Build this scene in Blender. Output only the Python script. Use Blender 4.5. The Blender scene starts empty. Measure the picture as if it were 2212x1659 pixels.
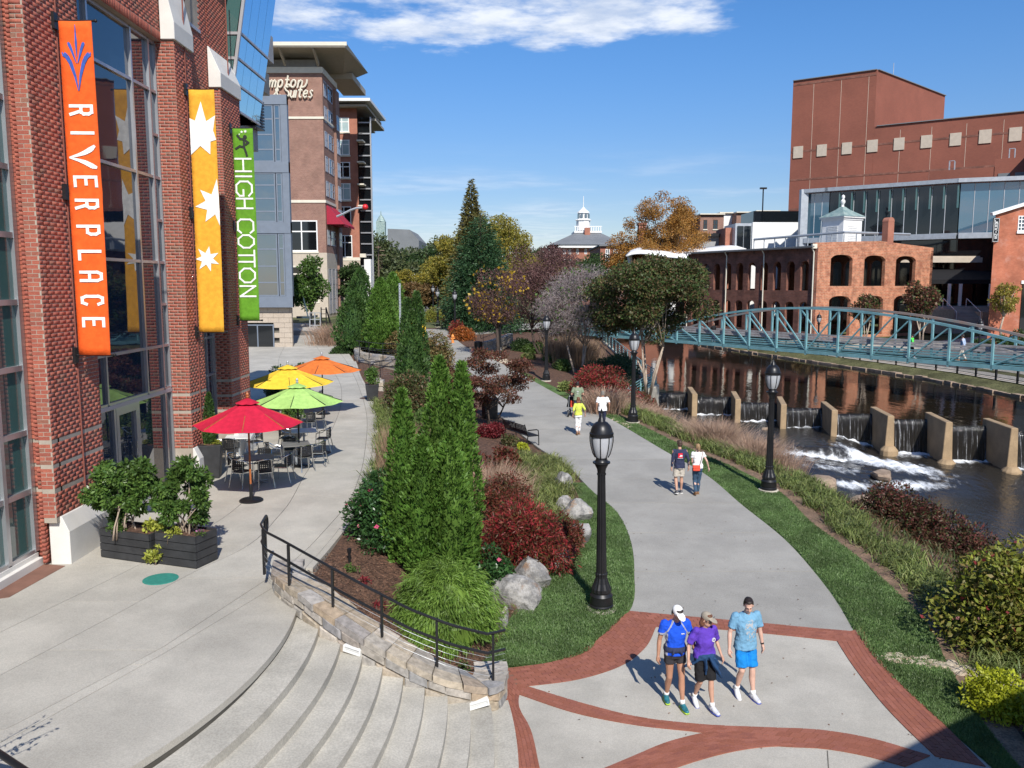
import bpy,math,random
import numpy as np
from mathutils import Vector,Matrix
R = math.radians
random.seed(7); RNG = np.random.default_rng(7)
scene = bpy.context.scene
COL = scene.collection
# ------------------------------------------------------------------ camera
CAM_H,PITCH,FOC,CU,CV = 7.2,R(6.87),1788.0,1106.0,829.5
cd = bpy.data.cameras.new('camera'); cam = bpy.data.objects.new('camera', cd); COL.objects.link(cam)
cam.location = (0,0,CAM_H); cam.rotation_euler = (R(90) - PITCH,0,0)
cd.sensor_width = 36; cd.lens = 36 * FOC / 2212; cd.clip_start = 0.05; cd.clip_end = 6000
scene.camera = cam
# ------------------------------------------------------------------ sun, sky, exposure
SUN_EL,SUN_ROT = R(41.5),R(167.5)
sv = Vector((math.cos(SUN_EL) * math.sin(SUN_ROT),math.cos(SUN_EL) * math.cos(SUN_ROT),math.sin(SUN_EL)))
sl = bpy.data.lights.new('sun', 'SUN'); sl.energy = 4.3; sl.angle = R(0.53); sl.color = (1,.955,.88)
so = bpy.data.objects.new('sun', sl); COL.objects.link(so); so.rotation_euler = sv.to_track_quat('Z', 'Y').to_euler()
so.location = (30,-60,80)
w = bpy.data.worlds.new('World'); scene.world = w; w.use_nodes = True
nt = w.node_tree; nt.nodes.clear()
N = lambda t, **k: _setn(nt.nodes.new(t),k)
def _setn(n,k):
 for a,b in k.items(): setattr(n,a,b)
 return n
out = N('ShaderNodeOutputWorld'); bg = N('ShaderNodeBackground'); sky = N('ShaderNodeTexSky')
sky.sky_type = 'NISHITA'; sky.sun_disc = False; sky.sun_elevation = SUN_EL; sky.sun_rotation = SUN_ROT
sky.altitude = 300; sky.air_density = 1.0; sky.dust_density = 0.1; sky.ozone_density = 3.0
bg.inputs[1].default_value = 0.115
tc = N('ShaderNodeTexCoord'); sep = N('ShaderNodeSeparateXYZ'); nt.links.new(tc.outputs['Generated'],sep.inputs[0])
def M(op,a,b=None,c=None,clamp=False,t=None):
 t = t or nt
 n = t.nodes.new('ShaderNodeMath'); n.operation = op; n.use_clamp = clamp
 for i,v in enumerate((a,b,c)):
  if v is None: continue
  if isinstance(v,(int,float)): n.inputs[i].default_value = v
  else: t.links.new(v,n.inputs[i])
 return n.outputs[0]
# clouds on a flat layer high above: direction / height
zc = M('MAXIMUM', sep.outputs[2],0.03)
px = M('DIVIDE', sep.outputs[0],zc); py = M('DIVIDE', sep.outputs[1],zc)
cmb = N('ShaderNodeCombineXYZ'); nt.links.new(px,cmb.inputs[0]); nt.links.new(py,cmb.inputs[1])
def noise(vec,scale,detail,rough,off,t=None):
 t = t or nt
 mp = t.nodes.new('ShaderNodeMapping'); mp.inputs['Location'].default_value = off; t.links.new(vec,mp.inputs[0])
 n = t.nodes.new('ShaderNodeTexNoise'); n.inputs['Scale'].default_value = scale; n.inputs['Detail'].default_value = detail
 n.inputs['Roughness'].default_value = rough; t.links.new(mp.outputs[0],n.inputs['Vector']); return n.outputs['Fac']
def maprange(v,a,b,c=0,d=1,t=None):
 t = t or nt
 n = t.nodes.new('ShaderNodeMapRange'); n.clamp = True; n.interpolation_type = 'SMOOTHSTEP'; t.links.new(v,n.inputs[0])
 for i,x in enumerate((a,b,c,d)): n.inputs[i + 1].default_value = x
 return n.outputs[0]
# puffy cloud bank: a patch of the layer at (cx, cy) plus unseen broken cover added behind the camera for white fill light
fine = noise(cmb.outputs[0],1.9,9,.60,(3.1,1.7,0))
dx = M('DIVIDE', M('SUBTRACT', px,-0.10),1.30); dy = M('DIVIDE', M('SUBTRACT', py,3.05),1.05)
rr = M('SQRT', M('ADD', M('MULTIPLY', dx,dx),M('MULTIPLY', dy,dy)))
blob = maprange(rr,.45,1.15,1,0)
big = noise(cmb.outputs[0],.33,3,.5,(9.2,4.4,0))
cover = M('MAXIMUM', blob,M('MULTIPLY', maprange(big,.44,.56),maprange(sep.outputs[1],.35,-.15)))
puff = maprange(M('ADD', fine,M('MULTIPLY', M('SUBTRACT', cover,1.0),.42)),.38,.60)
# low wispy streaks near the horizon
mp2 = N('ShaderNodeMapping'); mp2.inputs['Scale'].default_value = (2.2,2.2,24); nt.links.new(tc.outputs['Generated'],mp2.inputs[0])
wis = noise(mp2.outputs[0],1.6,6,.58,(0,0,2.3))
wisp = M('MULTIPLY', maprange(wis,.48,.72),M('MULTIPLY', maprange(sep.outputs[2],.015,.06),maprange(sep.outputs[2],.17,.10)))
mask = M('MULTIPLY', M('ADD', M('MULTIPLY', puff,.93),M('MULTIPLY', wisp,.30),clamp=True),maprange(sep.outputs[2],0.0,.03))
shade = noise(cmb.outputs[0],2.6,6,.6,(3.1,1.62,0))
ccol = N('ShaderNodeMix', data_type='RGBA'); nt.links.new(maprange(shade,.35,.62),ccol.inputs[0])
ccol.inputs[6].default_value = (4.0,4.7,6.0,1); ccol.inputs[7].default_value = (6.6,6.9,7.4,1)
hs = N('ShaderNodeHueSaturation'); hs.inputs['Saturation'].default_value = 1.18; hs.inputs['Value'].default_value = 1.0
dim = N('ShaderNodeVectorMath', operation='MULTIPLY'); nt.links.new(sky.outputs[0],dim.inputs[0])
tint = N('ShaderNodeMix', data_type='RGBA'); nt.links.new(maprange(sep.outputs[2],0.0,.32),tint.inputs[0]); tint.inputs[6].default_value = (.62,.58,.62,1); tint.inputs[7].default_value = (.80,.86,.98,1)
nt.links.new(tint.outputs[2],dim.inputs[1]); nt.links.new(dim.outputs[0],hs.inputs['Color'])
mx = N('ShaderNodeMix', data_type='RGBA'); nt.links.new(mask,mx.inputs[0]); nt.links.new(hs.outputs[0],mx.inputs[6]); nt.links.new(ccol.outputs[2],mx.inputs[7])
nt.links.new(mx.outputs[2],bg.inputs[0]); nt.links.new(bg.outputs[0],out.inputs[0])
vs = scene.view_settings
scene.display_settings.display_device = 'sRGB'
vs.view_transform = 'Standard'; vs.look = 'None'; vs.gamma = 1; vs.use_curve_mapping = False; vs.exposure = 0.35
scene.render.engine = 'CYCLES'
scene.cycles.max_bounces = 6; scene.cycles.diffuse_bounces = 3; scene.cycles.glossy_bounces = 3
scene.cycles.transmission_bounces = 4; scene.cycles.transparent_max_bounces = 8
scene.cycles.use_denoising = True
# ------------------------------------------------------------------ helpers
def Pz(u,v,z):
 """where the sight line through a point of the photograph meets the level z"""
 x = (u - CU) / FOC; y = (CV - v) / FOC
 dy_ = math.cos(PITCH) + y * math.sin(PITCH); dz = -math.sin(PITCH) + y * math.cos(PITCH)
 t = (z - CAM_H) / dz
 return Vector((t * x,t * dy_,z))
def zp(y): return float(np.interp(y,[0,17.4,27,40,55,85,110,200],[0,0,.3,.7,.9,2.3,2.8,3.2]))
def zt(y): return float(np.interp(y,[0,55,85,110],[1.5,1.5,2.3,2.7]))
def G(u,v,off=0.0):
 z = 0.0
 for _ in range(40):
  p = Pz(u,v,z + off); z = zp(p.y)
 return p
def zat(v,y):
 a = math.atan((CV - v) / FOC) - PITCH
 return CAM_H + math.tan(a) * y
def wloc(o):
 l = Vector((0,0,0))
 while o is not None: l += o.location; o = o.parent
 return l
class MB:
 def __init__(s): s.v = []; s.f = []; s.m = []; s.mi = 0
 def add(s,vs,fs):
  b = len(s.v); s.v += [tuple(p) for p in vs]; s.f += [tuple(i + b for i in f) for f in fs]; s.m += [s.mi] * len(fs); return s
 def box(s,x0,y0,z0,x1,y1,z1):
  return s.add([(x0,y0,z0),(x1,y0,z0),(x1,y1,z0),(x0,y1,z0),(x0,y0,z1),(x1,y0,z1),(x1,y1,z1),(x0,y1,z1)],
      [(0,3,2,1),(4,5,6,7),(0,1,5,4),(1,2,6,5),(2,3,7,6),(3,0,4,7)])
 def obox(s,c,a,b,n):
  """box at c with half-axis vectors a,b,n"""
  c,a,b,n = map(Vector,(c,a,b,n)); vs = [c + sx * a + sy * b + sz * n for sz in (-1,1) for sx,sy in ((-1,-1),(1,-1),(1,1),(-1,1))]
  return s.add(vs,[(0,3,2,1),(4,5,6,7),(0,1,5,4),(1,2,6,5),(2,3,7,6),(3,0,4,7)])
 def bar(s,p,q,w,h=None,up=(0,0,1)):
  p,q = Vector(p),Vector(q); d = q - p; L = d.length; d /= L; h = h or w
  up = Vector(up)
  if abs(d.dot(up)) > .98: up = Vector((0,1,0))
  sd = d.cross(up).normalized(); u2 = sd.cross(d)
  return s.obox((p + q) / 2,d * L / 2,sd * w / 2,u2 * h / 2)
 def tube(s,pts,r,n=8,caps=True):
  pts = [Vector(p) for p in pts]; k = len(pts); rs = r if hasattr(r, '__len__') else [r] * k
  b = len(s.v); prev = None
  for i,p in enumerate(pts):
   d = (pts[min(i + 1,k - 1)] - pts[max(i - 1,0)]).normalized()
   if prev is None:
    a = Vector((0,0,1)) if abs(d.z) < .9 else Vector((1,0,0)); x = d.cross(a).normalized()
   else: x = (prev - d * prev.dot(d)).normalized()
   y = d.cross(x); prev = x; rr_ = rs[i]; rx,ry = rr_ if hasattr(rr_, '__len__') else (rr_,rr_)
   for j in range(n):
    t = 2 * math.pi * j / n; s.v.append(tuple(p + x * rx * math.cos(t) + y * ry * math.sin(t)))
  for i in range(k - 1):
   for j in range(n):
    s.f.append((b + i * n + j,b + i * n + (j + 1) % n,b + (i + 1) * n + (j + 1) % n,b + (i + 1) * n + j)); s.m.append(s.mi)
  if caps:
   s.f.append(tuple(b + j for j in reversed(range(n)))); s.f.append(tuple(b + (k - 1) * n + j for j in range(n))); s.m += [s.mi] * 2
  return s
 def lathe(s,prof,n=16,c=(0,0,0),flute=0,fn=0):
  b = len(s.v); k = len(prof)
  for r,z in prof:
   for j in range(n):
    t = 2 * math.pi * j / n; q = r * (1 - flute * (j % 2)) if flute else r
    s.v.append((c[0] + q * math.cos(t),c[1] + q * math.sin(t),c[2] + z))
  for i in range(k - 1):
   for j in range(n):
    s.f.append((b + i * n + j,b + i * n + (j + 1) % n,b + (i + 1) * n + (j + 1) % n,b + (i + 1) * n + j)); s.m.append(s.mi)
  s.f.append(tuple(b + j for j in reversed(range(n)))); s.f.append(tuple(b + (k - 1) * n + j for j in range(n))); s.m += [s.mi] * 2
  return s
 def prism(s,poly,z0,z1):
  n = len(poly); f0 = z0 if callable(z0) else (lambda x,y: z0); f1 = z1 if callable(z1) else (lambda x,y: z1)
  area = sum(poly[i][0] * poly[(i + 1) % n][1] - poly[(i + 1) % n][0] * poly[i][1] for i in range(n))
  if area < 0: poly = poly[::-1]
  vs = [(p[0],p[1],f0(p[0],p[1])) for p in poly] + [(p[0],p[1],f1(p[0],p[1])) for p in poly]
  return s.add(vs,[tuple(reversed(range(n))),tuple(range(n,2 * n))] + [(i,(i + 1) % n,n + (i + 1) % n,n + i) for i in range(n)])
 def strip(s,A,B,up=True):
  """sheet between two polylines"""
  n = len(A); return s.add(list(A) + list(B),[(i,i + 1,n + i + 1,n + i) for i in range(n - 1)])
 def ball(s,c,r,n=10,k=7):
  rx,ry,rz = r if hasattr(r, '__len__') else (r,r,r); b = len(s.v)
  vs = [(c[0],c[1],c[2] - rz)]
  for i in range(1,k):
   a = -math.pi / 2 + math.pi * i / k
   for j in range(n):
    t = 2 * math.pi * j / n; vs.append((c[0] + rx * math.cos(a) * math.cos(t),c[1] + ry * math.cos(a) * math.sin(t),c[2] + rz * math.sin(a)))
  vs.append((c[0],c[1],c[2] + rz)); fs = []
  for j in range(n): fs.append((0,1 + (j + 1) % n,1 + j)); fs.append((len(vs) - 1,1 + (k - 2) * n + j,1 + (k - 2) * n + (j + 1) % n))
  for i in range(k - 2):
   for j in range(n): fs.append((1 + i * n + j,1 + i * n + (j + 1) % n,1 + (i + 1) * n + (j + 1) % n,1 + (i + 1) * n + j))
  return s.add(vs,fs)
 def mesh(s,name,mats):
  me = bpy.data.meshes.new(name); me.from_pydata(s.v,[],s.f)
  for m in (mats if isinstance(mats,(list,tuple)) else [mats]): me.materials.append(m)
  if any(s.m): me.polygons.foreach_set('material_index', s.m)
  return me
 def build(s,name,mats,parent=None,smooth=False,world=True,bevel=0,loc=None):
  o = bpy.data.objects.new(name,s.mesh(name,mats)); COL.objects.link(o)
  if smooth:
   o.data.polygons.foreach_set('use_smooth', [True] * len(o.data.polygons))
   if smooth != 'all':
    try: o.data.set_sharp_from_angle(angle=R(40))
    except Exception: pass
  if parent is not None:
   o.parent = parent
   if world: o.location = -wloc(parent)
  if bevel:
   b = o.modifiers.new('bevel', 'BEVEL'); b.width = bevel; b.segments = 1; b.limit_method = 'ANGLE'
  return o
def np_obj(name,V,F,mats,parent=None,mi=None,smooth=False):
 me = bpy.data.meshes.new(name); V = np.asarray(V,np.float32); F = np.asarray(F,np.int32); k = F.shape[1]
 me.vertices.add(len(V)); me.vertices.foreach_set('co', V.ravel()); me.loops.add(F.size); me.loops.foreach_set('vertex_index', F.ravel())
 me.polygons.add(len(F)); me.polygons.foreach_set('loop_start', np.arange(0,F.size,k,dtype=np.int32))
 try: me.polygons.foreach_set('loop_total', np.full(len(F),k,np.int32))
 except Exception: pass
 for m in (mats if isinstance(mats,(list,tuple)) else [mats]): me.materials.append(m)
 if mi is not None: me.polygons.foreach_set('material_index', np.asarray(mi,np.int32))
 if smooth: me.polygons.foreach_set('use_smooth', np.ones(len(F),bool))
 me.update(calc_edges=True)
 o = bpy.data.objects.new(name,me); COL.objects.link(o)
 if parent is not None: o.parent = parent; o.location = -wloc(parent)
 return o
def tag(o,label,cat,group=None):
 o['label'] = label; o['category'] = cat
 if group: o['group'] = group
 return o
def thing(name,label,cat,loc=(0,0,0),rz=0,group=None):
 o = bpy.data.objects.new(name,None); COL.objects.link(o); o.empty_display_size = .3
 o.location = loc; o.rotation_euler = (0,0,rz); return tag(o,label,cat,group)
def kind(o,k='structure'): o['kind'] = k; return o
def copy_tree(o,parent=None,loc=None,rz=None,label=None,scale=None):
 c = o.copy(); COL.objects.link(c)
 if parent is not None: c.parent = parent
 if loc is not None: c.location = loc
 if rz is not None: c.rotation_euler = (0,0,rz)
 if label: c['label'] = label
 if scale: c.scale = scale
 for ch in list(o.children): copy_tree(ch,c)
 return c
# ------------------------------------------------------------------ materials
def newmat(name):
 m = bpy.data.materials.new(name); m.use_nodes = True; t = m.node_tree; b = t.nodes['Principled BSDF']; return m,t,b
def rgba(c): return (c[0],c[1],c[2],1)
def mixcol(t,fac,a,b):
 n = t.nodes.new('ShaderNodeMix'); n.data_type = 'RGBA'
 if isinstance(fac,(int,float)): n.inputs[0].default_value = fac
 else: t.links.new(fac,n.inputs[0])
 for i,v in ((6,a),(7,b)):
  if isinstance(v,(tuple,list)): n.inputs[i].default_value = rgba(v)
  else: t.links.new(v,n.inputs[i])
 return n.outputs[2]
def bumpn(t,b,h,strength,dist=.02):
 n = t.nodes.new('ShaderNodeBump'); n.inputs['Strength'].default_value = strength; n.inputs['Distance'].default_value = dist
 t.links.new(h,n.inputs['Height']); t.links.new(n.outputs[0],b.inputs['Normal'])
def mat(name,col,rough=.7,metal=0,var=.18,scale=2.0,col2=None,bump=0,bscale=40,grain=.0,gscale=90,spec=.5,stain=0):
 m,t,b = newmat(name); pos = t.nodes.new('ShaderNodeNewGeometry').outputs['Position']
 c2 = col2 or tuple(min(1,x * (1 + var)) for x in col); c1 = tuple(x * (1 - var) for x in col)
 f = maprange(noise(pos,scale,5,.6,(0,0,0),t),.3,.7,t=t)
 c = mixcol(t,f,c1,c2)
 if stain:
  g = maprange(noise(pos,.33,6,.68,(3,8,2),t),.3,.7,1 - stain,1 + stain * .7,t=t); mm = t.nodes.new('ShaderNodeVectorMath'); mm.operation = 'SCALE'; t.links.new(c,mm.inputs[0]); t.links.new(g,mm.inputs['Scale']); c = mm.outputs[0]
  g = maprange(noise(pos,4.3,5,.7,(1,8,5),t),.62,.72,1,1 - stain,t=t); mm = t.nodes.new('ShaderNodeVectorMath'); mm.operation = 'SCALE'; t.links.new(c,mm.inputs[0]); t.links.new(g,mm.inputs['Scale']); c = mm.outputs[0]
  oi = t.nodes.new('ShaderNodeObjectInfo').outputs['Random']; g = maprange(oi,0,1,.955,1.045,t=t); mm = t.nodes.new('ShaderNodeVectorMath'); mm.operation = 'SCALE'; t.links.new(c,mm.inputs[0]); t.links.new(g,mm.inputs['Scale']); c = mm.outputs[0]
 if grain:
  g = maprange(noise(pos,gscale,3,.6,(5,1,2),t),.35,.65,1 - grain,1 + grain,t=t)
  mm = t.nodes.new('ShaderNodeVectorMath'); mm.operation = 'SCALE'; t.links.new(c,mm.inputs[0]); t.links.new(g,mm.inputs['Scale']); c = mm.outputs[0]
 t.links.new(c,b.inputs['Base Color']); b.inputs['Roughness'].default_value = rough; b.inputs['Metallic'].default_value = metal
 b.inputs['Specular IOR Level'].default_value = spec
 if bump: bumpn(t,b,noise(pos,bscale,5,.6,(1,2,3),t),bump)
 return m
def leafmat(name,cols,trans=.28,rough=.5,pos_var=0.0):
 m,t,b = newmat(name); g = t.nodes.new('ShaderNodeNewGeometry'); cr = t.nodes.new('ShaderNodeValToRGB')
 e = cr.color_ramp.elements; n = len(cols)
 while len(e) < n: e.new(1)
 for i,c in enumerate(cols): e[i].position = i / max(1,n - 1) if n > 1 else 0; e[i].color = rgba(c)
 t.links.new(g.outputs['Random Per Island'],cr.inputs[0])
 pn = maprange(noise(g.outputs['Position'],1.3,3,.5,(0,0,0),t),.3,.7,.72,1.28,t=t)
 sc = t.nodes.new('ShaderNodeVectorMath'); sc.operation = 'SCALE'; t.links.new(cr.outputs[0],sc.inputs[0]); t.links.new(pn,sc.inputs['Scale'])
 t.links.new(sc.outputs[0],b.inputs['Base Color']); b.inputs['Roughness'].default_value = rough; b.inputs['Specular IOR Level'].default_value = .35
 tr = t.nodes.new('ShaderNodeBsdfTranslucent'); t.links.new(sc.outputs[0],tr.inputs[0])
 ms = t.nodes.new('ShaderNodeMixShader'); ms.inputs[0].default_value = trans
 t.links.new(b.outputs[0],ms.inputs[1]); t.links.new(tr.outputs[0],ms.inputs[2]); t.links.new(ms.outputs[0],t.nodes['Material Output'].inputs[0])
 return m
def islandmat(name,cols,rough=.8,bump=.3,bscale=30,grain=.15,gscale=60):
 """one colour per separate piece: bricks,stones,slabs"""
 m,t,b = newmat(name); g = t.nodes.new('ShaderNodeNewGeometry'); oi = t.nodes.new('ShaderNodeObjectInfo'); cr = t.nodes.new('ShaderNodeValToRGB')
 e = cr.color_ramp.elements; n = len(cols)
 while len(e) < n: e.new(1)
 for i,c in enumerate(cols): e[i].position = i / max(1,n - 1); e[i].color = rgba(c)
 f = M('FRACT', M('ADD', g.outputs['Random Per Island'],oi.outputs['Random'],t=t),t=t)
 t.links.new(f,cr.inputs[0])
 gn = maprange(noise(g.outputs['Position'],gscale,4,.65,(0,0,0),t),.3,.7,1 - grain,1 + grain,t=t)
 sc = t.nodes.new('ShaderNodeVectorMath'); sc.operation = 'SCALE'; t.links.new(cr.outputs[0],sc.inputs[0]); t.links.new(gn,sc.inputs['Scale'])
 t.links.new(sc.outputs[0],b.inputs['Base Color']); b.inputs['Roughness'].default_value = rough
 if bump: bumpn(t,b,noise(g.outputs['Position'],bscale,5,.6,(1,2,3),t),bump)
 return m
def wallcoord(t):
 g = t.nodes.new('ShaderNodeNewGeometry')
 c = t.nodes.new('ShaderNodeVectorMath'); c.operation = 'CROSS_PRODUCT'; t.links.new(g.outputs['True Normal'],c.inputs[0]); c.inputs[1].default_value = (0,0,1)
 d = t.nodes.new('ShaderNodeVectorMath'); d.operation = 'DOT_PRODUCT'; t.links.new(c.outputs[0],d.inputs[0]); t.links.new(g.outputs['Position'],d.inputs[1])
 s = t.nodes.new('ShaderNodeSeparateXYZ'); t.links.new(g.outputs['Position'],s.inputs[0])
 k = t.nodes.new('ShaderNodeCombineXYZ'); t.links.new(d.outputs['Value'],k.inputs[0]); t.links.new(s.outputs[2],k.inputs[1]); return k.outputs[0],g.outputs['Position']
def brickmat(name,c1,c2,mortar,bw=.24,bh=.085,mort=.012,var=.25,rough=.85,vscale=.6,stain=None):
 m,t,b = newmat(name); uv,pos = wallcoord(t)
 br = t.nodes.new('ShaderNodeTexBrick'); t.links.new(uv,br.inputs['Vector']); br.inputs['Color1'].default_value = rgba(c1); br.inputs['Color2'].default_value = rgba(c2); br.inputs['Mortar'].default_value = rgba(mortar)
 br.inputs['Scale'].default_value = 1; br.inputs['Mortar Size'].default_value = mort; br.inputs['Brick Width'].default_value = bw; br.inputs['Row Height'].default_value = bh; br.inputs['Mortar Smooth'].default_value = .2
 f = maprange(noise(pos,vscale,6,.65,(0,0,0),t),.3,.7,1 - var,1 + var,t=t)
 sc = t.nodes.new('ShaderNodeVectorMath'); sc.operation = 'SCALE'; t.links.new(br.outputs[0],sc.inputs[0]); t.links.new(f,sc.inputs['Scale']); c = sc.outputs[0]
 if stain: c = mixcol(t,maprange(noise(pos,.9,6,.7,(7,3,1),t),.52,.72,0,.75,t=t),c,stain)
 t.links.new(c,b.inputs['Base Color']); b.inputs['Roughness'].default_value = rough
 bumpn(t,b,br.outputs['Fac'],-.3,.01); return m
def glassmat(name,col=(.012,.02,.024),rough=.03,spec=1.0,ior=1.7,wob=0.0):
 m,t,b = newmat(name); b.inputs['Base Color'].default_value = rgba(col); b.inputs['Roughness'].default_value = rough
 b.inputs['Specular IOR Level'].default_value = spec; b.inputs['IOR'].default_value = ior
 if wob:
  pos = t.nodes.new('ShaderNodeNewGeometry').outputs['Position']; bumpn(t,b,noise(pos,.8,2,.5,(0,0,0),t),wob,.05)
 return m
MT = {}
MT['concrete'] = mat('concrete', (.42,.395,.345),.85,var=.10,scale=.9,stain=.10,grain=.10,gscale=55,bump=.15,bscale=60)
MT['concrete_step'] = mat('concrete_step', (.44,.415,.36),.85,var=.14,stain=.10,scale=1.1,grain=.12,gscale=35,bump=.2,bscale=50)
MT['path'] = mat('path_concrete', (.325,.312,.283),.88,var=.08,scale=.9,stain=.08,grain=.12,gscale=50,bump=.15,bscale=70)
MT['joint'] = mat('joint', (.13,.12,.10),.9)
MT['asphalt'] = mat('asphalt', (.10,.10,.105),.9,var=.2,grain=.2)
MT['mulch'] = mat('mulch', (.10,.052,.032),.95,var=.45,scale=7,grain=.5,gscale=22,bump=.9,bscale=26)
MT['dirt'] = mat('dirt', (.20,.13,.085),.95,var=.3,scale=2.5,grain=.3,gscale=30,bump=.5,bscale=25)
MT['lawn'] = mat('lawn', (.095,.155,.05),.95,var=.35,scale=1.2,grain=.45,gscale=38,bump=.8,bscale=60,spec=.2)
MT['lawnfar'] = mat('lawnfar', (.10,.10,.045),.95,var=.4,scale=.6,grain=.4,gscale=9,spec=.2)
MT['ground'] = mat('ground', (.09,.10,.045),.95,var=.4,scale=.05,grain=.3,gscale=.6,spec=.2)
MT['paver'] = islandmat('paver', [(.25,.085,.052),(.30,.105,.065),(.27,.095,.062),(.33,.12,.08),(.235,.08,.055)],.85,.2,60,.12,40)
MT['paver_joint'] = mat('paver_joint', (.20,.10,.07),.9)
MT['brick'] = islandmat('brick', [(.29,.075,.050),(.36,.10,.064),(.32,.085,.055),(.39,.12,.076),(.25,.07,.05),(.34,.09,.058),(.24,.11,.075)],.82,.35,50,.16,35)
MT['mortar'] = mat('mortar', (.36,.31,.255),.92,var=.12)
MT['brickdark'] = islandmat('brickdark', [(.19,.058,.042),(.22,.07,.05),(.17,.05,.04)],.85)
MT['white'] = mat('white_paint', (.78,.78,.76),.55,var=.05)
MT['cap'] = mat('cast_stone', (.66,.64,.60),.8,var=.06,scale=1.5,grain=.05)
MT['alu'] = mat('aluminium', (.52,.53,.55),.38,.75,var=.05)
MT['alu_grey'] = mat('window_frame', (.42,.42,.46),.45,.25,var=.05)
MT['chrome'] = mat('polished_metal', (.72,.73,.74),.2,1.0,var=.04)
MT['black'] = mat('black_metal', (.018,.018,.02),.38,.3,var=.2)
MT['blackpl'] = mat('black_plastic', (.02,.02,.021),.5,var=.2)
MT['planter'] = mat('planter', (.030,.031,.034),.55,var=.25,scale=4)
MT['teal'] = mat('bridge_paint', (.20,.40,.43),.5,.1,var=.14,scale=1.5)
MT['rust'] = mat('bridge_paint_worn', (.29,.36,.36),.6,.1,var=.2,scale=.8,col2=(.36,.24,.19))
MT['deck'] = mat('weathered_wood', (.36,.335,.33),.85,var=.2,scale=3)
MT['glass'] = glassmat('glass', (.010,.022,.045),.02,wob=.05)
MT['glass_teal'] = glassmat('glass_teal', (.055,.125,.12),.02,ior=1.55,wob=.05)
MT['glass_blue'] = glassmat('glass_blue', (.34,.66,.92),.02,wob=.03); MT['glass_blue'].node_tree.nodes['Principled BSDF'].inputs['Metallic'].default_value = .85
MT['glass_grey'] = glassmat('glass_grey', (.055,.085,.105),.04,ior=1.9,wob=.06)
MT['glass_dark'] = glassmat('glass_dark', (.006,.008,.010),.05,ior=1.45)
MT['glass_light'] = mat('curtained_glass', (.34,.44,.45),.15,var=.2,scale=.5,spec=.8)
MT['sky_glass'] = glassmat('lobby_glass', (.045,.105,.15),.03,ior=1.8,wob=.04)
MT['blueclad'] = mat('blue_cladding', (.175,.205,.25),.5,.2,var=.06)
MT['stonebase'] = islandmat('stone_block', [(.42,.35,.28),(.45,.38,.305),(.40,.335,.27)],.85,.25,20,.1,12)
MT['limestone'] = mat('limestone', (.50,.43,.345),.85,var=.06)
MT['cream'] = mat('cream_trim', (.68,.63,.52),.7,var=.05)
MT['roofedge'] = mat('roof_soffit', (.42,.38,.31),.75,var=.06)
MT['greywall'] = mat('grey_panel', (.33,.335,.345),.7,var=.08)
MT['hotelbrick'] = brickmat('hotel_brick', (.20,.078,.056),(.27,.125,.088),(.34,.27,.22),.3,.1,.013,.15)
MT['redbrick'] = brickmat('red_brick', (.32,.10,.062),(.36,.125,.075),(.36,.22,.16),.25,.085,.01,.15)
MT['theatre'] = brickmat('theatre_brick', (.235,.072,.045),(.265,.085,.052),(.20,.085,.062),.3,.1,.012,.13,vscale=.12)
MT['ruinlight'] = brickmat('mill_brick', (.40,.13,.065),(.50,.20,.105),(.42,.29,.20),.5,.17,.02,.3,vscale=1.6,stain=(.27,.085,.05))
MT['ruindark'] = brickmat('old_mill_brick', (.17,.062,.042),(.22,.085,.057),(.17,.11,.085),.5,.17,.014,.35,vscale=.8,stain=(.12,.06,.05))
MT['larkbrick'] = brickmat('painted_brick', (.36,.095,.045),(.42,.13,.065),(.38,.16,.10),.25,.085,.012,.25,vscale=.5,stain=(.46,.22,.16))
MT['stonewall'] = islandmat('field_stone', [(.36,.31,.245),(.27,.265,.26),(.42,.36,.28),(.33,.27,.20),(.46,.41,.35),(.24,.24,.25),(.38,.29,.20)],.85,.5,14,.25,9)
MT['stonemortar'] = mat('stone_mortar', (.37,.31,.23),.95,var=.15,scale=5,bump=.4)
MT['boulder'],t,b = newmat('boulder'); _p = t.nodes.new('ShaderNodeNewGeometry').outputs['Position']
_c = mixcol(t,maprange(noise(_p,3.2,6,.7,(0,0,0),t),.40,.60,t=t),(.19,.185,.18),(.40,.385,.365)); _c = mixcol(t,maprange(noise(_p,1.7,5,.65,(4,2,7),t),.54,.64,0,.8,t=t),_c,(.27,.155,.085))
_c = mixcol(t,maprange(noise(_p,26,4,.7,(1,5,2),t),.52,.68,0,.55,t=t),_c,(.12,.115,.11)); t.links.new(_c,b.inputs['Base Color']); b.inputs['Roughness'].default_value = .9; bumpn(t,b,noise(_p,7,6,.7,(1,2,3),t),1.0,.06)
MT['riverrock'] = mat('river_rock', (.30,.215,.15),.85,var=.3,scale=1.0,col2=(.40,.30,.22),bump=.8,bscale=5,grain=.2,gscale=16)
MT['pier'] = mat('pier_concrete', (.34,.24,.14),.85,var=.15,scale=1.2,grain=.12,gscale=30,bump=.3,bscale=25)
MT['abut'] = mat('abutment', (.44,.40,.33),.9,var=.2,scale=.9,grain=.1,gscale=12)
MT['bark'] = mat('bark', (.16,.115,.085),.95,var=.3,scale=6,bump=.7,bscale=25)
MT['barkpale'] = mat('bark_pale', (.38,.30,.23),.85,var=.25,scale=4,bump=.4,bscale=15)
MT['barkdark'] = mat('bark_dark', (.055,.04,.032),.95,var=.3,scale=6)
MT['slate'] = mat('slate_roof', (.17,.18,.19),.8,var=.1,scale=.3)
MT['copper'] = mat('green_copper', (.22,.34,.33),.6,.2,var=.2,scale=1.5,col2=(.36,.44,.40))
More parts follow.
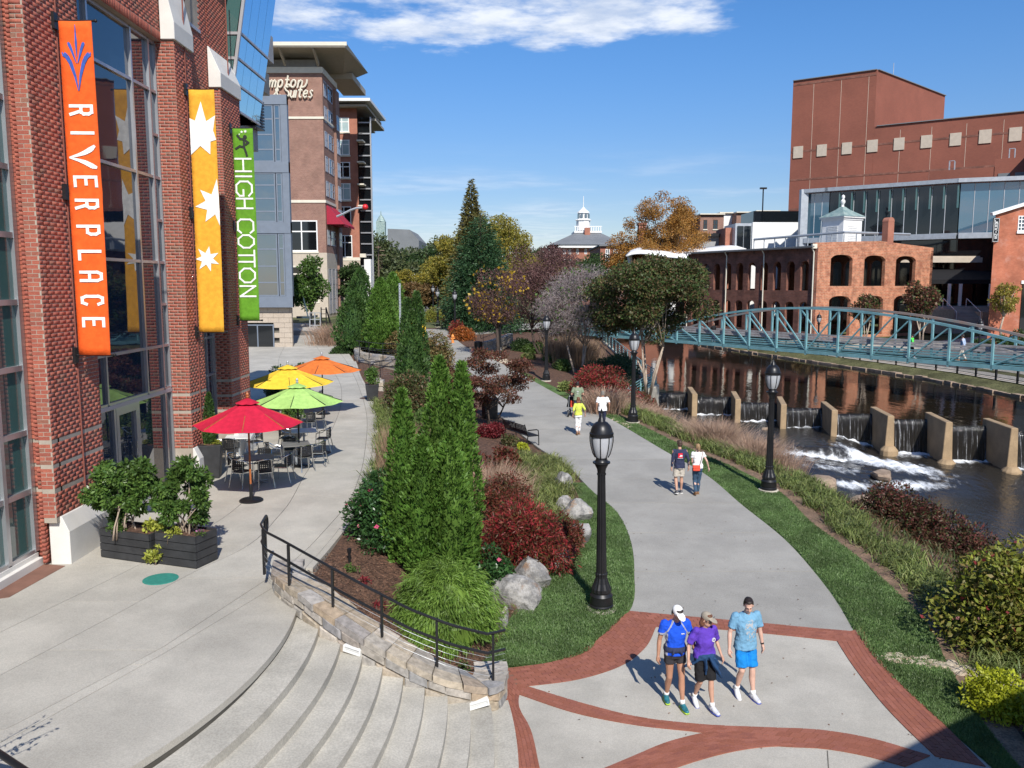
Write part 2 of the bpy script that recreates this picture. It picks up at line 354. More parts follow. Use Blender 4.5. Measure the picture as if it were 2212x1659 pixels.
MT['teflon'] = mat('tent_fabric', (.80,.80,.80),.6,var=.03)
MT['skin'] = mat('skin', (.50,.285,.20),.55,var=.08,scale=6)
MT['skintan'] = mat('skin_tanned', (.40,.205,.13),.55,var=.08,scale=6)
MT['skinpale'] = mat('skin_pale', (.60,.37,.285),.55,var=.08,scale=6)
def cloth(n,c,var=.12): MT[n] = mat('cloth_' + n,c,.85,var=var,scale=7,bump=.35,bscale=11,spec=.25); return MT[n]
for n,c in dict(orange=(.78,.115,.018),gold=(.72,.36,.035),green=(.115,.29,.022),bannerwhite=(.82,.82,.80),logo=(.045,.11,.42),ink=(.03,.035,.03),
     red=(.50,.014,.045),yellow=(.78,.52,.045),lime=(.36,.57,.165),tangerine=(.66,.17,.035),
     royal=(.012,.085,.62),sidegrey=(.25,.25,.29),darkshort=(.035,.032,.036),purple=(.105,.045,.40),navyjacket=(.018,.055,.135),
     lightblue=(.16,.34,.50),brightblue=(.010,.22,.62),navy=(.030,.036,.075),khaki=(.56,.51,.44),whitecloth=(.80,.80,.80),
     denim=(.045,.085,.14),coral=(.75,.09,.05),citron=(.56,.62,.10),sage=(.21,.26,.17),neon=(.10,.68,.10),paleblue=(.38,.47,.64),
     blackcloth=(.015,.015,.017),captan=(.33,.29,.235),sock=(.8,.8,.8),awning=(.34,.025,.05),patch=(.68,.02,.05)).items(): cloth(n,c)
MT['hairbrown'] = mat('hair_brown', (.055,.032,.022),.6,var=.3,scale=20)
MT['hairdark'] = mat('hair_dark', (.022,.014,.011),.55,var=.3,scale=20)
MT['hairred'] = mat('hair_auburn', (.15,.06,.03),.6,var=.3,scale=20)
MT['hairblond'] = mat('hair_blond', (.27,.17,.085),.6,var=.3,scale=20)
MT['hairgrey'] = mat('hair_grey', (.2,.18,.16),.6,var=.3,scale=20)
MT['shoewhite'] = mat('shoe_white', (.68,.68,.70),.5,var=.12,scale=18,col2=(.62,.64,.72))
MT['shoeteal'] = mat('shoe_teal', (.02,.15,.19),.5,var=.3,scale=18)
MT['solelime'] = mat('sole_lime', (.42,.62,.04),.5)
MT['soleblue'] = mat('sole_blue', (.07,.10,.42),.5)
MT['shoegrey'] = mat('shoe_grey', (.12,.12,.13),.6)
MT['shoebrown'] = mat('shoe_brown', (.22,.11,.05),.6)
MT['wood'] = mat('varnished_wood', (.36,.115,.035),.4,var=.2,scale=9)
MT['tabletop'] = mat('table_top', (.17,.165,.16),.45,var=.08)
MT['tablewhite'] = mat('table_white', (.70,.70,.68),.4,var=.04)
MT['lampglass'] = mat('frosted_glass', (.44,.45,.47),.2,var=.06,spec=.8)
MT['hydrant'] = mat('hydrant_paint', (.70,.26,.06),.5,var=.12)
MT['pebble'] = islandmat('pebble', [(.42,.34,.24),(.50,.43,.33),(.34,.26,.18)],.85)
MT['manhole'] = mat('green_cover', (.035,.225,.18),.6,var=.12,scale=12)
MT['manholebrown'] = mat('iron_cover', (.10,.06,.045),.7,var=.2)
MT['signyellow'] = mat('sign_yellow', (.78,.50,.02),.5)
MT['galv'] = mat('galvanised', (.40,.43,.46),.45,.4,var=.1)
MT['carwhite'] = mat('car_white', (.72,.73,.75),.25,var=.03)
MT['cardark'] = mat('car_dark', (.05,.05,.06),.25,var=.1)
MT['carred'] = mat('car_maroon', (.2,.02,.025),.25,var=.1)
MT['redball'] = mat('red_ball', (.60,.02,.025),.35)
# leaves
LF = {}
def lm(k, *cols, **kw): LF[k] = leafmat('leaf_' + k,cols, **kw)
lm('thuja', (.065,.15,.022),(.095,.195,.03),(.13,.23,.04),(.08,.165,.026))
lm('thuja_dark', (.04,.095,.022),(.06,.125,.03),(.085,.15,.036))
lm('thread', (.10,.19,.03),(.145,.25,.04),(.19,.30,.055),(.12,.21,.034))
lm('camellia', (0.021,0.057,0.018),(0.033,0.083,0.024),(0.048,0.108,0.030),rough=.28,trans=.12)
lm('pink', (.62,.07,.17),(.70,.14,.24))
lm('nandina', (.22,.02,.025),(.36,.03,.04),(.10,.03,.02),(.10,.09,.025),(.44,.04,.05),(.12,.04,.03),(.08,.085,.025),(.33,.03,.04),(.11,.07,.03),(.28,.03,.03))
lm('nandina_dull', (0.125,0.037,0.027),(0.188,0.044,0.031),(0.075,0.069,0.025),(0.100,0.056,0.025),(0.250,0.037,0.037))
lm('liriope', (.16,.21,.05),(.22,.26,.08),(.28,.29,.11),(.14,.18,.045))
lm('liriope2', (.13,.19,.045),(.19,.235,.07),(.25,.275,.10),(.15,.20,.05))
lm('tan', (.36,.25,.155),(.42,.30,.20),(.30,.20,.125),(.36,.23,.17))
lm('tanpink', (.44,.31,.22),(.50,.36,.265),(.38,.255,.18),(.46,.30,.22))
lm('maple', (0.140,0.049,0.039),(0.182,0.063,0.042),(0.119,0.056,0.035),(0.091,0.070,0.028),(0.210,0.070,0.049))
lm('photinia', (0.077,0.119,0.035),(0.112,0.154,0.042),(0.140,0.084,0.049),(0.070,0.105,0.035),(0.224,0.098,0.063))
lm('spruce', (.028,.072,.030),(.042,.098,.038),(.058,.118,.046))
lm('redwood', (0.130,0.124,0.039),(0.169,0.143,0.046),(0.111,0.111,0.033))
lm('yellowgreen', (0.195,0.195,0.033),(0.273,0.247,0.039),(0.338,0.260,0.046),(0.156,0.169,0.039))
lm('green', (0.063,0.119,0.028),(0.084,0.147,0.035),(0.112,0.168,0.042))
lm('darkgreen', (0.033,0.068,0.021),(0.048,0.090,0.027),(0.068,0.108,0.033))
lm('purple', (0.140,0.070,0.070),(0.182,0.091,0.084),(0.119,0.063,0.059),(0.210,0.126,0.105))
lm('greytwig', (.30,.25,.24),(.36,.30,.29),(.24,.20,.20))
lm('crape', (0.045,0.083,0.024),(0.068,0.112,0.030),(0.090,0.128,0.036),(0.150,0.098,0.045),(0.112,0.075,0.036),(0.053,0.090,0.027))
lm('amber', (.33,.15,.03),(.40,.20,.04),(.28,.13,.03),(.30,.19,.05))
lm('orangeleaf', (.36,.10,.025),(.42,.14,.03),(.30,.08,.02),(.14,.08,.02))
lm('yellow', (.50,.33,.03),(.42,.27,.03))
lm('bankred', (.10,.04,.035),(.13,.05,.04),(.07,.08,.03),(.06,.09,.03),(.19,.04,.04),(.09,.065,.035),(.12,.045,.04))
lm('euonymus', (0.156,0.192,0.024),(0.228,0.264,0.036),(0.288,0.288,0.048),(0.108,0.144,0.024),(0.264,0.228,0.060),(0.192,0.144,0.036))
lm('chartreuse', (.34,.38,.02),(.42,.44,.03),(.28,.33,.02))
lm('crimson', (.16,.018,.025),(.21,.03,.035),(.12,.015,.02))
lm('ficus', (0.049,0.105,0.025),(0.077,0.147,0.031),(0.119,0.196,0.042),(0.063,0.126,0.028),rough=.35)
lm('vine', (.30,.33,.05),(.38,.40,.07),(.24,.28,.04))
lm('juniper', (0.027,0.063,0.030),(0.042,0.087,0.038),(0.060,0.112,0.045))
lm('grass', (.10,.18,.055),(.135,.225,.07),(.165,.235,.095),(.115,.19,.06),trans=.35)
lm('brownhedge', (0.196,0.133,0.056),(0.252,0.161,0.070),(0.140,0.126,0.042),(0.119,0.140,0.042))
lm('far', (0.063,0.091,0.035),(0.084,0.112,0.042),(0.112,0.126,0.049),(0.070,0.098,0.042))
lm('farrust', (0.169,0.104,0.046),(0.221,0.130,0.052),(0.130,0.111,0.046))
def mask_cloth(name,c,c2,build):
 """cloth with a second colour where build(t,x,y,z) says so (object space: the cut of the garment)"""
 m,t,b = newmat(name); o = t.nodes.new('ShaderNodeTexCoord').outputs['Object']; sp = t.nodes.new('ShaderNodeSeparateXYZ'); t.links.new(o,sp.inputs[0])
 t.links.new(mixcol(t,build(t,o, *sp.outputs),c,c2),b.inputs['Base Color']); b.inputs['Roughness'].default_value = .85; b.inputs['Specular IOR Level'].default_value = .25
 bumpn(t,b,noise(o,11,5,.6,(1,2,3),t),.35); return m
def _raglan(t,o,x,y,z):
 ax = M('ABSOLUTE', x,t=t); d = M('ABSOLUTE', M('SUBTRACT', ax,M('MULTIPLY_ADD', M('SUBTRACT', 1.50,z,t=t),.62,.07,t=t),t=t),t=t)
 a = M('MULTIPLY', M('LESS_THAN', d,.012,t=t),M('GREATER_THAN', z,1.31,t=t),t=t); s_ = M('MULTIPLY', M('GREATER_THAN', ax,.155,t=t),M('LESS_THAN', z,1.31,t=t),t=t)
 return M('MAXIMUM', a,s_,t=t)
MT['royal'] = mask_cloth('cloth_royal_raglan', (.012,.085,.62),(.33,.34,.40),_raglan)
def _print(t,o,x,y,z):
 e = M('ADD', M('POWER', M('MULTIPLY', M('SUBTRACT', x,.03,t=t),9.0,t=t),2,t=t),M('POWER', M('MULTIPLY', M('SUBTRACT', z,1.25,t=t),5.0,t=t),2,t=t),t=t)
 n_ = noise(o,26,4,.7,(4,2,9),t); return M('MULTIPLY', M('MULTIPLY', M('GREATER_THAN', n_,.54,t=t),M('LESS_THAN', e,1.0,t=t),t=t),M('LESS_THAN', y,0,t=t),t=t)
MT['lightblue'] = mask_cloth('cloth_printed', (.16,.34,.50),(.40,.40,.40),_print)
def curve(pts):
 pts = sorted(pts); ys = [p[0] for p in pts]; xs = [p[1] for p in pts]
 return lambda y: float(np.interp(y,ys,xs))
def smooth_curve(pts):
 pts = sorted(pts); ys = np.array([p[0] for p in pts]); xs = np.array([p[1] for p in pts])
 m = np.gradient(xs,ys)
 def f(y):
  if y <= ys[0]: return float(xs[0] + (y - ys[0]) * m[0])
  if y >= ys[-1]: return float(xs[-1])
  i = int(np.searchsorted(ys,y) - 1); h = ys[i + 1] - ys[i]; t = (y - ys[i]) / h
  return float((2*t**3-3*t**2+1)*xs[i] + (t**3-2*t**2+t)*h*m[i] + (-2*t**3+3*t**2)*xs[i+1] + (t**3-t**2)*h*m[i+1])
 return f
XT = smooth_curve([(15.2,-4.25),(17.1,-4.12),(18.7,-4.06),(22.3,-4.21),(27.3,-4.72),(37.6,-6.42),(42.4,-7.42),(51,-9.47),(61.6,-11.9),(78,-16.9),(100,-24)])
XL = smooth_curve([(14.5,-.35),(14.8,-.18),(15.13,.84),(16.2,1.84),(17.4,2.53),(19.8,3.03),(22.7,3.29),(25,3.18),(26.9,2.72),(30.9,1.97),(33.2,1.17),(35.5,.55),(39.5,-.4),(48,-2.05),(55,-3.4),(62.4,-4.84),(71.5,-6.6),(80,-9.2),(88,-12)])
XR = smooth_curve([(4,7.35),(11.6,7.18),(13.9,7.0),(14.9,6.97),(16.3,7.1),(18,7.37),(19.8,7.51),(22,7.56),(25.6,7.25),(29,7.0),(32.9,6.17),(39.8,4.71),(45.3,3.2),(48.7,2.45),(57.2,.61),(63.2,-1.1),(72,-3.9),(80,-5.6),(88,-7)])
XB = curve([(15.0,-.6),(16,-.3),(17.6,.05),(20,.95),(21.5,1.6),(24.3,1.8),(26.5,2.2),(28,2.1),(31,1.7),(33,.9),(36,.1),(40,-.6),(62,-5.1),(90,-12.5)])
XLO = smooth_curve([(4,7.45),(11.6,7.6),(12.7,7.75),(13.8,8.0),(15,8.3),(17,8.87),(18.2,8.95),(21,9.02),(23.7,8.85),(27.1,8.95),(30,8.35),(34,7.1),(38.5,5.95),(44,4.3),(50,2.9),(57,1.2),(62,-.6),(90,-6.5)])
XBK = curve([(4,46),(10,40),(20,29),(25,23.5),(30,20.2),(33,18.4),(36,16.3),(40,13.3),(45,11.6),(52,10.7),(57,10.3),(60,9.9),(85,9.5),(95,11),(140,9),(230,6)])
XF = curve([(4,60),(20,45),(40,38),(57.5,36),(69.5,35),(78.3,32.8),(89,29.8),(102,26.5),(130,20),(230,9)])
ZEDGE = curve([(4,-3.3),(46,-3.3),(53,-2.6),(57,-.9),(60,-.1),(75,.6),(90,1.4),(230,1.8)])
def sst(t): t = min(1,max(0,t)); return t * t * (3 - 2 * t)
def zfar(x,y):
 d = x - XF(y)
 if d < 2.4: return -.75 + .5 * sst(d / 2.4)
 return -.25 + 2.55 * sst((d - 2.4) / 34) + (1.6 * sst((d - 30) / 30))
def hill(x,y):
 r = math.hypot(x - 10,y)
 return 9 * sst((r - 230) / 500) * (1 + .5 * math.sin(x * .006 + 1) * math.cos(y * .004)) if r > 230 else 0
def tz(x,y):
 if y > 230:
  return 3.0 + hill(x,y)
 if y < 14.6 and x < -.2: return -.5 if x > -40 else .5
 if y >= 14.6:
  xt = XT(min(y,100))
  if y < 100 and x < xt: return zt(y) - .35 + (hill(x,y) if x < -60 else 0)
  if y < 90:
   xb,xl = XB(y),XL(y)
   if x < xb: return zt(y) - .06 + (zp(y) + .03 - zt(y) + .06) * sst((x - xt) / max(.3,xb - xt))
   if x < xl: return zp(y) - .015
 xr,xlo,xbk,xf = XR(y),XLO(y),XBK(y),XF(y)
 if x < xr: return zp(y) - .05
 if x < xlo + 1.5: return zp(y) - .015
 if x < xbk:
  t = (x - xlo - 1.5) / max(.5,xbk - xlo - 1.5)
  e = ZEDGE(y)
  return zp(y) + (e - zp(y)) * (min(1,t * 1.55) ** .95 if y < 50 else sst(t))
 if x < xf: return -4.6
 return zfar(x,y) + hill(x,y)
def grid(a): return np.concatenate([np.arange(p,q,s) for p,q,s in a])
gx = grid([(-1500,-200,100),(-200,-60,14),(-60,-18,2.5),(-18,-7,.8),(-7,13,.28),(13,42,.5),(42,80,2),(80,240,14),(240,1800,120)])
gy = grid([(-90,2,10),(2,11,1.5),(11,36,.28),(36,66,.5),(66,112,1),(112,235,6),(235,600,30),(600,2900,230)])
V = np.array([(x,y,tz(x,y)) for y in gy for x in gx]); nx = len(gx)
ii,jj = np.meshgrid(np.arange(len(gy) - 1),np.arange(nx - 1),indexing='ij'); a = (ii * nx + jj).ravel()
F = np.stack([a,a + 1,a + nx + 1,a + nx],1)
cx = V[F].mean(1); mi = np.zeros(len(F),int)
far = (cx[:, 1] > 92) | (cx[:, 0] < -60) | (cx[:, 0] > np.array([XF(min(230,max(4,y))) for y in cx[:, 1]]))
mi[far] = 1
kind(np_obj('ground', V,F,[MT['mulch'],MT['ground']],mi=mi,smooth=1))
ns = 64
def sheet(name,fa,fb,y0,y1,m,off=.0,n=80,zf=None,nx_=5):
 """ground sheet between two x(y) lines,following the terrain profile"""
 zf = zf or (lambda x,y: zp(y)); vs = []; fs = []
 for i in range(n + 1):
  y = y0 + (y1 - y0) * i / n; A,B = fa(y),fb(y)
  for j in range(nx_ + 1):
   x = A + (B - A) * j / nx_; vs.append((x,y,zf(x,y) + off))
 k = nx_ + 1
 for i in range(n):
  for j in range(nx_): fs.append((i * k + j,i * k + j + 1,(i + 1) * k + j + 1,(i + 1) * k + j))
 return np_obj(name,vs,fs,m,smooth=1)
# lawns
kind(sheet('lawn', XB,XL,14.85,28.2,MT['lawn'],.012,70))
kind(sheet('lawn', XR,XLO,11.2,47,MT['lawn'],.012,140))
kind(sheet('lawn', XR,XLO,47.5,58,MT['lawn'],.012,40))
kind(sheet('soil_strip', XLO,lambda y: XLO(y) + .45,11.2,50,MT['dirt'],.016,140))
# ---------------------------------------------------------------- riverside path in poured bays
pth = kind(sheet('path', lambda y: XL(y) - .02,XR,17.0,88,MT['joint'],.0,150))
ys = [17.0];
while ys[-1] < 86: ys.append(ys[-1] + (2.9 if ys[-1] < 45 else 3.6))
for a,b in zip(ys[:-1],ys[1:]):
 s = MB(); n = 7; A = []; B = []
 for i in range(n + 1):
  y = a + .016 + (b - a - .032) * i / n; A.append((XL(y),y)); B.append((XR(y),y))
 if a < 17.1: A[0] = (2.56,17.40); B[0] = (7.12,16.40); A[1:] = [(XL(y),y) for y in np.linspace(17.45,b - .012,n)]; B[1:] = [(XR(y),y) for y in np.linspace(16.6,b - .012,n)]
 s.prism(A + B[::-1],lambda x,y: zp(y) - .08,lambda x,y: zp(y) + .015 + .02 * sst((y - 17) / 6))
 s.build('concrete_slab', MT['path'],pth)
# ---------------------------------------------------------------- plaza with brick bands
def V2(L): return [tuple(Pz(u,v,0)[:2]) for u,v in L]
plz = MB()
edge = [(XR(y),y) for y in np.linspace(4,16.9,40)]
lft = V2([(1361,1322),(1300,1375),(1200,1430),(1085,1447)])
plz.prism(edge + [(2.6,17.05)] + lft + [(-.5,14.9),(-1.2,13.5),(-1.2,4)],-.1,.012)
plaza = kind(plz.build('plaza', MT['concrete']))
def resample(P,n):
 P = np.array(P,float); d = np.r_[0,np.cumsum(np.linalg.norm(np.diff(P,axis=0),axis=1))]
 # smooth by Catmull-Rom through the points
 t = np.linspace(0,d[-1],n); out_ = []
 mm = np.gradient(P,d,axis=0)
 for q in t:
  i = min(len(d) - 2,int(np.searchsorted(d,q, 'right') - 1)); h = d[i + 1] - d[i]; s = (q - d[i]) / h
  out_.append((2*s**3-3*s**2+1)*P[i] + (s**3-2*s**2+s)*h*mm[i] + (-2*s**3+3*s**2)*P[i+1] + (s**3-s**2)*h*mm[i+1])
 return np.array(out_)
bands = [
 # (outer edge, inner edge) read along the band
 ([(1085,1447),(1200,1430),(1300,1375),(1340,1335),(1361,1322)],[(1118,1487),(1256,1468),(1346,1438),(1391,1404),(1420,1350)]),
 ([(1358,1321.5),(1500,1334.5),(1640,1347),(1770,1359.6),(1869,1367.5)],[(1395,1356),(1500,1357.8),(1620,1367),(1720,1377),(1830,1389)]),
 ([(1862,1358),(1894,1417),(1935,1466),(1978,1509),(2055,1583),(2130,1659)],[(1801,1376),(1840,1437),(1872,1480),(1912,1529),(1953,1572),(2020,1636)]),
 ([(1118,1478),(1256,1520.6),(1376,1550.7),(1526,1568),(1659,1574),(1769,1579),(1879,1597),(2010,1635)],[(1108,1498),(1256,1546),(1376,1569),(1523,1586),(1676,1614),(1788,1621),(1879,1638),(1955,1659)]),
 ([(1600,1577),(1520,1586),(1436,1607.7),(1370,1635),(1290,1669)],[(1720,1613),(1640,1617),(1556.6,1632),(1500,1648),(1430,1672)]),
 ([(1087,1450),(1084,1490),(1090,1540),(1108,1597),(1119,1662)],[(1128,1487),(1121,1508),(1121,1527),(1145,1575),(1166,1662)])]
base = MB(); cand = []
for bi,(o_,i_) in enumerate(bands):
 A = resample(V2(o_),60); B = resample(V2(i_),60)
 base.strip([(p[0],p[1],.0165 + bi * .0012) for p in A],[(p[0],p[1],.0165 + bi * .0012) for p in B])
 L = np.linalg.norm(np.diff((A + B) / 2,axis=0),axis=1).sum(); nb = int(L / .2); A = resample(V2(o_),nb * 2 + 1); B = resample(V2(i_),nb * 2 + 1)
 wmax = np.linalg.norm(A - B,axis=1).max(); rows = max(2,int(round(np.median(np.linalg.norm(A - B,axis=1)) / .102)))
 for r in range(rows):
  for k in range(nb):
   i0 = k * 2 + (r % 2); i1 = min(i0 + 2,nb * 2)
   if i1 <= i0: continue
   f0,f1 = r / rows,(r + 1) / rows
   q = [A[i0] + (B[i0] - A[i0]) * f0,A[i1] + (B[i1] - A[i1]) * f0,A[i1] + (B[i1] - A[i1]) * f1,A[i0] + (B[i0] - A[i0]) * f1]
   c = sum(q) / 4; q = [c + (p - c) * np.array([.94,.94]) for p in q]
   cand.append((c,q,bi))
pav = kind(base.build('brick_paving', MT['paver_joint']))
cand.sort(key=lambda t: t[0][1] ** 2 + t[0][0] ** 2 - 400 * (t[0][1] < 11.7))
vis = [c for c in cand if c[0][1] > 11.7]; rest = [c for c in cand if c[0][1] <= 11.7] + vis[300:]
for c,q,bi in vis[:300]:
 MB().prism([tuple(p) for p in q],.008,.0235 + bi * .0012 + random.random() * .003).build('brick', MT['paver'],pav)
s = MB()
for c,q,bi in rest: s.prism([tuple(p) for p in q],.008,.0235 + bi * .0012 + random.random() * .003)
kind(s.build('brick', MT['paver'],pav), 'stuff')
s = MB(); p = [Pz(1787,1623,0),Pz(1790,1668,0)]; s.bar((p[0].x,p[0].y,.011),(p[1].x,p[1].y,.011),.018,.006); s.build('joint', MT['joint'],plaza)
# ---------------------------------------------------------------- curved steps
NST = 11; RISE = 1.5 / NST
def arc(i,n=46):
 Rr = 8.3 + i * .5; cx_ = [-3.69,-3.24,-2.83,-2.44,-2.09,-1.74,-1.38,-1.0,-.63,-.26,.1][i] - Rr; cy_ = 12.6 - .13 * i
 y1 = [14.05,13.7,13.4,13.2,13.05,12.95,12.88,12.88,12.95,13.1,13.3][i] + .12; y0 = 4.0
 return [(cx_ + math.sqrt(max(0,Rr * Rr - (y - cy_) ** 2)),y) for y in np.linspace(y0,y1,n)]
steps = kind(MB().box(-9,4,-.45,-4.9,13.5,-.2).build('steps', MT['joint']))
for i in range(NST):
 top = 1.5 - i * RISE
 if i == 0: continue
 a_ = arc(i); b_ = arc(i - 1)
 b2 = [(x - .05,y) for x,y in b_]
 st = MB().prism(a_ + b2[::-1],-.3,top); st.build('step', MT['concrete_step'],steps)
# ---------------------------------------------------------------- terrace, poured in curved bays
J5 = smooth_curve([(p.y,p.x) for p in (Pz(u,v,1.5) for u,v in [(640,1206),(659,1190),(700,1147),(749,1090),(776,1030),(790,960),(793,911),(776,838)])] + [(61.6,-12.5),(78,-17.5)])
J3 = smooth_curve([(p.y,p.x) for p in (Pz(u,v,1.5) for u,v in [(0,1459),(233,1336),(460,1216),(502,1197),(606,1110),(656,1030),(700,960),(735,880),(737,838)])] + [(61.6,-14.0),(78,-19)])
J4 = smooth_curve([(p.y,p.x) for p in (Pz(u,v,1.5) for u,v in [(0,1366),(333,1203),(480,1120),(560,1050),(610,980),(640,900)])] + [(60,-17),(78,-21)])
JA = curve([(p.y,p.x) for p in (Pz(u,v,1.5) for u,v in [(0,1580),(33,1565),(350,1399),(600,1236),(655,1190)])] + [(9,-12)])
JB = curve([(p.y,p.x) for p in (Pz(u,v,1.5) for u,v in [(0,1604),(33,1590),(360,1408),(600,1263),(655,1213)])] + [(9,-12)])
def XE(y):   # terrace edge: step nosing in front,then the wall,then the planted bank
 if y < 14.4: return -11.9 + math.sqrt(max(0,8.2 ** 2 - (y - 12.8) ** 2))
 if y < 15.2: return -4.15
 return XT(y)
ter = MB(); ye = np.concatenate([np.linspace(4,20,60),np.linspace(20.8,100,70)])
for a,b in zip(ye[:-1],ye[1:]): ter.prism([(-40,a),(XE(a) - .02,a),(XE(b) - .02,b),(-40,b)],lambda x,y: zt(y) - .5,lambda x,y: zt(y) - .014)
ter = kind(ter.build('terrace', MT['joint']))
def slabs(fa,fb,y0,y1,dy,m='concrete'):
 y = y0
 while y < y1 - .2:
  e = min(y1,y + dy); n = max(6,int((e - y) / .12)) if y < 17 else 6; A = []; B = []
  for i in range(n + 1):
   q = y + .009 + (e - y - .018) * i / n; xa,xb = fa(q) + .008,fb(q) - .008
   if xb - xa > .03: A.append((xa,q)); B.append((xb,q))
  if len(A) > 2: MB().prism(A + B[::-1],lambda x,y: zt(y) - .1,lambda x,y: zt(y)).build('concrete_slab', MT[m],ter)
  y = e
FXW = lambda y: -30.0 if y < 14.2 or y > 30 else -9.95
slabs(J5,XE,17,78,3.0)
slabs(lambda y: JB(y) if y < 16.4 else J5(y),XE,4.1,17.0,12.9)
slabs(lambda y: JA(y),lambda y: JB(y),4.1,16.4,2.6)
slabs(lambda y: J3(y),lambda y: JA(y) if y < 16.4 else J5(y),9.2,78,3.2)
slabs(lambda y: J4(y),lambda y: J3(y),8,78,3.2)
slabs(FXW,lambda y: J4(y),8,78,4.2)
MB().prism([(-40,78),(-40,100)] + [(XE(y),y) for y in np.linspace(100,78,12)],lambda x,y: zt(y) - .1,lambda x,y: zt(y)).build('concrete_slab', MT['concrete'],ter)
# brick apron under the left window bay, and raised kerb edge of the terrace
MB().prism([(-12,13.2),(-9.22,14.6),(-9.15,15.6),(-9.1,16.3),(-10,16.5),(-12,16.5)],1.4,1.508).build('brick_apron', MT['paver_joint'],ter)
s = MB()
for y in np.arange(16.2,60,1.2):
 e = min(y + 1.2,60); s.prism([(XT(y) - .0,y),(XT(y) + .14,y),(XT(e) + .14,e),(XT(e),e)],lambda x,y: zt(y) - .6,lambda x,y: zt(y) - .003)
s.build('kerb', MT['concrete'],ter)
# manhole covers
for (u,v,r,m,lb) in ((347,1251,.33, 'manhole', 'round green cover set in the terrace near the planters'),(795,860,.42, 'manholebrown', 'brown iron cover at the terrace edge by the short stone pier'),
       (688,978,.42, 'manholebrown', 'rusty iron cover in the shade right of the green parasol'),(640,815,.4, 'manholebrown', 'iron cover beyond the yellow parasol')):
 p = Pz(u,v,1.5) if True else 0
 o = MB().lathe([(r,-.02),(r,.006),(r - .02,.012)],28).build('manhole_cover', MT[m],world=0); o.location = (p.x,p.y,1.5); tag(o,lb, 'manhole cover', 'covers in the terrace')
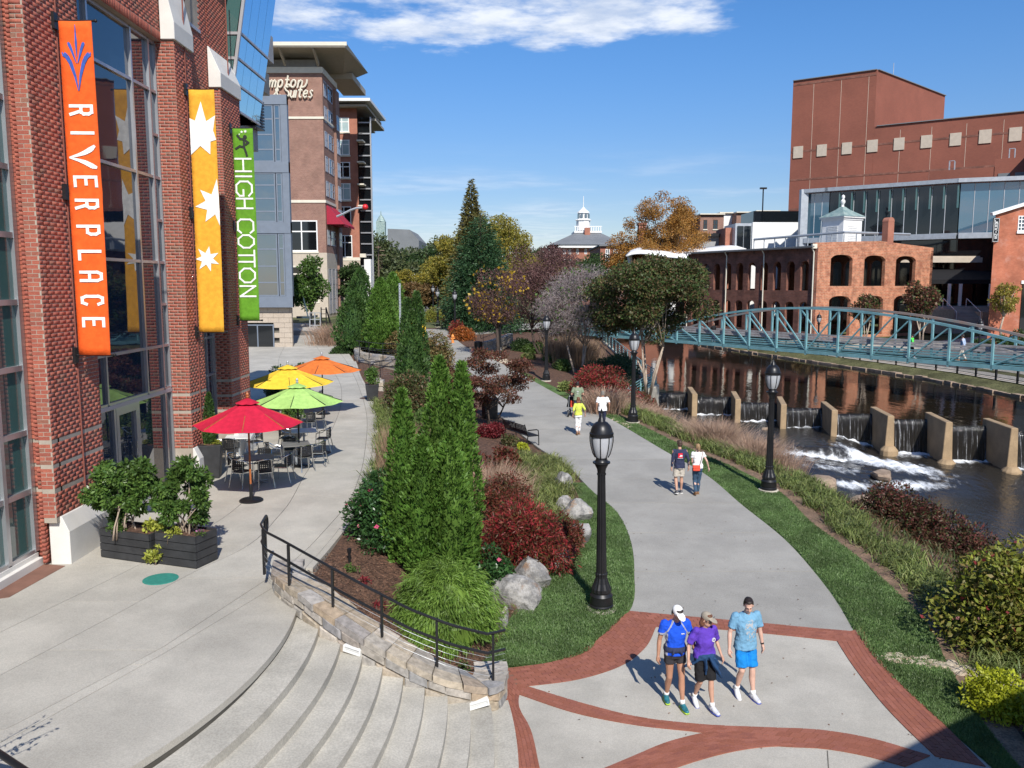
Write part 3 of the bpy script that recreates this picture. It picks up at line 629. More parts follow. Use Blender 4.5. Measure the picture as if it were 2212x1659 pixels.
# ------------------------------------------------------------ stone wall beside the steps + handrail
def stonewall(name,label,front,ztop,zbot,thick,rows,seedv=1,size=(.28,.55),cap=.11,capgap=True):
 """front: polyline of the seen face; stones are separate pieces proud of a mortar core"""
 rnd = random.Random(seedv); root = thing(name,label, 'stone wall', (front[0][0],front[0][1],zbot(0)))
 P = np.array(front,float); d = np.r_[0,np.cumsum(np.linalg.norm(np.diff(P,axis=0),axis=1))]; L = d[-1]
 def at(s):
  i = min(len(d) - 2,max(0,int(np.searchsorted(d,s, 'right') - 1))); t = (s - d[i]) / (d[i + 1] - d[i]); p = P[i] + (P[i + 1] - P[i]) * t
  a = at_t(s); return p,a
 def at_t(s):
  e = .25; q0 = np.array([np.interp(s - e,d,P[:, k]) for k in (0,1)]); q1 = np.array([np.interp(s + e,d,P[:, k]) for k in (0,1)]); t = (q1 - q0); return t / (np.linalg.norm(t) + 1e-9)
 n = max(8,int(L / .2)); core = MB(); fr = []; bk = []
 for i in range(n + 1):
  s = L * i / n; p,t = at(s); nrm = np.array([t[1],-t[0]])
  fr.append((p - nrm * .03,s)); bk.append((p - nrm * thick,s))
 vs = [];
 for (p,s) in fr: vs += [(p[0],p[1],zbot(s / L) - .3),(p[0],p[1],ztop(s / L) - cap)]
 for (p,s) in bk: vs += [(p[0],p[1],zbot(s / L) - .3),(p[0],p[1],ztop(s / L) - cap)]
 m = len(fr); fs = []
 for i in range(m - 1):
  a = 2 * i; b = 2 * m + 2 * i
  fs += [(a,a + 2,a + 3,a + 1),(b,b + 1,b + 3,b + 2),(a + 1,a + 3,b + 3,b + 1)]
 fs += [(0,1,2 * m + 1,2 * m),(2 * m - 2,4 * m - 2,4 * m - 1,2 * m - 1)]
 core.add(vs,fs).build('wall_core', MT['stonemortar'],root)
 def stone(s0,s1,zf0,zf1,dep0,dep1,nm='stone'):
  b = MB(); jit = lambda q: q + rnd.uniform(-.012,.012); pts = []
  for s,zz in ((s0,zf0),(s1,zf0),(s1,zf1),(s0,zf1)):
   p,t = at(min(L,max(0,s))); nrm = np.array([t[1],-t[0]]); z = zz(s / L); out_ = dep1 + rnd.uniform(0,.02)
   f = p + nrm * out_; k = p + nrm * dep0; pts.append(((jit(f[0]),jit(f[1]),jit(z)),(k[0],k[1],z)))
  c = np.mean([q[0] for q in pts],0); ins = [tuple(c + (np.array(q[0]) - c) * .84) for q in pts]
  tn = at((s0 + s1) / 2)[1]; nn = np.array([tn[1],-tn[0],0]); ins = [tuple(np.array(q) + nn * .018) for q in ins]
  vs = [q[1] for q in pts] + [q[0] for q in pts] + ins
  b.add(vs,[(0,1,5,4),(1,2,6,5),(2,3,7,6),(3,0,4,7),(4,5,9,8),(5,6,10,9),(6,7,11,10),(7,4,8,11),(8,9,10,11)])
  b.build(nm,MT['stonewall'],root)
 for r in range(rows):
  s = -rnd.uniform(0,.15)
  while s < L:
   wd = rnd.uniform(*size); e = min(L,s + wd);
   if L - e < .12: e = L
   lo,hi = r / rows + rnd.uniform(-.05,.05) * (r > 0),(r + 1) / rows + rnd.uniform(-.05,.05) * (r < rows - 1)
   zl = lambda f,lo=lo: zbot(f) + .015 + (ztop(f) - cap - zbot(f)) * lo; zh = lambda f,hi=hi: zbot(f) - .008 + (ztop(f) - cap - zbot(f)) * hi
   stone(max(0,s) + .01,e - .01,zl,zh,-.04,.0); s = e
 # coping stones, two rows of flat pieces on top
 s = 0
 while s < L - .02:
  e = min(L,s + rnd.uniform(.35,.62));
  if L - e < .15: e = L
  split = rnd.uniform(.4,.62)
  for (d0,d1) in ((.03,-thick * split + .008),(-thick * split - .008,-thick - .03)):
   pts = []
   for q in (s + .01,(s + e) / 2,e - .01):
    p,t = at(q); nrm = np.array([t[1],-t[0]]); pts.append((p,nrm,ztop(q / L)))
   top = [tuple(p + nr * (d0 + rnd.uniform(-.015,.015))) + (z + rnd.uniform(-.006,.012),) for p,nr,z in pts] + [tuple(p + nr * (d1 + rnd.uniform(-.015,.015))) + (z + rnd.uniform(-.006,.012),) for p,nr,z in pts[::-1]]
   vs = [(x,y,z - cap - .01) for x,y,z in top] + top
   MB().add(vs,[tuple(reversed(range(6))),tuple(range(6,12))] + [(i,(i + 1) % 6,6 + (i + 1) % 6,6 + i) for i in range(6)]).build('coping_stone', MT['stonewall'],root)
  s = e
 return root
FRONT = [(-4.62,15.6),(-4.5,15.0),(-4.28,14.6),(-3.9,14.12),(-3.33,13.56),(-2.9,13.27),(-2.5,13.08),(-2.1,12.94),(-1.7,12.83),(-1.3,12.77),(-.95,12.79),(-.6,12.87),(-.32,13.0),(-.14,13.25),(-.1,13.6),(-.12,14.0)]
_d = np.r_[0,np.cumsum(np.linalg.norm(np.diff(np.array(FRONT),axis=0),axis=1))]; _f = lambda f: float(np.interp(f * _d[-1],_d,[p[0] for p in FRONT])) if f * _d[-1] < _d[-3] else -.1
wt = lambda f: float(np.interp(_f(f),[-4.3,-3.7,-3.16,-2.34,-1.16,-.35,-.1],[1.86,1.84,1.70,1.37,.86,.58,.56])); wb = lambda f: float(np.interp(_f(f),[-3.75,-.32],[1.46,.16]) - .06)
stonewall('stone_wall', 'fieldstone wall stepping down beside the curved steps under the black handrail', FRONT,wt,wb,.52,2,3)
# step lights set in the wall
for f,y_,z_,lb in ((-2.64,13.13,1.17, 'white louvred step light set high in the stone wall'),(-.55,12.88,.36, 'white louvred step light at the low end of the stone wall')):
 t = thing('step_light', lb, 'wall light', (f,y_,z_),group='lights in the stone wall'); t.rotation_euler = (0,R(6 if f < -2 else -10),R(-24 if f < -2 else 14))
 b = MB(); b.box(-.17,-.05,-.055,.17,.06,-.035); b.box(-.17,-.05,.035,.17,.06,.055); b.box(-.17,-.05,-.035,-.145,.06,.035); b.box(.145,-.05,-.035,.17,.06,.035); b.build('frame', MT['white'],t,world=0)
 MB().box(-.145,-.02,-.035,.145,.05,.035).build('lens', MT['lampglass'],t,world=0)
 b = MB();
 for k in (-1,0,1): b.box(-.145,-.035,k * .022 - .004,.145,-.02,k * .022 + .004)
 b.build('louvre', MT['white'],t,world=0)
# handrail
def handrail(name,label,pts,h,posts,cables=4,curl=True,tilt=(0,0,0),m='black', low=.58,cab=True):
 """pts: base line of the rail (x,y,z); posts: parameters along it"""
 root = thing(name,label, 'railing', pts[0]); P = np.array(pts,float); d = np.r_[0,np.cumsum(np.linalg.norm(np.diff(P,axis=0),axis=1))]
 at = lambda s: np.array([np.interp(s,d,P[:, k]) for k in range(3)])
 ss = np.linspace(0,d[-1],max(10,int(d[-1] / .18)))
 up = np.array([0,0,1.0])
 for hh,nm in ((h, 'top_rail'),(h * low, 'lower_rail')):
  MB().tube([at(s) + up * hh for s in ss],.024,8).build(nm,MT[m],root,smooth=1)
 if curl:
  p = at(0); t = at(0) - at(.3); t /= np.linalg.norm(t); q = []
  for k in range(13):
   a = math.pi / 2 - math.pi * k / 12; rr_ = h * (1 - low) / 2; q.append(p + up * (h * (1 + low) / 2 + rr_ * math.sin(a)) + t * rr_ * 1.1 * math.cos(a))
  MB().tube(q,.024,8).build('rail_return', MT[m],root,smooth=1)
 for s in posts:
  p = at(s * d[-1]); b = MB(); b.box(p[0] - .02,p[1] - .035,p[2] - .1,p[0] + .02,p[1] + .035,p[2] + h - .02); b.build('post', MT[m],root)
 if cab:
  for k in range(cables):
   MB().tube([at(s) + up * (h * low) * (k + .6) / (cables + .3) for s in ss[::2]],.0028,4).build('cable', MT['galv'],root)
 return root
rp = [(-4.86,15.9,1.86),(-4.78,15.3,1.86),(-4.55,14.85,1.86),(-4.1,14.38,1.84),(-3.5,13.86,1.74),(-2.65,13.42,1.46),(-1.7,13.12,1.08),(-1.0,13.07,.82),(-.4,13.22,.6),(-.12,13.45,.57)]
handrail('handrail', 'black metal handrail with two rails curving down along the stone wall', rp,.80,(0.02,.13,.30,.48,.64,.80,.96))
# ------------------------------------------------------------ brick and glass building on the terrace
XF_,XW,ZT = -9.2,-9.75,1.5          # front of the piers,plane of the glazing,terrace level
bb = thing('brick_building', 'red brick building with tall glazed bays hung with coloured banners', 'building', (-12,20,ZT))
BR = []
def bricks(o,u,n,width,z0,z1,skip=(),bl=.24,bh=.085,mort=.012,dep=.03,seed=0,clipz=None,soldier=False):
 """bricks on a wall: origin o (x,y),unit u along,n outward"""
 rnd = random.Random(seed); r = 0; z = z0
 while z < z1 - .02:
  off = 0 if r % 2 == 0 else -bl / 2
  s = off
  while s < width - .01:
   a,b = max(0,s),min(width,s + bl)
   s += bl
   if b - a < .04: continue
   c = (a + b) / 2; zc = z + bh / 2
   if any(q0 < c < q1 and w0 < zc < w1 for q0,q1,w0,w1 in skip): continue
   pr = rnd.random() * .0012
   x0 = o[0] + u[0] * c; y0 = o[1] + u[1] * c
   BR.append(((x0 + n[0] * (pr - dep) / 1,y0 + n[1] * (pr - dep),zc),u,n,(b - a - mort) / 2,dep,(bh - mort) / 2))
  z += bh; r += 1
def body(b,x0,y0,z0,x1,y1,z1): b.box(x0,y0,z0,x1,y1,z1)
TOP = 17.6
core = MB()
grooves = (2.55,3.05,3.55,4.05)
def pier(y0,y1,zcap=TOP,steps_=1,seed=0,white=True):
 """brick pier between two bays: camera-facing returns and long river face"""
 # core behind the bricks
 core.box(-12.5,y0 + (.22 if steps_ == 2 else 0) + .0218,ZT - .2,XF_ - .0118,y1,zcap); core.box(-12.5,y0 + .2,zcap,XF_ - .3618,y1,TOP) if zcap < TOP else 0
 zb = ZT + (1.0 if white else .05)
 seg = []
 z = zb
 for g in grooves:
  if z < g - .05: seg.append((z,g - .045)); z = g + .045
 seg.append((z,zcap))
 for k,(a,b) in enumerate(seg):
  if steps_ == 2:
   bricks((XW - .0,y0 + .22),(1,0),(0,-1),.26,a if a > zb else ZT + .05,b,seed=seed + k)
   bricks((XW + .26,y0 + .22),(0,-1),(1,0),.2,a if a > zb else ZT + .05,b,seed=seed + 70 + k)
   bricks((XW + .27,y0 + .02),(1,0),(0,-1),XF_ - XW - .28,a,b,seed=seed + 10 + k)
  else: bricks((XW - .05,y0 + .02),(1,0),(0,-1),XF_ - XW + .04,a,b,seed=seed + 10 + k)
  bricks((XF_ - .01,y0 + .02),(0,1),(1,0),y1 - y0 - .02,a,b,seed=seed + 30 + k)
 if steps_ == 2: core.box(XW + .285,y0 + .0218,ZT + .9,XF_ - .0118,y0 + .3,TOP)
 if zcap < TOP: bricks((XF_ - .36,y0 + .02),(0,1),(1,0),y1 - y0 - .02,zcap,TOP,seed=seed + 90)
pier(16.28,18.35,steps_=2,seed=1)
pier(23.45,24.75,13.8,seed=200)
pier(27.0,28.9,13.35,seed=300)
core.build('wall', MT['mortar'],bb)
# spandrel walls over the bays
def spandrel(y0,y1,z0,z1,x=XF_ - .36,seed=0,skip=()):
 c = MB(); c.box(-12.5,y0,z0,x - .0018,y1,z1); c.build('wall', MT['mortar'],bb)
 n = int((y1 - y0) / .085);
 for k in range(n):   # soldier course
  yc = y0 + (k + .5) * (y1 - y0) / n; BR.append(((x - .022 + random.random() * .002,yc,z0 + .125),(0,1),(1,0),(y1 - y0) / n / 2 - .006,.03,.118))
 bricks((x,y0),(0,1),(1,0),y1 - y0,z0 + .26,z1,seed=seed,skip=skip)
spandrel(18.35,23.45,13.75,TOP,seed=400,skip=((1.2,2.2,15.3,17.3),(3.0,4.0,15.3,17.3)))
spandrel(24.75,27.0,13.0,TOP,seed=500,skip=((.5,1.6,14.9,17.2),))
b = MB(); b.box(-12.55,28.91,1.4,-12.45,36,TOP); b.build('wall', MT['greywall'],bb)
# upper windows
for y0,y1,x in ((19.55,20.55,XF_ - .36),(21.35,22.35,XF_ - .36),(25.25,26.35,XF_ - .36)):
 z0,z1 = (15.3,17.3) if y0 < 24 else (14.9,17.2)
 fr = MB(); fr.box(x - .10,y0,z0,x - .02,y0 + .07,z1); fr.box(x - .10,y1 - .07,z0,x - .02,y1,z1); fr.box(x - .10,y0 + .07,z0,x - .02,y1 - .07,z0 + .07); fr.box(x - .04,y0 - .06,z0 - .1,x + .04,y1 + .06,z0 - .003)
 f = fr.build('window', MT['alu_grey'],bb); MB().box(x - .09,y0 + .07,z0 + .07,x - .06,y1 - .07,z1).build('pane', MT['glass_dark'],f)
# visible bricks: the largest are parts of their own, the rest one part
camv = Vector((0,0,CAM_H))
def vis_(c,n):
 p = Vector(c); d = p - camv
 ang = (p.z - CAM_H) / p.y
 return (Vector((n[0],n[1],0)).dot(-d.normalized()) / d.length) if -.62 < math.atan(ang) + PITCH < .43 and p.y > 0 and abs(p.x / p.y) < .64 else -1
BR.sort(key=lambda q: -vis_(q[0],q[2]))
cache = {}
for k,(c,u,n,a,d,h) in enumerate(BR[:300]):
 key = (round(a,3),round(h,3),u,n)
 if key not in cache: cache[key] = MB().obox((0,0,0),(u[0] * a,u[1] * a,0),(n[0] * d,n[1] * d,0),(0,0,h)).mesh('brick', MT['brick'])
 o = bpy.data.objects.new('brick', cache[key]); COL.objects.link(o); o.parent = bb; o.location = Vector(c) - wloc(bb)
C = np.array([q[0] for q in BR[300:]]); U = np.array([[q[1][0] * q[3],q[1][1] * q[3],0] for q in BR[300:]]); Nn = np.array([[q[2][0] * q[4],q[2][1] * q[4],0] for q in BR[300:]]); Hh = np.array([[0,0,q[5]] for q in BR[300:]])
vs = np.stack([C + sx * U + sn * Nn + sh * Hh for sn in (-1,1) for sx,sh in ((-1,-1),(1,-1),(1,1),(-1,1))],1).reshape(-1,3)
k8 = np.arange(len(C))[:, None] * 8; fb = np.array([(4,5,6,7),(0,1,5,4),(1,2,6,5),(2,3,7,6),(3,0,4,7)])
kind(np_obj('brick', vs,(k8[:, :, None] + fb[None]).reshape(-1,4),MT['brick'],bb), 'stuff')
# white cast-stone bases and sloped caps on the piers
def stonecap(y0,y1,z0,z1):
 b = MB(); x0,x1,xt = XF_ - .34,XF_ + .05,XF_ - .30
 vs = [(x0,y0 - .05,z0),(x1,y0 - .05,z0),(x1,y0 - .05,z0 + .45),(xt,y0 - .05,z1),(x0,y0 - .05,z1)]
 b.add(vs + [(x,y1 + .02,z) for x,y,z in vs],[(0,1,2,3,4),(9,8,7,6,5)] + [(i,i + 5,(i + 1) % 5 + 5,(i + 1) % 5) for i in range(5)]); b.build('stone_cap', MT['cap'],bb,bevel=.015)
stonecap(23.45,24.75,13.8,15.8); stonecap(27.0,28.9,13.35,14.6)
for y0,y1,q in ((16.42,18.3,.42),(23.5,24.7,.3),(27.05,28.8,.3)):
 b = MB(); x0,x1 = XW + .3,XF_ + .16
 vs = [(x0,y0,ZT - .02),(x1,y0,ZT - .02),(x1,y0,ZT + .68),(XF_ + .02,y0,ZT + 1.0),(x0,y0,ZT + 1.0)]
 b.add(vs + [(x,y1,z) for x,y,z in vs],[(0,1,2,3,4),(9,8,7,6,5)] + [(i,i + 5,(i + 1) % 5 + 5,(i + 1) % 5) for i in range(5)]); b.build('stone_base', MT['cap'],bb,bevel=.012)
# glazed bays: frame, mullions, panes
def bay(y0,y1,zs,vs_,x=XW,gm='glass', extra=(),fw=.075,sill=True):
 ys_ = [y0] + list(vs_) + [y1]; zl = list(zs)
 w_ = MB().box(x - .16,y0,zl[0] - .12,x + .05,y1,zl[0] - .03).build('window', MT['cap' if sill else 'alu_grey'],bb)
 for i,y in enumerate(ys_):
  a = fw / 2 * (1 if 0 < i < len(ys_) - 1 else 1.2); MB().box(x - .08,y - a,zl[0],x + .045,y + a,zl[-1]).build('mullion', MT['alu'],w_)
 for a,b_,z in [(a,b_,z) for z in zl for a,b_ in zip(ys_[:-1],ys_[1:])] + list(extra): MB().box(x - .075,a + fw / 2 + .002,z - fw / 2,x + .034,b_ - fw / 2 - .002,z + fw / 2).build('transom', MT['alu'],w_)
 rnd = random.Random(int(y0 * 10))
 for a,b_ in zip(ys_[:-1],ys_[1:]):
  for c,d in zip(zl[:-1],zl[1:]):
   t = rnd.uniform(-.006,.006); q = MB()
   q.add([(x - .03 + t,a + .04,c + .04),(x - .03 - t,b_ - .04,c + .04),(x - .03 - t,b_ - .04,d - .04),(x - .03 + t,a + .04,d - .04)],[(0,1,2,3)])
   q.add([(x - .05,a + .04,c + .04),(x - .05,b_ - .04,c + .04),(x - .05,b_ - .04,d - .04),(x - .05,a + .04,d - .04)],[(3,2,1,0)]); q.build('pane', MT[gm],w_)
 return w_
bay(11.6,16.42,[1.78,3.05,4.25,5.55,6.85,8.15,9.45,10.75,12.05,13.35,14.65],[13.0,14.35,15.5],gm='glass_teal', fw=.11)
MB().box(XW - .3,11.6,1.46,XW + .16,16.4,1.66).build('sill', MT['cap'],bb)
zs1 = [4.3,5.5,7.8,10.1,12.4,13.7]
bay(18.35,23.45,zs1,[19.75,21.95,23.0],extra=[(23.0,23.45,z) for z in (6.65,8.95,11.25)],sill=False)
bay(24.8,27.0,[1.6,4.3,5.5,6.7,7.8,8.95,10.1,11.25,12.85],[26.3],sill=False,gm='glass')
# lower storefront with door
wd = bay(18.35,20.0,[1.58,4.2],[],sill=False); wd = bay(21.3,23.45,[1.58,4.2],[23.0],sill=False)
dr = MB(); x = XW
dr.box(x - .07,20.06,1.5,x + .05,20.20,4.18); dr.box(x - .07,21.12,1.5,x + .05,21.26,4.18); dr.box(x - .07,20.20,3.98,x + .05,21.12,4.18); dr.box(x - .07,20.20,1.5,x + .05,21.12,1.75)
d = dr.build('door', MT['alu'],bb); MB().box(x - .05,20.2,1.75,x - .02,21.12,3.98).build('pane', MT['glass'],d); MB().tube([(x + .09,21.0,2.2),(x + .09,21.0,3.2)],.018,6).build('handle', MT['chrome'],d)
# dark floors and back wall behind the glass so reflections read deep
b = MB(); b.box(-12.5,11,1.4,-10.05,29,1.5); b.box(-12.6,6,-1,-12.4,36,TOP); b.build('interior', MT['joint'],bb)
# roof parapet, overhangs and louvre behind the blue bay
b = MB(); b.box(-13,6,TOP,XF_ - .05,33,TOP + .4); b.box(-13,33,16.6,-10.25,37,17.7); b.build('roof_slab', MT['greywall'],bb)
MB().box(-13,33.6,15.5,-10.75,38,16.4).build('roof_overhang', MT['roofedge'],bb)
b = MB(); [b.box(-13,34,13.9 + k * .13,-10.9,37.6,13.97 + k * .13) for k in range(10)]; b.build('louvre_vent', MT['black'],bb)
MB().box(-13,34.1,13,-11.2,37.5,15.49).build('wall', MT['greywall'],bb)
# leaning blue glass box
zb_,zt_ = 13.15,19.0; y0,y1 = 28.95,32.2; xb0,xt0 = -9.55,-8.55
gx_ = lambda z: xb0 + (xt0 - xb0) * (z - zb_) / (zt_ - zb_)
blk = thing('glass_box', 'leaning box of blue sky-reflecting glass jutting from the brick wall', 'glass bay', (-10,30,zb_))
b = MB(); b.add([(-11,y0,zb_),(gx_(zb_) - .05,y0,zb_),(gx_(zb_) - .05,y1,zb_),(-11,y1,zb_)],[(0,1,2,3),(3,2,1,0)]); b.build('soffit', MT['roofedge'],blk)
zr = [zb_,13.95,14.75,15.55,18.0,zt_]; yr = [y0,29.8,30.6,31.4,y1]
for c,d in zip(zr[:-1],zr[1:]):
 for a,e in zip(yr[:-1],yr[1:]):
  MB().add([(gx_(c),a + .008,c + .02),(gx_(c),e - .008,c + .02),(gx_(d),e - .008,d - .02),(gx_(d),a + .008,d - .02)],[(0,1,2,3)]).build('pane', MT['glass_blue'],blk)
 MB().add([(-10.9,y0 + .01,c + .05),(gx_(c) - .09,y0 + .01,c + .05),(gx_(d) - .09,y0 + .01,d - .05),(-10.9,y0 + .01,d - .05)],[(0,1,2,3)]).build('pane', MT['glass_teal'],blk)
for z in zr[:-1]: MB().bar((gx_(z) + .03,y0 + .03,z + .03),(gx_(z) + .03,y1,z + .03),.05,.07).build('transom', MT['alu_grey'],blk); MB().box(-10.9,y0 - .03,z - .04,gx_(z) - .05,y0 + .03,z + .05).build('transom', MT['alu'],blk)
b = MB(); b.bar((gx_(zb_) + .01,y0 - .02,zb_ - .03),(gx_(zt_) + .01,y0 - .02,zt_),.1,.1); b.build('mullion', MT['alu'],blk)
b = MB(); b.add([(-11,y0 + .05,zb_ + .02),(gx_(zb_) - .06,y0 + .05,zb_ + .02),(gx_(zt_) - .06,y0 + .05,zt_),(-11,y0 + .05,zt_),(-11,y1,zb_ + .02),(gx_(zb_) - .06,y1,zb_ + .02),(gx_(zt_) - .06,y1,zt_),(-11,y1,zt_)],[(1,5,6,2),(4,7,6,5)]); b.build('lining', MT['joint'],blk)
# downpipes / banner poles
# ------------------------------------------------------------ banners
def banner(name,label,x0,y,w,z0,z1,m,prints,sag=.04,mid=True,sweep=.0):
 root = thing(name,label, 'banner', (x0,y,z1),group='banners on the brick piers')
 n = 40; k = 6; fr = []; fs = []
 for i in range(n + 1):
  t = i / n; z = z1 + (z0 - z1) * t
  for j in range(k + 1):
   s = j / k; yy = y + .009 * math.sin(t * 9 + s * 3) * math.sin(math.pi * s) * (.3 + t) + sag * math.sin(math.pi * t) * s + (.02 * math.exp(-((t - .5) / .02) ** 2) if mid else 0)
   fr.append((x0 + w * s,yy,z))
 for i in range(n):
  for j in range(k): a = i * (k + 1) + j; fs.append((a,a + 1,a + k + 2,a + k + 1))
 c = MB().add(fr,fs).build('cloth', MT[m],root,smooth='all')
 so_ = c.modifiers.new('thick', 'SOLIDIFY'); so_.thickness = .006; so_.offset = 1
 b = MB()
 for z in (z1,z0): b.tube([(x0 - .05,y + .02,z),(x0 + w + .07,y + .02,z)],.022,8); b.ball((x0 + w + .08,y + .02,z),.035)
 b.build('pole', MT['black'],root,smooth=1)
 b = MB();
 for z in (z1,(z0 + z1) / 2,z0): b.box(x0 - .14,y - .06,z - .16,x0 - .05,y + .08,z + .16)
 b.build('bracket', MT['black'],root)
 b = MB(); b.tube([(x0 - .1,y + .1,z0 - 3.4),(x0 - .1,y + .1,z1 + 5)],.02,6); b.build('conduit', MT['brickdark'],root)
 yof = lambda t,s: y + .009 * math.sin(t * 9 + s * 3) * math.sin(math.pi * s) * (.3 + t) + sag * math.sin(math.pi * t) * s + (.02 * math.exp(-((t - .5) / .02) ** 2) if mid else 0)
 for nm,mm,polys in prints:
  if not polys: continue
  q = MB()
  for poly in polys:   # poly in (s across 0..1,metres down from the top): triangulated fan laid on the cloth
   q.add([(x0 + w * s,yof(d / (z1 - z0),s) - .016,z1 - d) for s,d in poly],[tuple(range(len(poly)))])
  q.build(nm,MT[mm],root)
 return root
def star(cx,cd,r,w,n=7,rot=0,inner=.42,clip=True,spikes=None):
 pts = []
 for i in range(2 * n):
  a = rot + math.pi * i / n; rr_ = r * ((spikes[i // 2 % len(spikes)] if spikes else 1) if i % 2 == 0 else inner)
  pts.append((min(1,max(0,cx + rr_ * math.sin(a) / w)),cd - rr_ * math.cos(a)))
 c = (min(1,max(0,cx)),cd); return [[c,pts[i],pts[(i + 1) % len(pts)]] for i in range(len(pts))]
def strokes(lines,wd):
 """lines in metres -> quads with a real width"""
 o = []
 for L in lines:
  for (x,y),(x2,y2) in zip(L[:-1],L[1:]):
   d = math.hypot(x2 - x,y2 - y) or 1; ex,ey = (x2 - x) / d * wd * .45,(y2 - y) / d * wd * .45; nx_,ny_ = -(y2 - y) / d * wd / 2,(x2 - x) / d * wd / 2
   o.append([(x - ex + nx_,y - ey + ny_),(x2 + ex + nx_,y2 + ey + ny_),(x2 + ex - nx_,y2 + ey - ny_),(x - ex - nx_,y - ey - ny_)])
 return o
GL = {'R': [[(0,0),(0,1),(.75,1),(.95,.85),(.95,.62),(.75,.5),(0,.5)],[(.6,.5),(1,0)]], 'I': [[(.5,0),(.5,1)]], 'E': [[(1,0),(0,0),(0,1),(1,1)],[(0,.52),(.8,.52)]],
  'P': [[(0,0),(0,1),(.8,1),(1,.85),(1,.6),(.8,.45),(0,.45)]], 'L': [[(0,1),(0,0),(1,0)]], 'A': [[(0,0),(0,.8),(.2,1),(.8,1),(1,.8),(1,0)],[(0,.42),(1,.42)]],
  'C': [[(1,.8),(.8,1),(.2,1),(0,.8),(0,.2),(.2,0),(.8,0),(1,.2)]], 'H': [[(0,0),(0,1)],[(1,0),(1,1)],[(0,.5),(1,.5)]],
  'G': [[(1,.8),(.75,1),(.25,1),(0,.75),(0,.25),(.25,0),(.75,0),(1,.2),(1,.45),(.6,.45)]], 'O': [[(.3,0),(.7,0),(1,.3),(1,.7),(.7,1),(.3,1),(0,.7),(0,.3),(.3,0)]],
  'T': [[(.5,0),(.5,1)],[(0,1),(1,1)]], 'N': [[(0,0),(0,1),(1,0),(1,1)]]}
def vtext(items,cap,w,wd,s0):
 """letters turned a quarter turn clockwise,reading downwards: items (char,start depth,advance)"""
 return [[[(x / w,y) for x,y in q] for q in strokes([[(s0 + y * cap,d0 + x * adv) for x,y in L] for L in GL[ch]],wd)] for ch,d0,adv in items]
W1_ = .66
zs_ = lambda v: (12.45 - zat(v,17.4))
def dep(v): return zs_(v)
items = []
for ch,va,vb in (('R', 230,248),('I', 287,289),('E', 383,402),('R', 433,450),('P', 489,506),('L', 543,560),('A', 588,606),('C', 640,657),('E', 688,704)):
 items.append((ch,dep(va),dep(vb) - dep(va)))
letters = vtext(items,.42,W1_,.062,.14)
def taper(pts,wds):
 o = []
 for i in range(len(pts) - 1):
  (x,y),(x2,y2) = pts[i],pts[i + 1]; d = math.hypot(x2 - x,y2 - y) or 1; nx_,ny_ = -(y2 - y) / d,(x2 - x) / d; a,b_ = wds[i] / 2,wds[i + 1] / 2
  o.append([((x + nx_ * a) / W1_,y + ny_ * a),((x2 + nx_ * b_) / W1_,y2 + ny_ * b_),((x2 - nx_ * b_) / W1_,y2 - ny_ * b_),((x - nx_ * a) / W1_,y - ny_ * a)])
 return o
v0,v1 = dep(313),dep(365); vm = (v0 + v1) / 2 + .02      # the flourished V
letters.append(taper([(.06,vm),(.24,vm - .05),(.38,vm - .10),(.50,vm - .17),(.58,v0 + .02)],[.03,.06,.09,.10,.05]) + taper([(.06,vm),(.24,vm + .05),(.38,vm + .10),(.51,vm + .17),(.60,v1 - .02)],[.03,.06,.09,.10,.05]))
lg = []
cxm = .33; t0,tb = dep(55),dep(197)
lg += taper([(cxm,t0),(cxm,t0 + .35),(cxm,t0 + .62)],[.012,.045,.012])
for sg in (-1,1):
 lg += taper([(cxm + sg * .012,dep(138)),(cxm + sg * .06,dep(122)),(cxm + sg * .11,dep(105)),(cxm + sg * .145,dep(96)),(cxm + sg * .155,dep(93))],[.012,.035,.055,.06,.03])
 lg += taper([(cxm + sg * .006,tb),(cxm + sg * .055,dep(165)),(cxm + sg * .13,dep(137)),(cxm + sg * .20,dep(123)),(cxm + sg * .26,dep(118)),(cxm + sg * .285,dep(119))],[.012,.05,.075,.085,.09,.05])
banner('banner', 'orange RIVERPLACE banner with a blue plume logo on the nearest brick pier', XF_ + .1,17.35,W1_,5.72,12.45, 'orange', [('letter', 'bannerwhite', q) for q in letters] + [('logo', 'logo', lg)])
dy_ = lambda v: 12.64 - zat(v,24.1)
st = star(.40,dy_(287),.86,.72,7,.05,.42,spikes=[1,.95,.8,.75,.8,1.05,.7]),star(.86,dy_(441),.72,.72,7,.1,.40,spikes=[1,.8,.7,.9,.8,.8,.8]),star(.44,dy_(559),.37,.72,7,.2,.45)
banner('banner', 'golden yellow banner with three white stars on the second brick pier', XF_ + .1,24.1,.72,5.82,12.64, 'gold', [('star_print', 'bannerwhite', q) for q in st])
dg = lambda v: 12.25 - zat(v,27.8)
wg = .66; its = [(c,dg(a),dg(b_) - dg(a)) for c,a,b_ in (('H', 343,370),('I', 380,382),('G', 392,423),('H', 429,450),('C', 474,503),('O', 508,535),('T', 541,562),('T', 555,576),('O', 580,610),('N', 618,640))]
gt = vtext(its,.50,wg,.055,.06)
man = [[(x / wg,y) for x,y in q] for q in strokes([[(.36,dg(306)),(.36,dg(318))],[(.36,dg(301)),(.24,dg(300)),(.16,dg(293))],[(.36,dg(318)),(.22,dg(316)),(.10,dg(321))],[(.36,dg(318)),(.42,dg(330)),(.44,dg(336))],[(.40,dg(303)),(.50,dg(308)),(.42,dg(312))]],.07)] + star(.40 / wg,dg(296),.07,wg,8,0,.9)
stw = star(.30 / wg,dg(285),.05,wg,5),star(.42 / wg,dg(284),.06,wg,7),star(.22 / wg,dg(290),.03,wg,5)
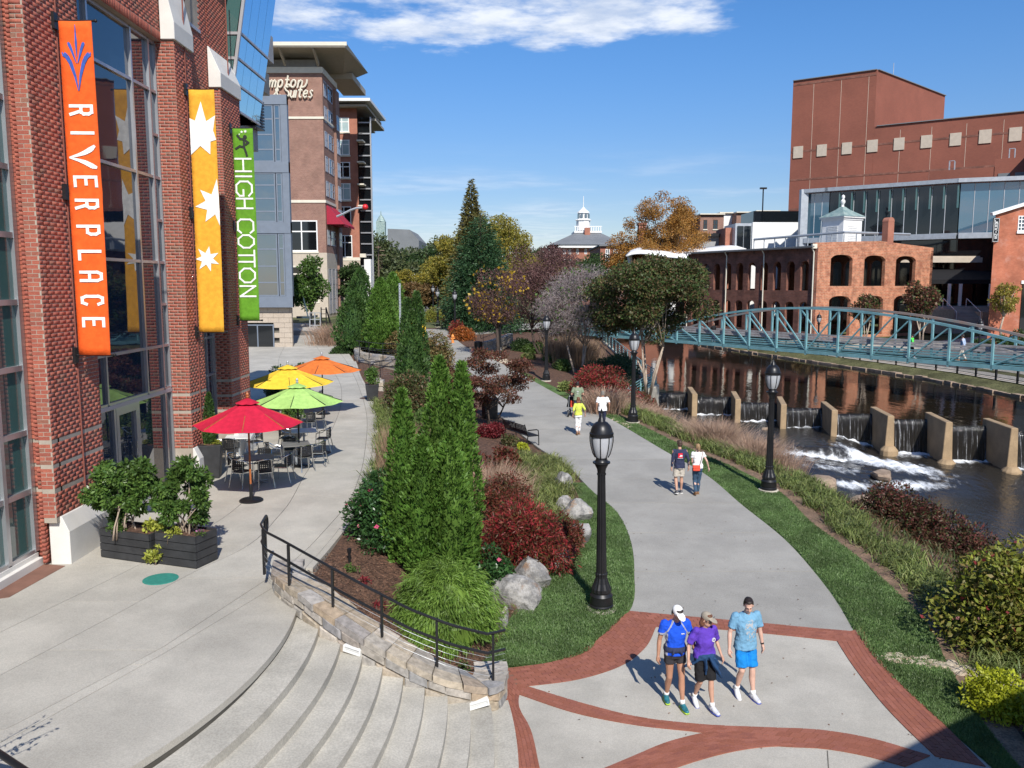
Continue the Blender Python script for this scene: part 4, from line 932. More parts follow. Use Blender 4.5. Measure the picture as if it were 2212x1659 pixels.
banner('banner', 'green HIGH COTTON banner with a dancing figure on the farthest brick pier', XF_ + .08,27.8,wg,6.0,12.25, 'green', [('letter', 'bannerwhite', q) for q in gt] + [('dancer_print', 'ink', man)] + [('star_print', 'bannerwhite', q) for q in stw])
def at_u(u,y,z=None):   # x at distance y for a column of the photograph
 return (u - CU) / FOC * (y * math.cos(PITCH) + (CAM_H - (z if z is not None else CAM_H)) * math.sin(PITCH))
def wallwin(parent,x0,x1,y,z0,z1,nv=1,nh=1,fm='white', gm='glass', fw=.09,dep_=.12,axis='x', split=None,sill=None,name='window'):
 """window in a camera-facing wall at y (axis x) or a river-facing wall at x (axis y)"""
 def bx(b,a0,a1,d0,d1,c0,c1):
  b.box(a0,d0,c0,a1,d1,c1) if axis == 'x' else b.box(d0,a0,c0,d1,a1,c1)
 s = -1 if axis == 'x' else 1
 D = lambda a,b_: (min(y + s * a,y + s * b_),max(y + s * a,y + s * b_))
 f = MB(); d0,d1 = D(-.04,.05)
 bx(f,x0,x0 + fw,d0,d1,z0,z1); bx(f,x1 - fw,x1,d0,d1,z0,z1); bx(f,x0 + fw,x1 - fw,d0,d1,z1 - fw,z1); bx(f,x0 + fw,x1 - fw,d0,d1,z0,z0 + fw)
 for i in range(1,nv): xx = x0 + (x1 - x0) * i / nv; bx(f,xx - fw / 2,xx + fw / 2,d0,d1,z0 + fw,z1 - fw)
 zz = split if split else [z0 + (z1 - z0) * i / nh for i in range(1,nh)]
 for z in zz:
  for i in range(nv):
   a = x0 + (x1 - x0) * i / nv + fw * .5 + .001; b_ = x0 + (x1 - x0) * (i + 1) / nv - fw * .5 - .001; bx(f,max(a,x0 + fw),min(b_,x1 - fw),d0 + .005,d1 - .005,z - fw / 2,z + fw / 2)
 o = f.build(name,MT[fm],parent); g = MB(); e0,e1 = D(.0,.02); bx(g,x0 + fw * .5,x1 - fw * .5,e0,e1,z0 + fw * .5,z1 - fw * .5); g.build('pane', MT[gm],o)
 if sill: h = MB(); e0,e1 = D(.0,.16); bx(h,x0 - .1,x1 + .1,e0,e1,z0 - .25,z0 - .002); h.build('sill', MT[sill],o)
 return o
# ---------------------------------------------------- blue-grey clad building with a stone base
ab = thing('clad_building', 'blue-grey clad glazed building with a pale stone ground floor', 'building', (-20,70,1.6)); Y = 70.0
xr_ = at_u(632,Y); MB().prism([(-34,Y + .3),(xr_ - .12,Y + .3),(xr_ - 4,84),(-34,84)],5.35,22.6).build('core', MT['glass_dark'],ab)
zf_ = lambda v: zat(v,Y)
xl_ = -27.0; xm = at_u(597,Y,14)
b = MB()
bz = [(205,226),(350,373),(480,504),(640,664)]
for i,(va,vb) in enumerate(bz): b.box(xl_,Y - .12,zf_(vb),xr_,Y + .35,zf_(va))
for x0,x1 in ((xr_ - .55,xr_),): b.box(x0,Y - .08,zf_(664) + .02,x1,Y + .36,zf_(205) - .02)
b.build('cladding', MT['blueclad'],ab)
fl = [(226,350),(373,480),(504,640)]; rnd = random.Random(4)
for va,vb in fl:
 zz1,zz0 = zf_(va),zf_(vb); h = zz1 - zz0
 for (x0,x1,sp) in ((xl_,xl_ + 2.2,(.25,.5,.75)),(xl_ + 2.2,xl_ + 4.4,(.25,.5,.75)),(xl_ + 4.4,xm,(.22,.48,.75)),(xm,xr_ - .55,(.22,.76))):
  wallwin(ab,x0 + .03,x1 - .03,Y,zz0 + .01,zz1 - .01,1,1, 'blueclad', 'glass_grey', .11,split=[zz0 + h * q for q in sp])
MB().prism([(xr_ - .3,Y + .36),(xr_ - .02,Y + .36),(xr_ - 4,84.2),(xr_ - 4.3,84.2)],zf_(664),zf_(205)).build('side_wall', MT['blueclad'],ab)
b = MB(); b.prism([(-34,Y + .75),(at_u(628,Y,3.5) - .1,Y + .75),(at_u(628,Y,3.5) - 4,84),(-34,84)],1.3,5.35); b.build('wall', MT['joint'],ab)
x_end = at_u(628,Y,3.5); wx0,wx1,wz0,wz1 = at_u(525,Y,3),at_u(583,Y,3),zat(757,Y),zat(704,Y)
zz = 1.4; r = 0
while zz < 5.3:
 x = -29.0 + (.45 if r % 2 else 0)
 while x < x_end - .05:
  e = min(x_end,x + .92); zt_2 = min(5.34,zz + .42)
  cxx = (x + e) / 2
  if not (wx0 - .3 < cxx < wx1 + .3 and wz0 - .2 < zz + .2 < wz1 + .1) and e - x > .1: MB().box(x + .008,Y + .45,zz + .008,e - .008,Y + .8,zt_2 - .008).build('stone_block', MT['stonebase'],ab)
  x = e
 zz += .425; r += 1
wallwin(ab,wx0 - .28,wx1 + .25,Y + .42,wz0 - .1,wz1 + .1,2,1, 'blueclad', 'glass_dark', .1)
# ---------------------------------------------------- hotel
ht = thing('hotel_building', 'tall brick hotel with a cream sign and wide flat roof overhangs', 'building', (-28,112,2.6)); Y = 112.0
zh = lambda v: zat(v,Y); xc = at_u(704,Y,15)
MB().box(-48,Y,zh(546),xc,121,zh(158)).build('wall', MT['hotelbrick'],ht)
MB().box(-48,Y - .05,2.0,xc + .05,121,zh(546) - .003).build('stone_wall_base', MT['limestone'],ht)
b = MB()
for va,vb,p in ((145,158,.12),(252,257,.1),(432,438,.1)): b.box(-48,Y - p,zh(vb),xc + p,121,zh(va))
b.build('belt_course', MT['cream'],ht)
MB().box(-48,Y + 1.5,zh(145) + .01,xc - 1.2,121,zh(122)).build('attic_wall', MT['greywall'],ht)
s = MB(); xo = at_u(749,Y - 3,35); s.add([(-48,Y - 3.2,zh(107)),(xo,Y - 3.2,zh(108)),(xo,Y + 13,zh(108) + .3),(-48,Y + 13,zh(107)),(-48,Y - 3.2,zh(116)),(xo - .1,Y - 3.2,zh(117)),(xc + .1,Y + 13,zh(128)),(-48,Y + 13,zh(118))],[(0,1,2,3),(7,6,5,4),(4,5,1,0),(5,6,2,1),(6,7,3,2),(7,4,0,3)]); s.build('roof', MT['roofedge'],ht)
b = MB(); b.box(-48,Y - 3.32,zh(114),xo + .1,Y - 3.21,zh(106)); b.build('roof_fascia', MT['cream'],ht)
b = MB(); [b.bar((x,Y - 2.9,zh(117) + .1),(x,Y - .1,zh(140)),.25,.5) for x in (-34,-29.5,-25.2)]; b.build('bracket', MT['roofedge'],ht)
# lower second roof wing and side face with window bays
s = MB(); y2 = 122; xo2 = at_u(768,y2,30); s.box(xc - 1,y2 - 1.5,zat(176,y2),xo2,y2 + 9,zat(168,y2) + .3); s.build('roof', MT['roofedge'],ht)
b = MB(); b.box(xc + .01,118.5,2,xc + .35,120.95,zat(205,y2)); b.build('side_wing', MT['hotelbrick'],ht)
zf0,zf1 = zh(540),zh(162); nf = 7
for i in range(nf):
 z0 = zf0 + (zf1 - zf0) * i / nf + .7; z1 = z0 + (zf1 - zf0) / nf - 1.2
 for (ya,yb) in ((112.7,114.2),(114.9,117.9)): wallwin(ht,ya,yb,xc,z0,z1,2,2, 'alu_grey', 'glass_dark', .12,axis='y')
 for (ya,yb) in ((118.8,120.7),):
  if z1 < zat(212,y2): wallwin(ht,ya,yb,xc + .35,z0,z1,2,2, 'alu_grey', 'glass', .12,axis='y')
for ya,yb in ((112.8,114.2),(114.8,116.4),(117,118.6)): wallwin(ht,ya,yb,xc + .05,3.2,zh(580),2,3, 'alu_grey', 'glass_grey', .1,axis='y')
wallwin(ht,at_u(632,Y,12) - 3,at_u(687,Y,12),Y,zh(543),zh(476),3,1, 'white', 'glass_dark', .16,split=[zh(500)],sill='cream')
wallwin(ht,at_u(632,Y,6) - 3,at_u(690,Y,6),Y - .05,zh(655),zh(574),3,1, 'cream', 'glass_dark', .2,split=[zh(592)])
for (ya,yb) in ((112.6,115.6),(116.4,119.4)):
 a = MB(); z1,z0 = zat(446,115),zat(487,115); xo = xc + 2.4; a.add([(xc + .01,ya,z1),(xc + .01,yb,z1),(xo,yb,z0),(xo,ya,z0),(xc + .01,ya,z0),(xc + .01,yb,z0),(xo,ya,z0 - .3),(xo,yb,z0 - .3)],[(0,3,2,1),(0,4,3),(1,2,5),(3,6,7,2),(4,5,2,3)])
 tag(a.build('awning', MT['awning']), 'dark red sloped awning on the hotel side, ' + ('nearer' if ya < 114 else 'farther') + ' of the two', 'awning', 'awnings on the hotel')
# sign lettering (script letters standing off the wall)
def bez(p,n=10):
 o = []
 for k in range(n + 1): t = k / n; o.append(tuple((1-t)**3*p[0][i] + 3*t*(1-t)**2*p[1][i] + 3*t*t*(1-t)*p[2][i] + t**3*p[3][i] for i in (0,1)))
 return o
SL = .22
ring = lambda cx,cy,rx,ry,a0=0,a1=360,n=14: [(cx + rx * math.cos(R(a0 + (a1 - a0) * k / n)) , cy + ry * math.sin(R(a0 + (a1 - a0) * k / n))) for k in range(n + 1)]
SC = {'m': [[(0,0),(0,.9)],[(0,.6),(.22,.95),(.38,.8),(.38,0)],[(.38,.6),(.6,.95),(.76,.8),(.76,0)]], 'p': [[(0,-.7),(0,.95)],ring(.28,.48,.28,.46)], 't': [[(.15,1.5),(.15,.15),(.3,0),(.45,.15)],[(-.1,.95),(.45,.95)]],
  'o': [ring(.3,.48,.3,.46)], 'n': [[(0,0),(0,.95)],[(0,.6),(.25,.95),(.48,.8),(.48,.15),(.62,0),(.95,.15),(1.1,.6),(1.05,1.0)]], 'S': [[(.85,1.4),(.6,1.7),(.25,1.65),(.1,1.3),(.35,.95),(.7,.75),(.85,.4),(.6,.02),(.15,.0),(-.35,.35),(-.5,.1)]],
  'u': [[(0,.95),(0,.2),(.2,0),(.45,.25)],[(.45,.95),(.45,.0)]], 'i': [[(0,.95),(0,0)],[(0.02,1.25),(.06,1.4)]], 'e': [[(.02,.45),(.5,.55),(.45,.85),(.25,.95),(.03,.7),(.03,.25),(.25,0),(.55,.2)]], 's': [[(.45,.8),(.25,.95),(.08,.75),(.42,.3),(.25,0),(0,.1)]],
  '&': [[(.7,.3),(.3,0),(.05,.3),(.5,1.0),(.35,1.3),(.15,1.05),(.75,0)]]}
sgn = thing('hotel_sign', 'cream raised script lettering high on the brick hotel wall', 'sign', (at_u(640,Y,30),Y - .2,zh(200)))
def script(txt,u0,v0,sc):
 x = at_u(u0,Y,30); z = zh(v0)
 for ch,adv in txt:
  if ch != ' ':
   b = MB()
   for L in SC[ch]:
    P_ = [(x + (a + SL * c) * sc,Y - .28,z + c * sc) for a,c in L]; b.tube(P_,.125,6)
   b.build('letter', MT['cream'],sgn,smooth=1)
  x += adv * sc
script([('m', 1.1),('p', .95),('t', .72),('o', .95),('n', .8)],584,190,1.0)
script([('&', .9),(' ', .3),('S', 1.05),('u', .7),('i', .34),('t', .66),('e', .76),('s', .5)],592,212,.98)
# ---------------------------------------------------- third brick building with glass corner
cb = thing('corner_building', 'farther brick building with white windows and a glass stair corner', 'building', (-26,137,2.8)); Y = 137.0
z3 = lambda v: zat(v,Y); xa,xb_,xc3 = at_u(728,Y),at_u(779,Y),at_u(806,Y)
MB().prism([(-60,Y),(xb_,Y),(xb_ - 6,165),(-60,165)],z3(560),z3(232)).build('wall', MT['redbrick'],cb); MB().prism([(-60,Y - .05),(xb_ + .02,Y - .05),(xb_ - 6,165),(-60,165)],2,z3(560) - .003).build('stone_wall_base', MT['limestone'],cb)
for va,vb in ((254,285),(302,335),(350,384),(396,432),(446,482)): wallwin(cb,at_u(737,Y) - 1.6,at_u(762,Y),Y,z3(vb),z3(va),3,1, 'white', 'glass_light' if va < 340 or va > 390 and va < 440 else 'glass_dark', .14,split=[z3(va) - (z3(va) - z3(vb)) * .3],sill='cream')
wallwin(cb,at_u(737,Y) - 1.6,at_u(763,Y),Y,z3(556),z3(508),3,1, 'white', 'glass_dark', .14,split=[z3(524)])
MB().prism([(xb_ - 1,Y + 1.2),(xc3 - .1,Y + 1.2),(xc3 - 6,165),(xb_ - 6,165)],2,z3(250)).build('stair_glass', MT['glass_dark'],cb)
b = MB()
for v in range(262,640,24): b.box(xb_ + .02,Y + 1.0,z3(v) - .1,xc3,Y + 1.19,z3(v) + .1)
b.box(xc3 - .22,Y + .95,2,xc3,Y + 1.18,z3(250)); b.build('mullion', MT['alu'],cb)
for v in (304,350,398,444):
 f = MB().box(xb_ + .03,Y - 1.1,z3(v) - .22,at_u(793,Y),Y + .95,z3(v)).build('balcony', MT['cream'],cb); h = MB(); h.box(xb_ + .1,Y - 1.05,z3(v) + .9,at_u(792,Y),Y - 1.0,z3(v) + .97); [h.box(xb_ + .2 + k * .4,Y - 1.04,z3(v),xb_ + .22 + k * .4,Y - 1.01,z3(v) + .9) for k in range(3)]; h.build('rail', MT['black'],f)
MB().box(at_u(789,Y) , Y - .6,2,at_u(803,Y),Y + .9,z3(560)).build('pillar', MT['white'],cb)
for u1,va,vb,yo in ((808,213,219,-2),(800,226,231,-1),(819,257,262,5)): MB().box(-55 if u1 < 815 else xb_,Y + yo - .5,zat(vb,Y + yo),at_u(u1,Y + yo),Y + 14,zat(va,Y + yo)).build('roof', MT['white' if va == 213 else 'roofedge'],cb)
MB().box(-55,Y + .6,z3(232) + .01,xb_ - .8,160,z3(222)).build('attic_wall', MT['greywall'],cb)
b = MB(); b.box(xb_ + .02,Y - .3,z3(556),at_u(792,Y),Y + .4,z3(548)); b.box(-55,Y - .12,z3(563),xb_ + .05,Y + .02,z3(556)); b.build('belt_course', MT['cream'],cb)
# ---------------------------------------------------- ruined mill pavilion
d1 = np.array([-.447,.894]); d2 = np.array([.894,.447]); c0 = np.array([33.3,92.0]); zb0 = 1.6; zr0 = 11.55; LW,FW_ = 22.0,19.4; TH = .42
pv = thing('mill_ruin', 'two-storey brick mill ruin with rows of empty arched openings', 'building', (33.3,92,zb0))
def archwall(o,u,n,L,z0,z1,openings,m,name='wall', lip=0):
 """wall with arched holes,built bay by bay; o origin,u along,n outward"""
 b = MB(); xs = sorted({0.0,L} | {q for a in openings for q in (a[0],a[1])}); P3 = lambda s,z,d: (o[0] + u[0] * s + n[0] * d,o[1] + u[1] * s + n[1] * d,z)
 cols = list(zip(xs[:-1],xs[1:]))
 def solid(pl):
  k = len(pl); f = [P3(s,z,0) for s,z in pl]; bk = [P3(s,z,-TH) for s,z in pl]; b.add(f + bk,[tuple(range(k)),tuple(reversed(range(k,2 * k)))] + [(i,i + k,(i + 1) % k + k,(i + 1) % k) for i in range(k)])
 for a,c in cols:
  ops = sorted([q for q in openings if q[0] <= a + 1e-6 and q[1] >= c - 1e-6],key=lambda q: q[2])
  z = z0
  for (q0,q1,za,zs_,rise) in ops:
   if za - z > .01: solid([(a,z),(c,z),(c,za),(a,za)])
   z = None; K = 8; mid = (q0 + q1) / 2; hw = (q1 - q0) / 2
   z = ('arch', zs_,rise,mid,hw)
   nxt = [q for q in ops if q[2] > zs_]; ztop = nxt[0][2] if nxt else z1
   prev = None
   for k in range(K):
    s0 = a + (c - a) * k / K; s1 = a + (c - a) * (k + 1) / K; hh = lambda s: zs_ + rise * math.sqrt(max(0,1 - ((s - mid) / hw) ** 2))
    solid([(s0,hh(s0)),(s1,hh(s1)),(s1,ztop),(s0,ztop)])
   z = ztop
  if not ops: solid([(a,z0),(c,z0),(c,z1),(a,z1)])
 return b.build(name,MT[m],pv)
n1 = (-.894,-.447); n2 = (.447,-.894)
lw = []
for k in range(10):
 s = .75 + k * 2.1; lw += [(s,s + 1.32,zb0 + .3,4.75,.5),(s + .04,s + 1.26,6.5,9.3,.5)]
archwall(c0 + np.array(n1) * 0,d1,n1,LW,zb0 - .5,11.2,lw, 'ruindark')
archwall(c0 + d1 * LW + d2 * 0,d2,(-n2[0],-n2[1]),FW_,zb0 - .5,11.2,[(2 + k * 4,4 + k * 4,zb0 + .4,4.6,.5) for k in range(4)] + [(2 + k * 4,4 + k * 4,6.6,9.4,.45) for k in range(4)], 'ruindark')
archwall(c0 + d2 * FW_ , d1,(-n1[0],-n1[1]),LW,zb0 - .5,11.2,[(.7 + k * 2.1,2.5 + k * 2.1,zb0 + .2,5.0,.5) for k in range(10)] + [(.7 + k * 2.1,2.5 + k * 2.1,6.4,9.8,.45) for k in range(10)], 'ruindark')
# sunlit front gable wall: three bays of two storeys
fw = []
for a,c in ((2.45,5.85),(7.75,11.2),(13.0,16.4)): fw += [(a,c,zb0 - .2,5.4,.5),(a,c,7.0,10.05,.45)]
archwall(c0,d2,n2,FW_,zb0 - .5,11.45,fw, 'ruinlight', 'gable_wall')
b = MB(); P3 = lambda s,z,d: (c0[0] + d2[0] * s + n2[0] * d,c0[1] + d2[1] * s + n2[1] * d,z)
b.add([P3(s,z,d) for d in (0,-TH) for s,z in ((0,11.45),(FW_,11.45),(FW_,11.55),(FW_ * .52,12.15),(0,11.75))],[(0,1,2,3,4),(9,8,7,6,5)] + [(i,i + 5,(i + 1) % 5 + 5,(i + 1) % 5) for i in range(5)]); b.build('gable', MT['ruinlight'],pv)
s = MB();
for q in range(0,10): s.bar(tuple(c0 + d1 * (q * 2.3 + .3)) + (11.0,),tuple(c0 + d1 * (q * 2.3 + .3) + d2 * FW_) + (11.0,),.2,.35)
s.build('roof_beam', MT['barkdark'],pv); MB().prism([tuple(c0 + d1 * q + d2 * r) for q,r in ((.5,.5),(LW,.5),(LW,FW_ - .5),(.5,FW_ - .5))],11.21,11.3).build('roof', MT['slate'],pv)
b = MB(); e0 = c0 + np.array(n1) * .35; b.bar(tuple(e0 - d1 * .2) + (11.32,),tuple(e0 + d1 * LW) + (11.32,),.8,.14); b.build('eave', MT['slate'],pv)
b = MB(); o_ = np.array(n1) * .12
for s_,t_ in ((.05, 'c'),(7.7, 'a'),(14.2, 'a'),(21.8, 'a')):
 p = c0 + d1 * s_ + o_; b.tube([tuple(p + np.array(n1) * .35) + (11.2,),tuple(p) + (10.7,),tuple(p) + (zb0,)],.075,6)
b.box(*(tuple(c0 + o_ * 1.5 - .25) + (11.1,)), *(tuple(c0 + o_ * 1.5 + .25) + (11.6,))); b.build('downpipe', MT['cream'],pv)
# grey roof rail with spotlights above the long wall
b = MB(); p0 = c0 + d1 * 2 + d2 * 4;
q0 = np.array([31.0,97.0]); q1 = np.array([52,96.5]); zr_ = 12.9; b.tube([tuple(c0 + d1 * 15 + d2 * 5) + (zr_,),tuple(c0 + d2 * 6 + d1 * 1.5) + (zr_ + .2,),tuple(c0 + d2 * 17 + d1 * 1.5) + (zr_ + .25,)],.16,6)
for f in np.linspace(0,1,9):
 p = (c0 + d1 * 15 + d2 * 5) * (1 - f) + (c0 + d2 * 6 + d1 * 1.5) * f; b.tube([tuple(p) + (11,),tuple(p) + (zr_,)],.07,5)
for f in (8,11,14): p = c0 + d2 * f + d1 * 1.5; b.tube([tuple(p) + (11,),tuple(p) + (zr_ + .2,)],.07,5)
b.build('lighting_rail', MT['galv'],pv)
# chimney and cupola on the mill
tt = thing('chimney', 'rounded red brick chimney stub on the mill front wall', 'chimney', P3(11.6,12.0,-.3)); b = MB()
b.bar(P3(11.35,13.1,-.4),P3(12.35,13.1,-.4),.8,2.6); b.build('stack', MT['redbrick'],tt); b = MB(); q = [P3(11.85 + .52 * math.cos(a),14.4 + .5 * math.sin(a),d) for d in (.02,-.82) for a in np.linspace(0,math.pi,9)]; b.add(q,[tuple(reversed(range(9))),tuple(range(9,18))] + [(i,i + 1,i + 10,i + 9) for i in range(8)]); b.build('rounded_top', MT['redbrick'],tt)
cu = thing('cupola', 'white louvred cupola with a green copper pyramid roof', 'cupola'); yc = 106.; xc_ = at_u(1819,yc,15); z0,z1 = zat(523,yc) - .8,zat(477,yc)
cu.location = (xc_,yc,z0); cu.rotation_euler = (0,0,R(28)); h = z1 - z0; hw = 1.65
b = MB(); b.box(-hw,-hw,0,hw,hw,h); b.build('body', MT['white'],cu,world=0)
b = MB(); b.box(-hw - .1,-hw - .1,h + .002,hw + .1,hw + .1,h + .25); b.box(-hw - .28,-hw - .28,h + .252,hw + .28,hw + .28,h + .42); b.build('cornice', MT['white'],cu,world=0)
for a in range(4):
 f = MB(); ca,sa = math.cos(a * math.pi / 2),math.sin(a * math.pi / 2); rot = lambda x,y,z: (x * ca - y * sa,x * sa + y * ca,z)
 for k in range(11): f.add([rot(x,y,z) for z in (h * .18 + k * h * .058,h * .18 + k * h * .058 + .07) for x,y in ((-.8,-hw - .06),(.8,-hw - .06),(.8,-hw - .003),(-.8,-hw - .003))],[(0,3,2,1),(4,5,6,7),(0,1,5,4),(1,2,6,5),(2,3,7,6),(3,0,4,7)])
 f.build('louvre', MT['white'],cu,world=0)
h2 = h + .42; rr_ = hw + .35; hp = zat(447,yc) - z0 - h2
prof = [(1,0),(.62,.38),(.30,.72),(.12,1)]
vs = [];
for r_,q in prof: vs += [(sx * rr_ * r_,sy * rr_ * r_,h2 + .003 + hp * q) for sx,sy in ((-1,-1),(1,-1),(1,1),(-1,1))]
MB().add(vs,[(3,2,1,0)] + [(i * 4 + j,i * 4 + (j + 1) % 4,i * 4 + 4 + (j + 1) % 4,i * 4 + 4 + j) for i in range(3) for j in range(4)] + [(12,13,14,15)]).build('roof', MT['copper'],cu,world=0)
MB().lathe([(.2,0),(.12,.25),(.28,.5),(.3,.7),(.12,.95),(.22,1.15),(.2,1.35),(.04,1.5)],12,(0,0,h2 + hp)).build('finial', MT['white'],cu,world=0,smooth=1)
# ---------------------------------------------------- theatre
th = thing('theatre_building', 'huge windowless red brick theatre with a tall fly tower', 'building', (59.5,140,3)); k0 = np.array([59.5,140.]); fl_ = np.array([-.82,.57]); fr_ = np.array([.74,.67])
def blockp(o,u,L,w,D_,z0,z1,m='theatre', name='wall', par=None):
 o = np.array(o); u = np.array(u); w = np.array(w); p = [o,o + u * L,o + u * L + w * D_,o + w * D_]; return MB().prism([tuple(q) for q in p],z0,z1).build(name,MT[m],par or th)
blockp(k0,fl_,13.5,fr_,28.2,0,41.9)
blockp(k0 - fl_ * 0.02,-fl_,40,fr_,40,0,32.9)
blockp(k0 + fl_ * 13.6,fl_,.05,fr_,1,0,1)
nrm = np.array([-fl_[1],fl_[0]]); nrm = -nrm if np.dot(nrm,-k0) < 0 else nrm
on = lambda s,d=0: k0 - fl_ * s + nrm * d
b_list = []
for (ua,va,hs_) in ((1723,329,12),(1774,325,12),(1828,320.5,12),(1883,315.5,12.5),(1940.5,311,12.5),(1999.5,306,13),(2062,301,13),(2126,295,14),(2191,290,14)):
 # solve along-plane position
 t_ = (ua - CU) / FOC; s = 0
 for _ in range(30):
  p = on(s); dpt = p[1] * math.cos(PITCH) - 20 * math.sin(PITCH); s += (t_ * dpt - p[0]) * .8
 zc = zat(va,on(s)[1]); hw_ = hs_ / FOC * on(s)[1]
 p0,p1 = on(s - hw_ * .82,.06),on(s + hw_ * .82,.06); bb_ = MB(); bb_.bar(tuple(p0) + (zc,),tuple(p1) + (zc,),.2,hw_ * 2); bb_.build('stone_panel', MT['limestone'],th)
b = MB()
for z in (15.5,20.2,25.2,30.0): b.bar(tuple(on(-13.4,.01)) + (z,),tuple(on(36,.01)) + (z,),.06,.3)
b.bar(tuple(on(-13.4,.01)) + (41.2,),tuple(on(-.05,.01)) + (41.2,),.06,.3); b.build('string_course', MT['ruindark'],th)
b = MB()
for s in (-10,-5.5,-1.2,4,8.6,13.5,18.5,24,29): b.bar(tuple(on(s,.0)) + (9,),tuple(on(s,.0)) + (32 if s > 0 else 41,),.05,.03)
b.build('control_joint', MT['limestone'],th)
b = MB(); b.bar(tuple(k0 + fl_ * 13.5) + (41.95,),tuple(k0) + (41.95,),.5,.12); b.bar(tuple(k0 + fr_ * .3) + (41.95,),tuple(k0 + fr_ * 28.2) + (41.95,),.5,.12); b.bar(tuple(on(.4)) + (32.95,),tuple(on(40)) + (32.95,),.5,.12); b.build('coping', MT['slate'],th)
MB().tube([tuple(k0 + fr_ * 6) + (41.9,),tuple(k0 + fr_ * 6) + (44,)],.05,5).build('mast', MT['galv'],th)
# lower brick blocks stepping forward
blockp(on(9.8,8),-fl_,8.6,-nrm,7.9,0,24.1); blockp(on(18.4,8.1),-fl_,4.5,-nrm,7.9,0,25.2); blockp(on(22.9,11),-fl_,30,-nrm,11,0,26.2)
b = MB(); [b.bar(tuple(on(s,8.16)) + (22.3,),tuple(on(s + 1.5,8.16)) + (22.3,),.1,1.6) for s in (18.9,21.0)]; b.build('window', MT['slate'],th)
for s in (12.3,20.0):
 b = MB(); z = 24.15 if s < 15 else 25.25
 for q in (0,.7): b.tube([tuple(on(s + q,7)) + (z - .3,),tuple(on(s + q,7)) + (z + 1.4,),tuple(on(s + q,6.2)) + (z + 1.4,),tuple(on(s + q,6.2)) + (z,)],.05,5)
 b.bar(tuple(on(s,7)) + (z + 1.4,),tuple(on(s + .7,7)) + (z + 1.4,),.08); tag(b.build('roof_ladder', MT['galv']), 'small metal roof ladder hoop on the ' + ('lower left' if s < 15 else 'middle') + ' theatre block', 'ladder', 'roof ladders on the theatre')
lad = thing('caged_ladder', 'tall galvanised caged ladder on the theatre wall between two stone panels', 'ladder', tuple(on(25.4,.3)) + (26,)); b = MB()
for q in (0,.8): b.tube([tuple(on(25.4 + q,.35)) + (26,),tuple(on(25.4 + q,.35)) + (34.4,)],.07,5)
b.build('side_rail', MT['galv'],lad); b = MB(); [b.tube([tuple(on(25.4,.35)) + (z,),tuple(on(26.2,.35)) + (z,)],.035,4) for z in np.arange(26.3,34,.45)]; b.build('rung', MT['galv'],lad)
b = MB(); [b.tube([tuple(on(25.4,.35)) + (z,),tuple(on(25.3,1.0)) + (z,),tuple(on(25.8,1.3)) + (z,),tuple(on(26.3,1.0)) + (z,),tuple(on(26.2,.35)) + (z,)],.05,4) for z in np.arange(28.4,34.6,.9)]; [b.tube([tuple(on(25.3 + q,1.1)) + (28.4,),tuple(on(25.3 + q,1.1)) + (34.4,)],.04,4) for q in (.05,.5,.95)]; b.build('cage', MT['galv'],lad)
# ---------------------------------------------------- glazed lobby in front of the theatre
lb = thing('glass_lobby', 'long glass lobby framed in pale metal below the theatre wall', 'building', (42,118,6)); A0 = np.array([at_u(1743,119,17),119.0]); A1 = np.array([at_u(2072,107,17),107.0]); A2 = np.array([at_u(2300,103,17),103.0])
ztp = lambda v,p: zat(v,p[1])
zT,zB = ztp(417,A0),ztp(519,A0); zT1 = ztp(396,A1)
def seg(Pa,Pb,n,gm,mul):
 u = (Pb - Pa) / np.linalg.norm(Pb - Pa); L = np.linalg.norm(Pb - Pa); nn = np.array([u[1],-u[0]])
 for k in range(n):
  a,c = Pa + u * (L * k / n + .05),Pa + u * (L * (k + 1) / n - .05)
  MB().add([tuple(a) + (zB + .3,),tuple(c) + (zB + .3,),tuple(c) + (zT - .1,),tuple(a) + (zT - .1,)],[(0,1,2,3)]).build('pane', MT[gm],lb)
  if mul:
   b = MB(); p = Pa + u * (L * (k + 1) / n - .1) + nn * .45; b.bar(tuple(p) + (zB + 3.4,),tuple(p) + (zT - .3,),.5,.16,up=(u[0],u[1],0)); b.build('glass_fin', MT['glass_teal'],lb)
 b = MB(); b.bar(tuple(Pa + nn * .3 - u * .4) + (zT + .2,),tuple(Pb + nn * .3) + (zT + .2,),1.4,.5); b.bar(tuple(Pa + nn * .3) + (zB - .1,),tuple(Pb + nn * .3) + (zB - .1,),1.4,.7)
 for k in range(n + 1): q = Pa + u * L * k / n; b.bar(tuple(q) + (zB + .3,),tuple(q) + (zT - .1,),.08,.08)
 b.build('frame', MT['galv'],lb)
 b = MB(); q = [tuple(p) for p in (Pa - nn * .4,Pb - nn * .4,Pb - nn * 9,Pa - nn * 9)]; b.prism(q,3,zT - .2); b.build('core', MT['glass_dark'],lb)
seg(A0,A0 + (A1 - A0) * .16,3, 'sky_glass', False); seg(A0 + (A1 - A0) * .16,A1,10, 'glass_dark', True); seg(A1,A2,7, 'sky_glass', False)
b = MB(); b.bar(tuple(A0 + np.array([-.6,-.2])) + (5,),tuple(A0 + np.array([-.6,-.2])) + (zT + .45,),1.0,.9); b.build('end_frame', MT['galv'],lb)
b = MB(); p0 = A0 + (A1 - A0) * .55 + np.array([-1,-6]); b.box(p0[0],p0[1],zat(556,p0[1]) - .5,p0[0] + 22,p0[1] + 2,zat(553,p0[1])); b.box(p0[0],p0[1] - .1,zat(567,p0[1]),p0[0] + 22,p0[1],zat(556,p0[1])); b.build('terrace_band', MT['limestone'],lb)
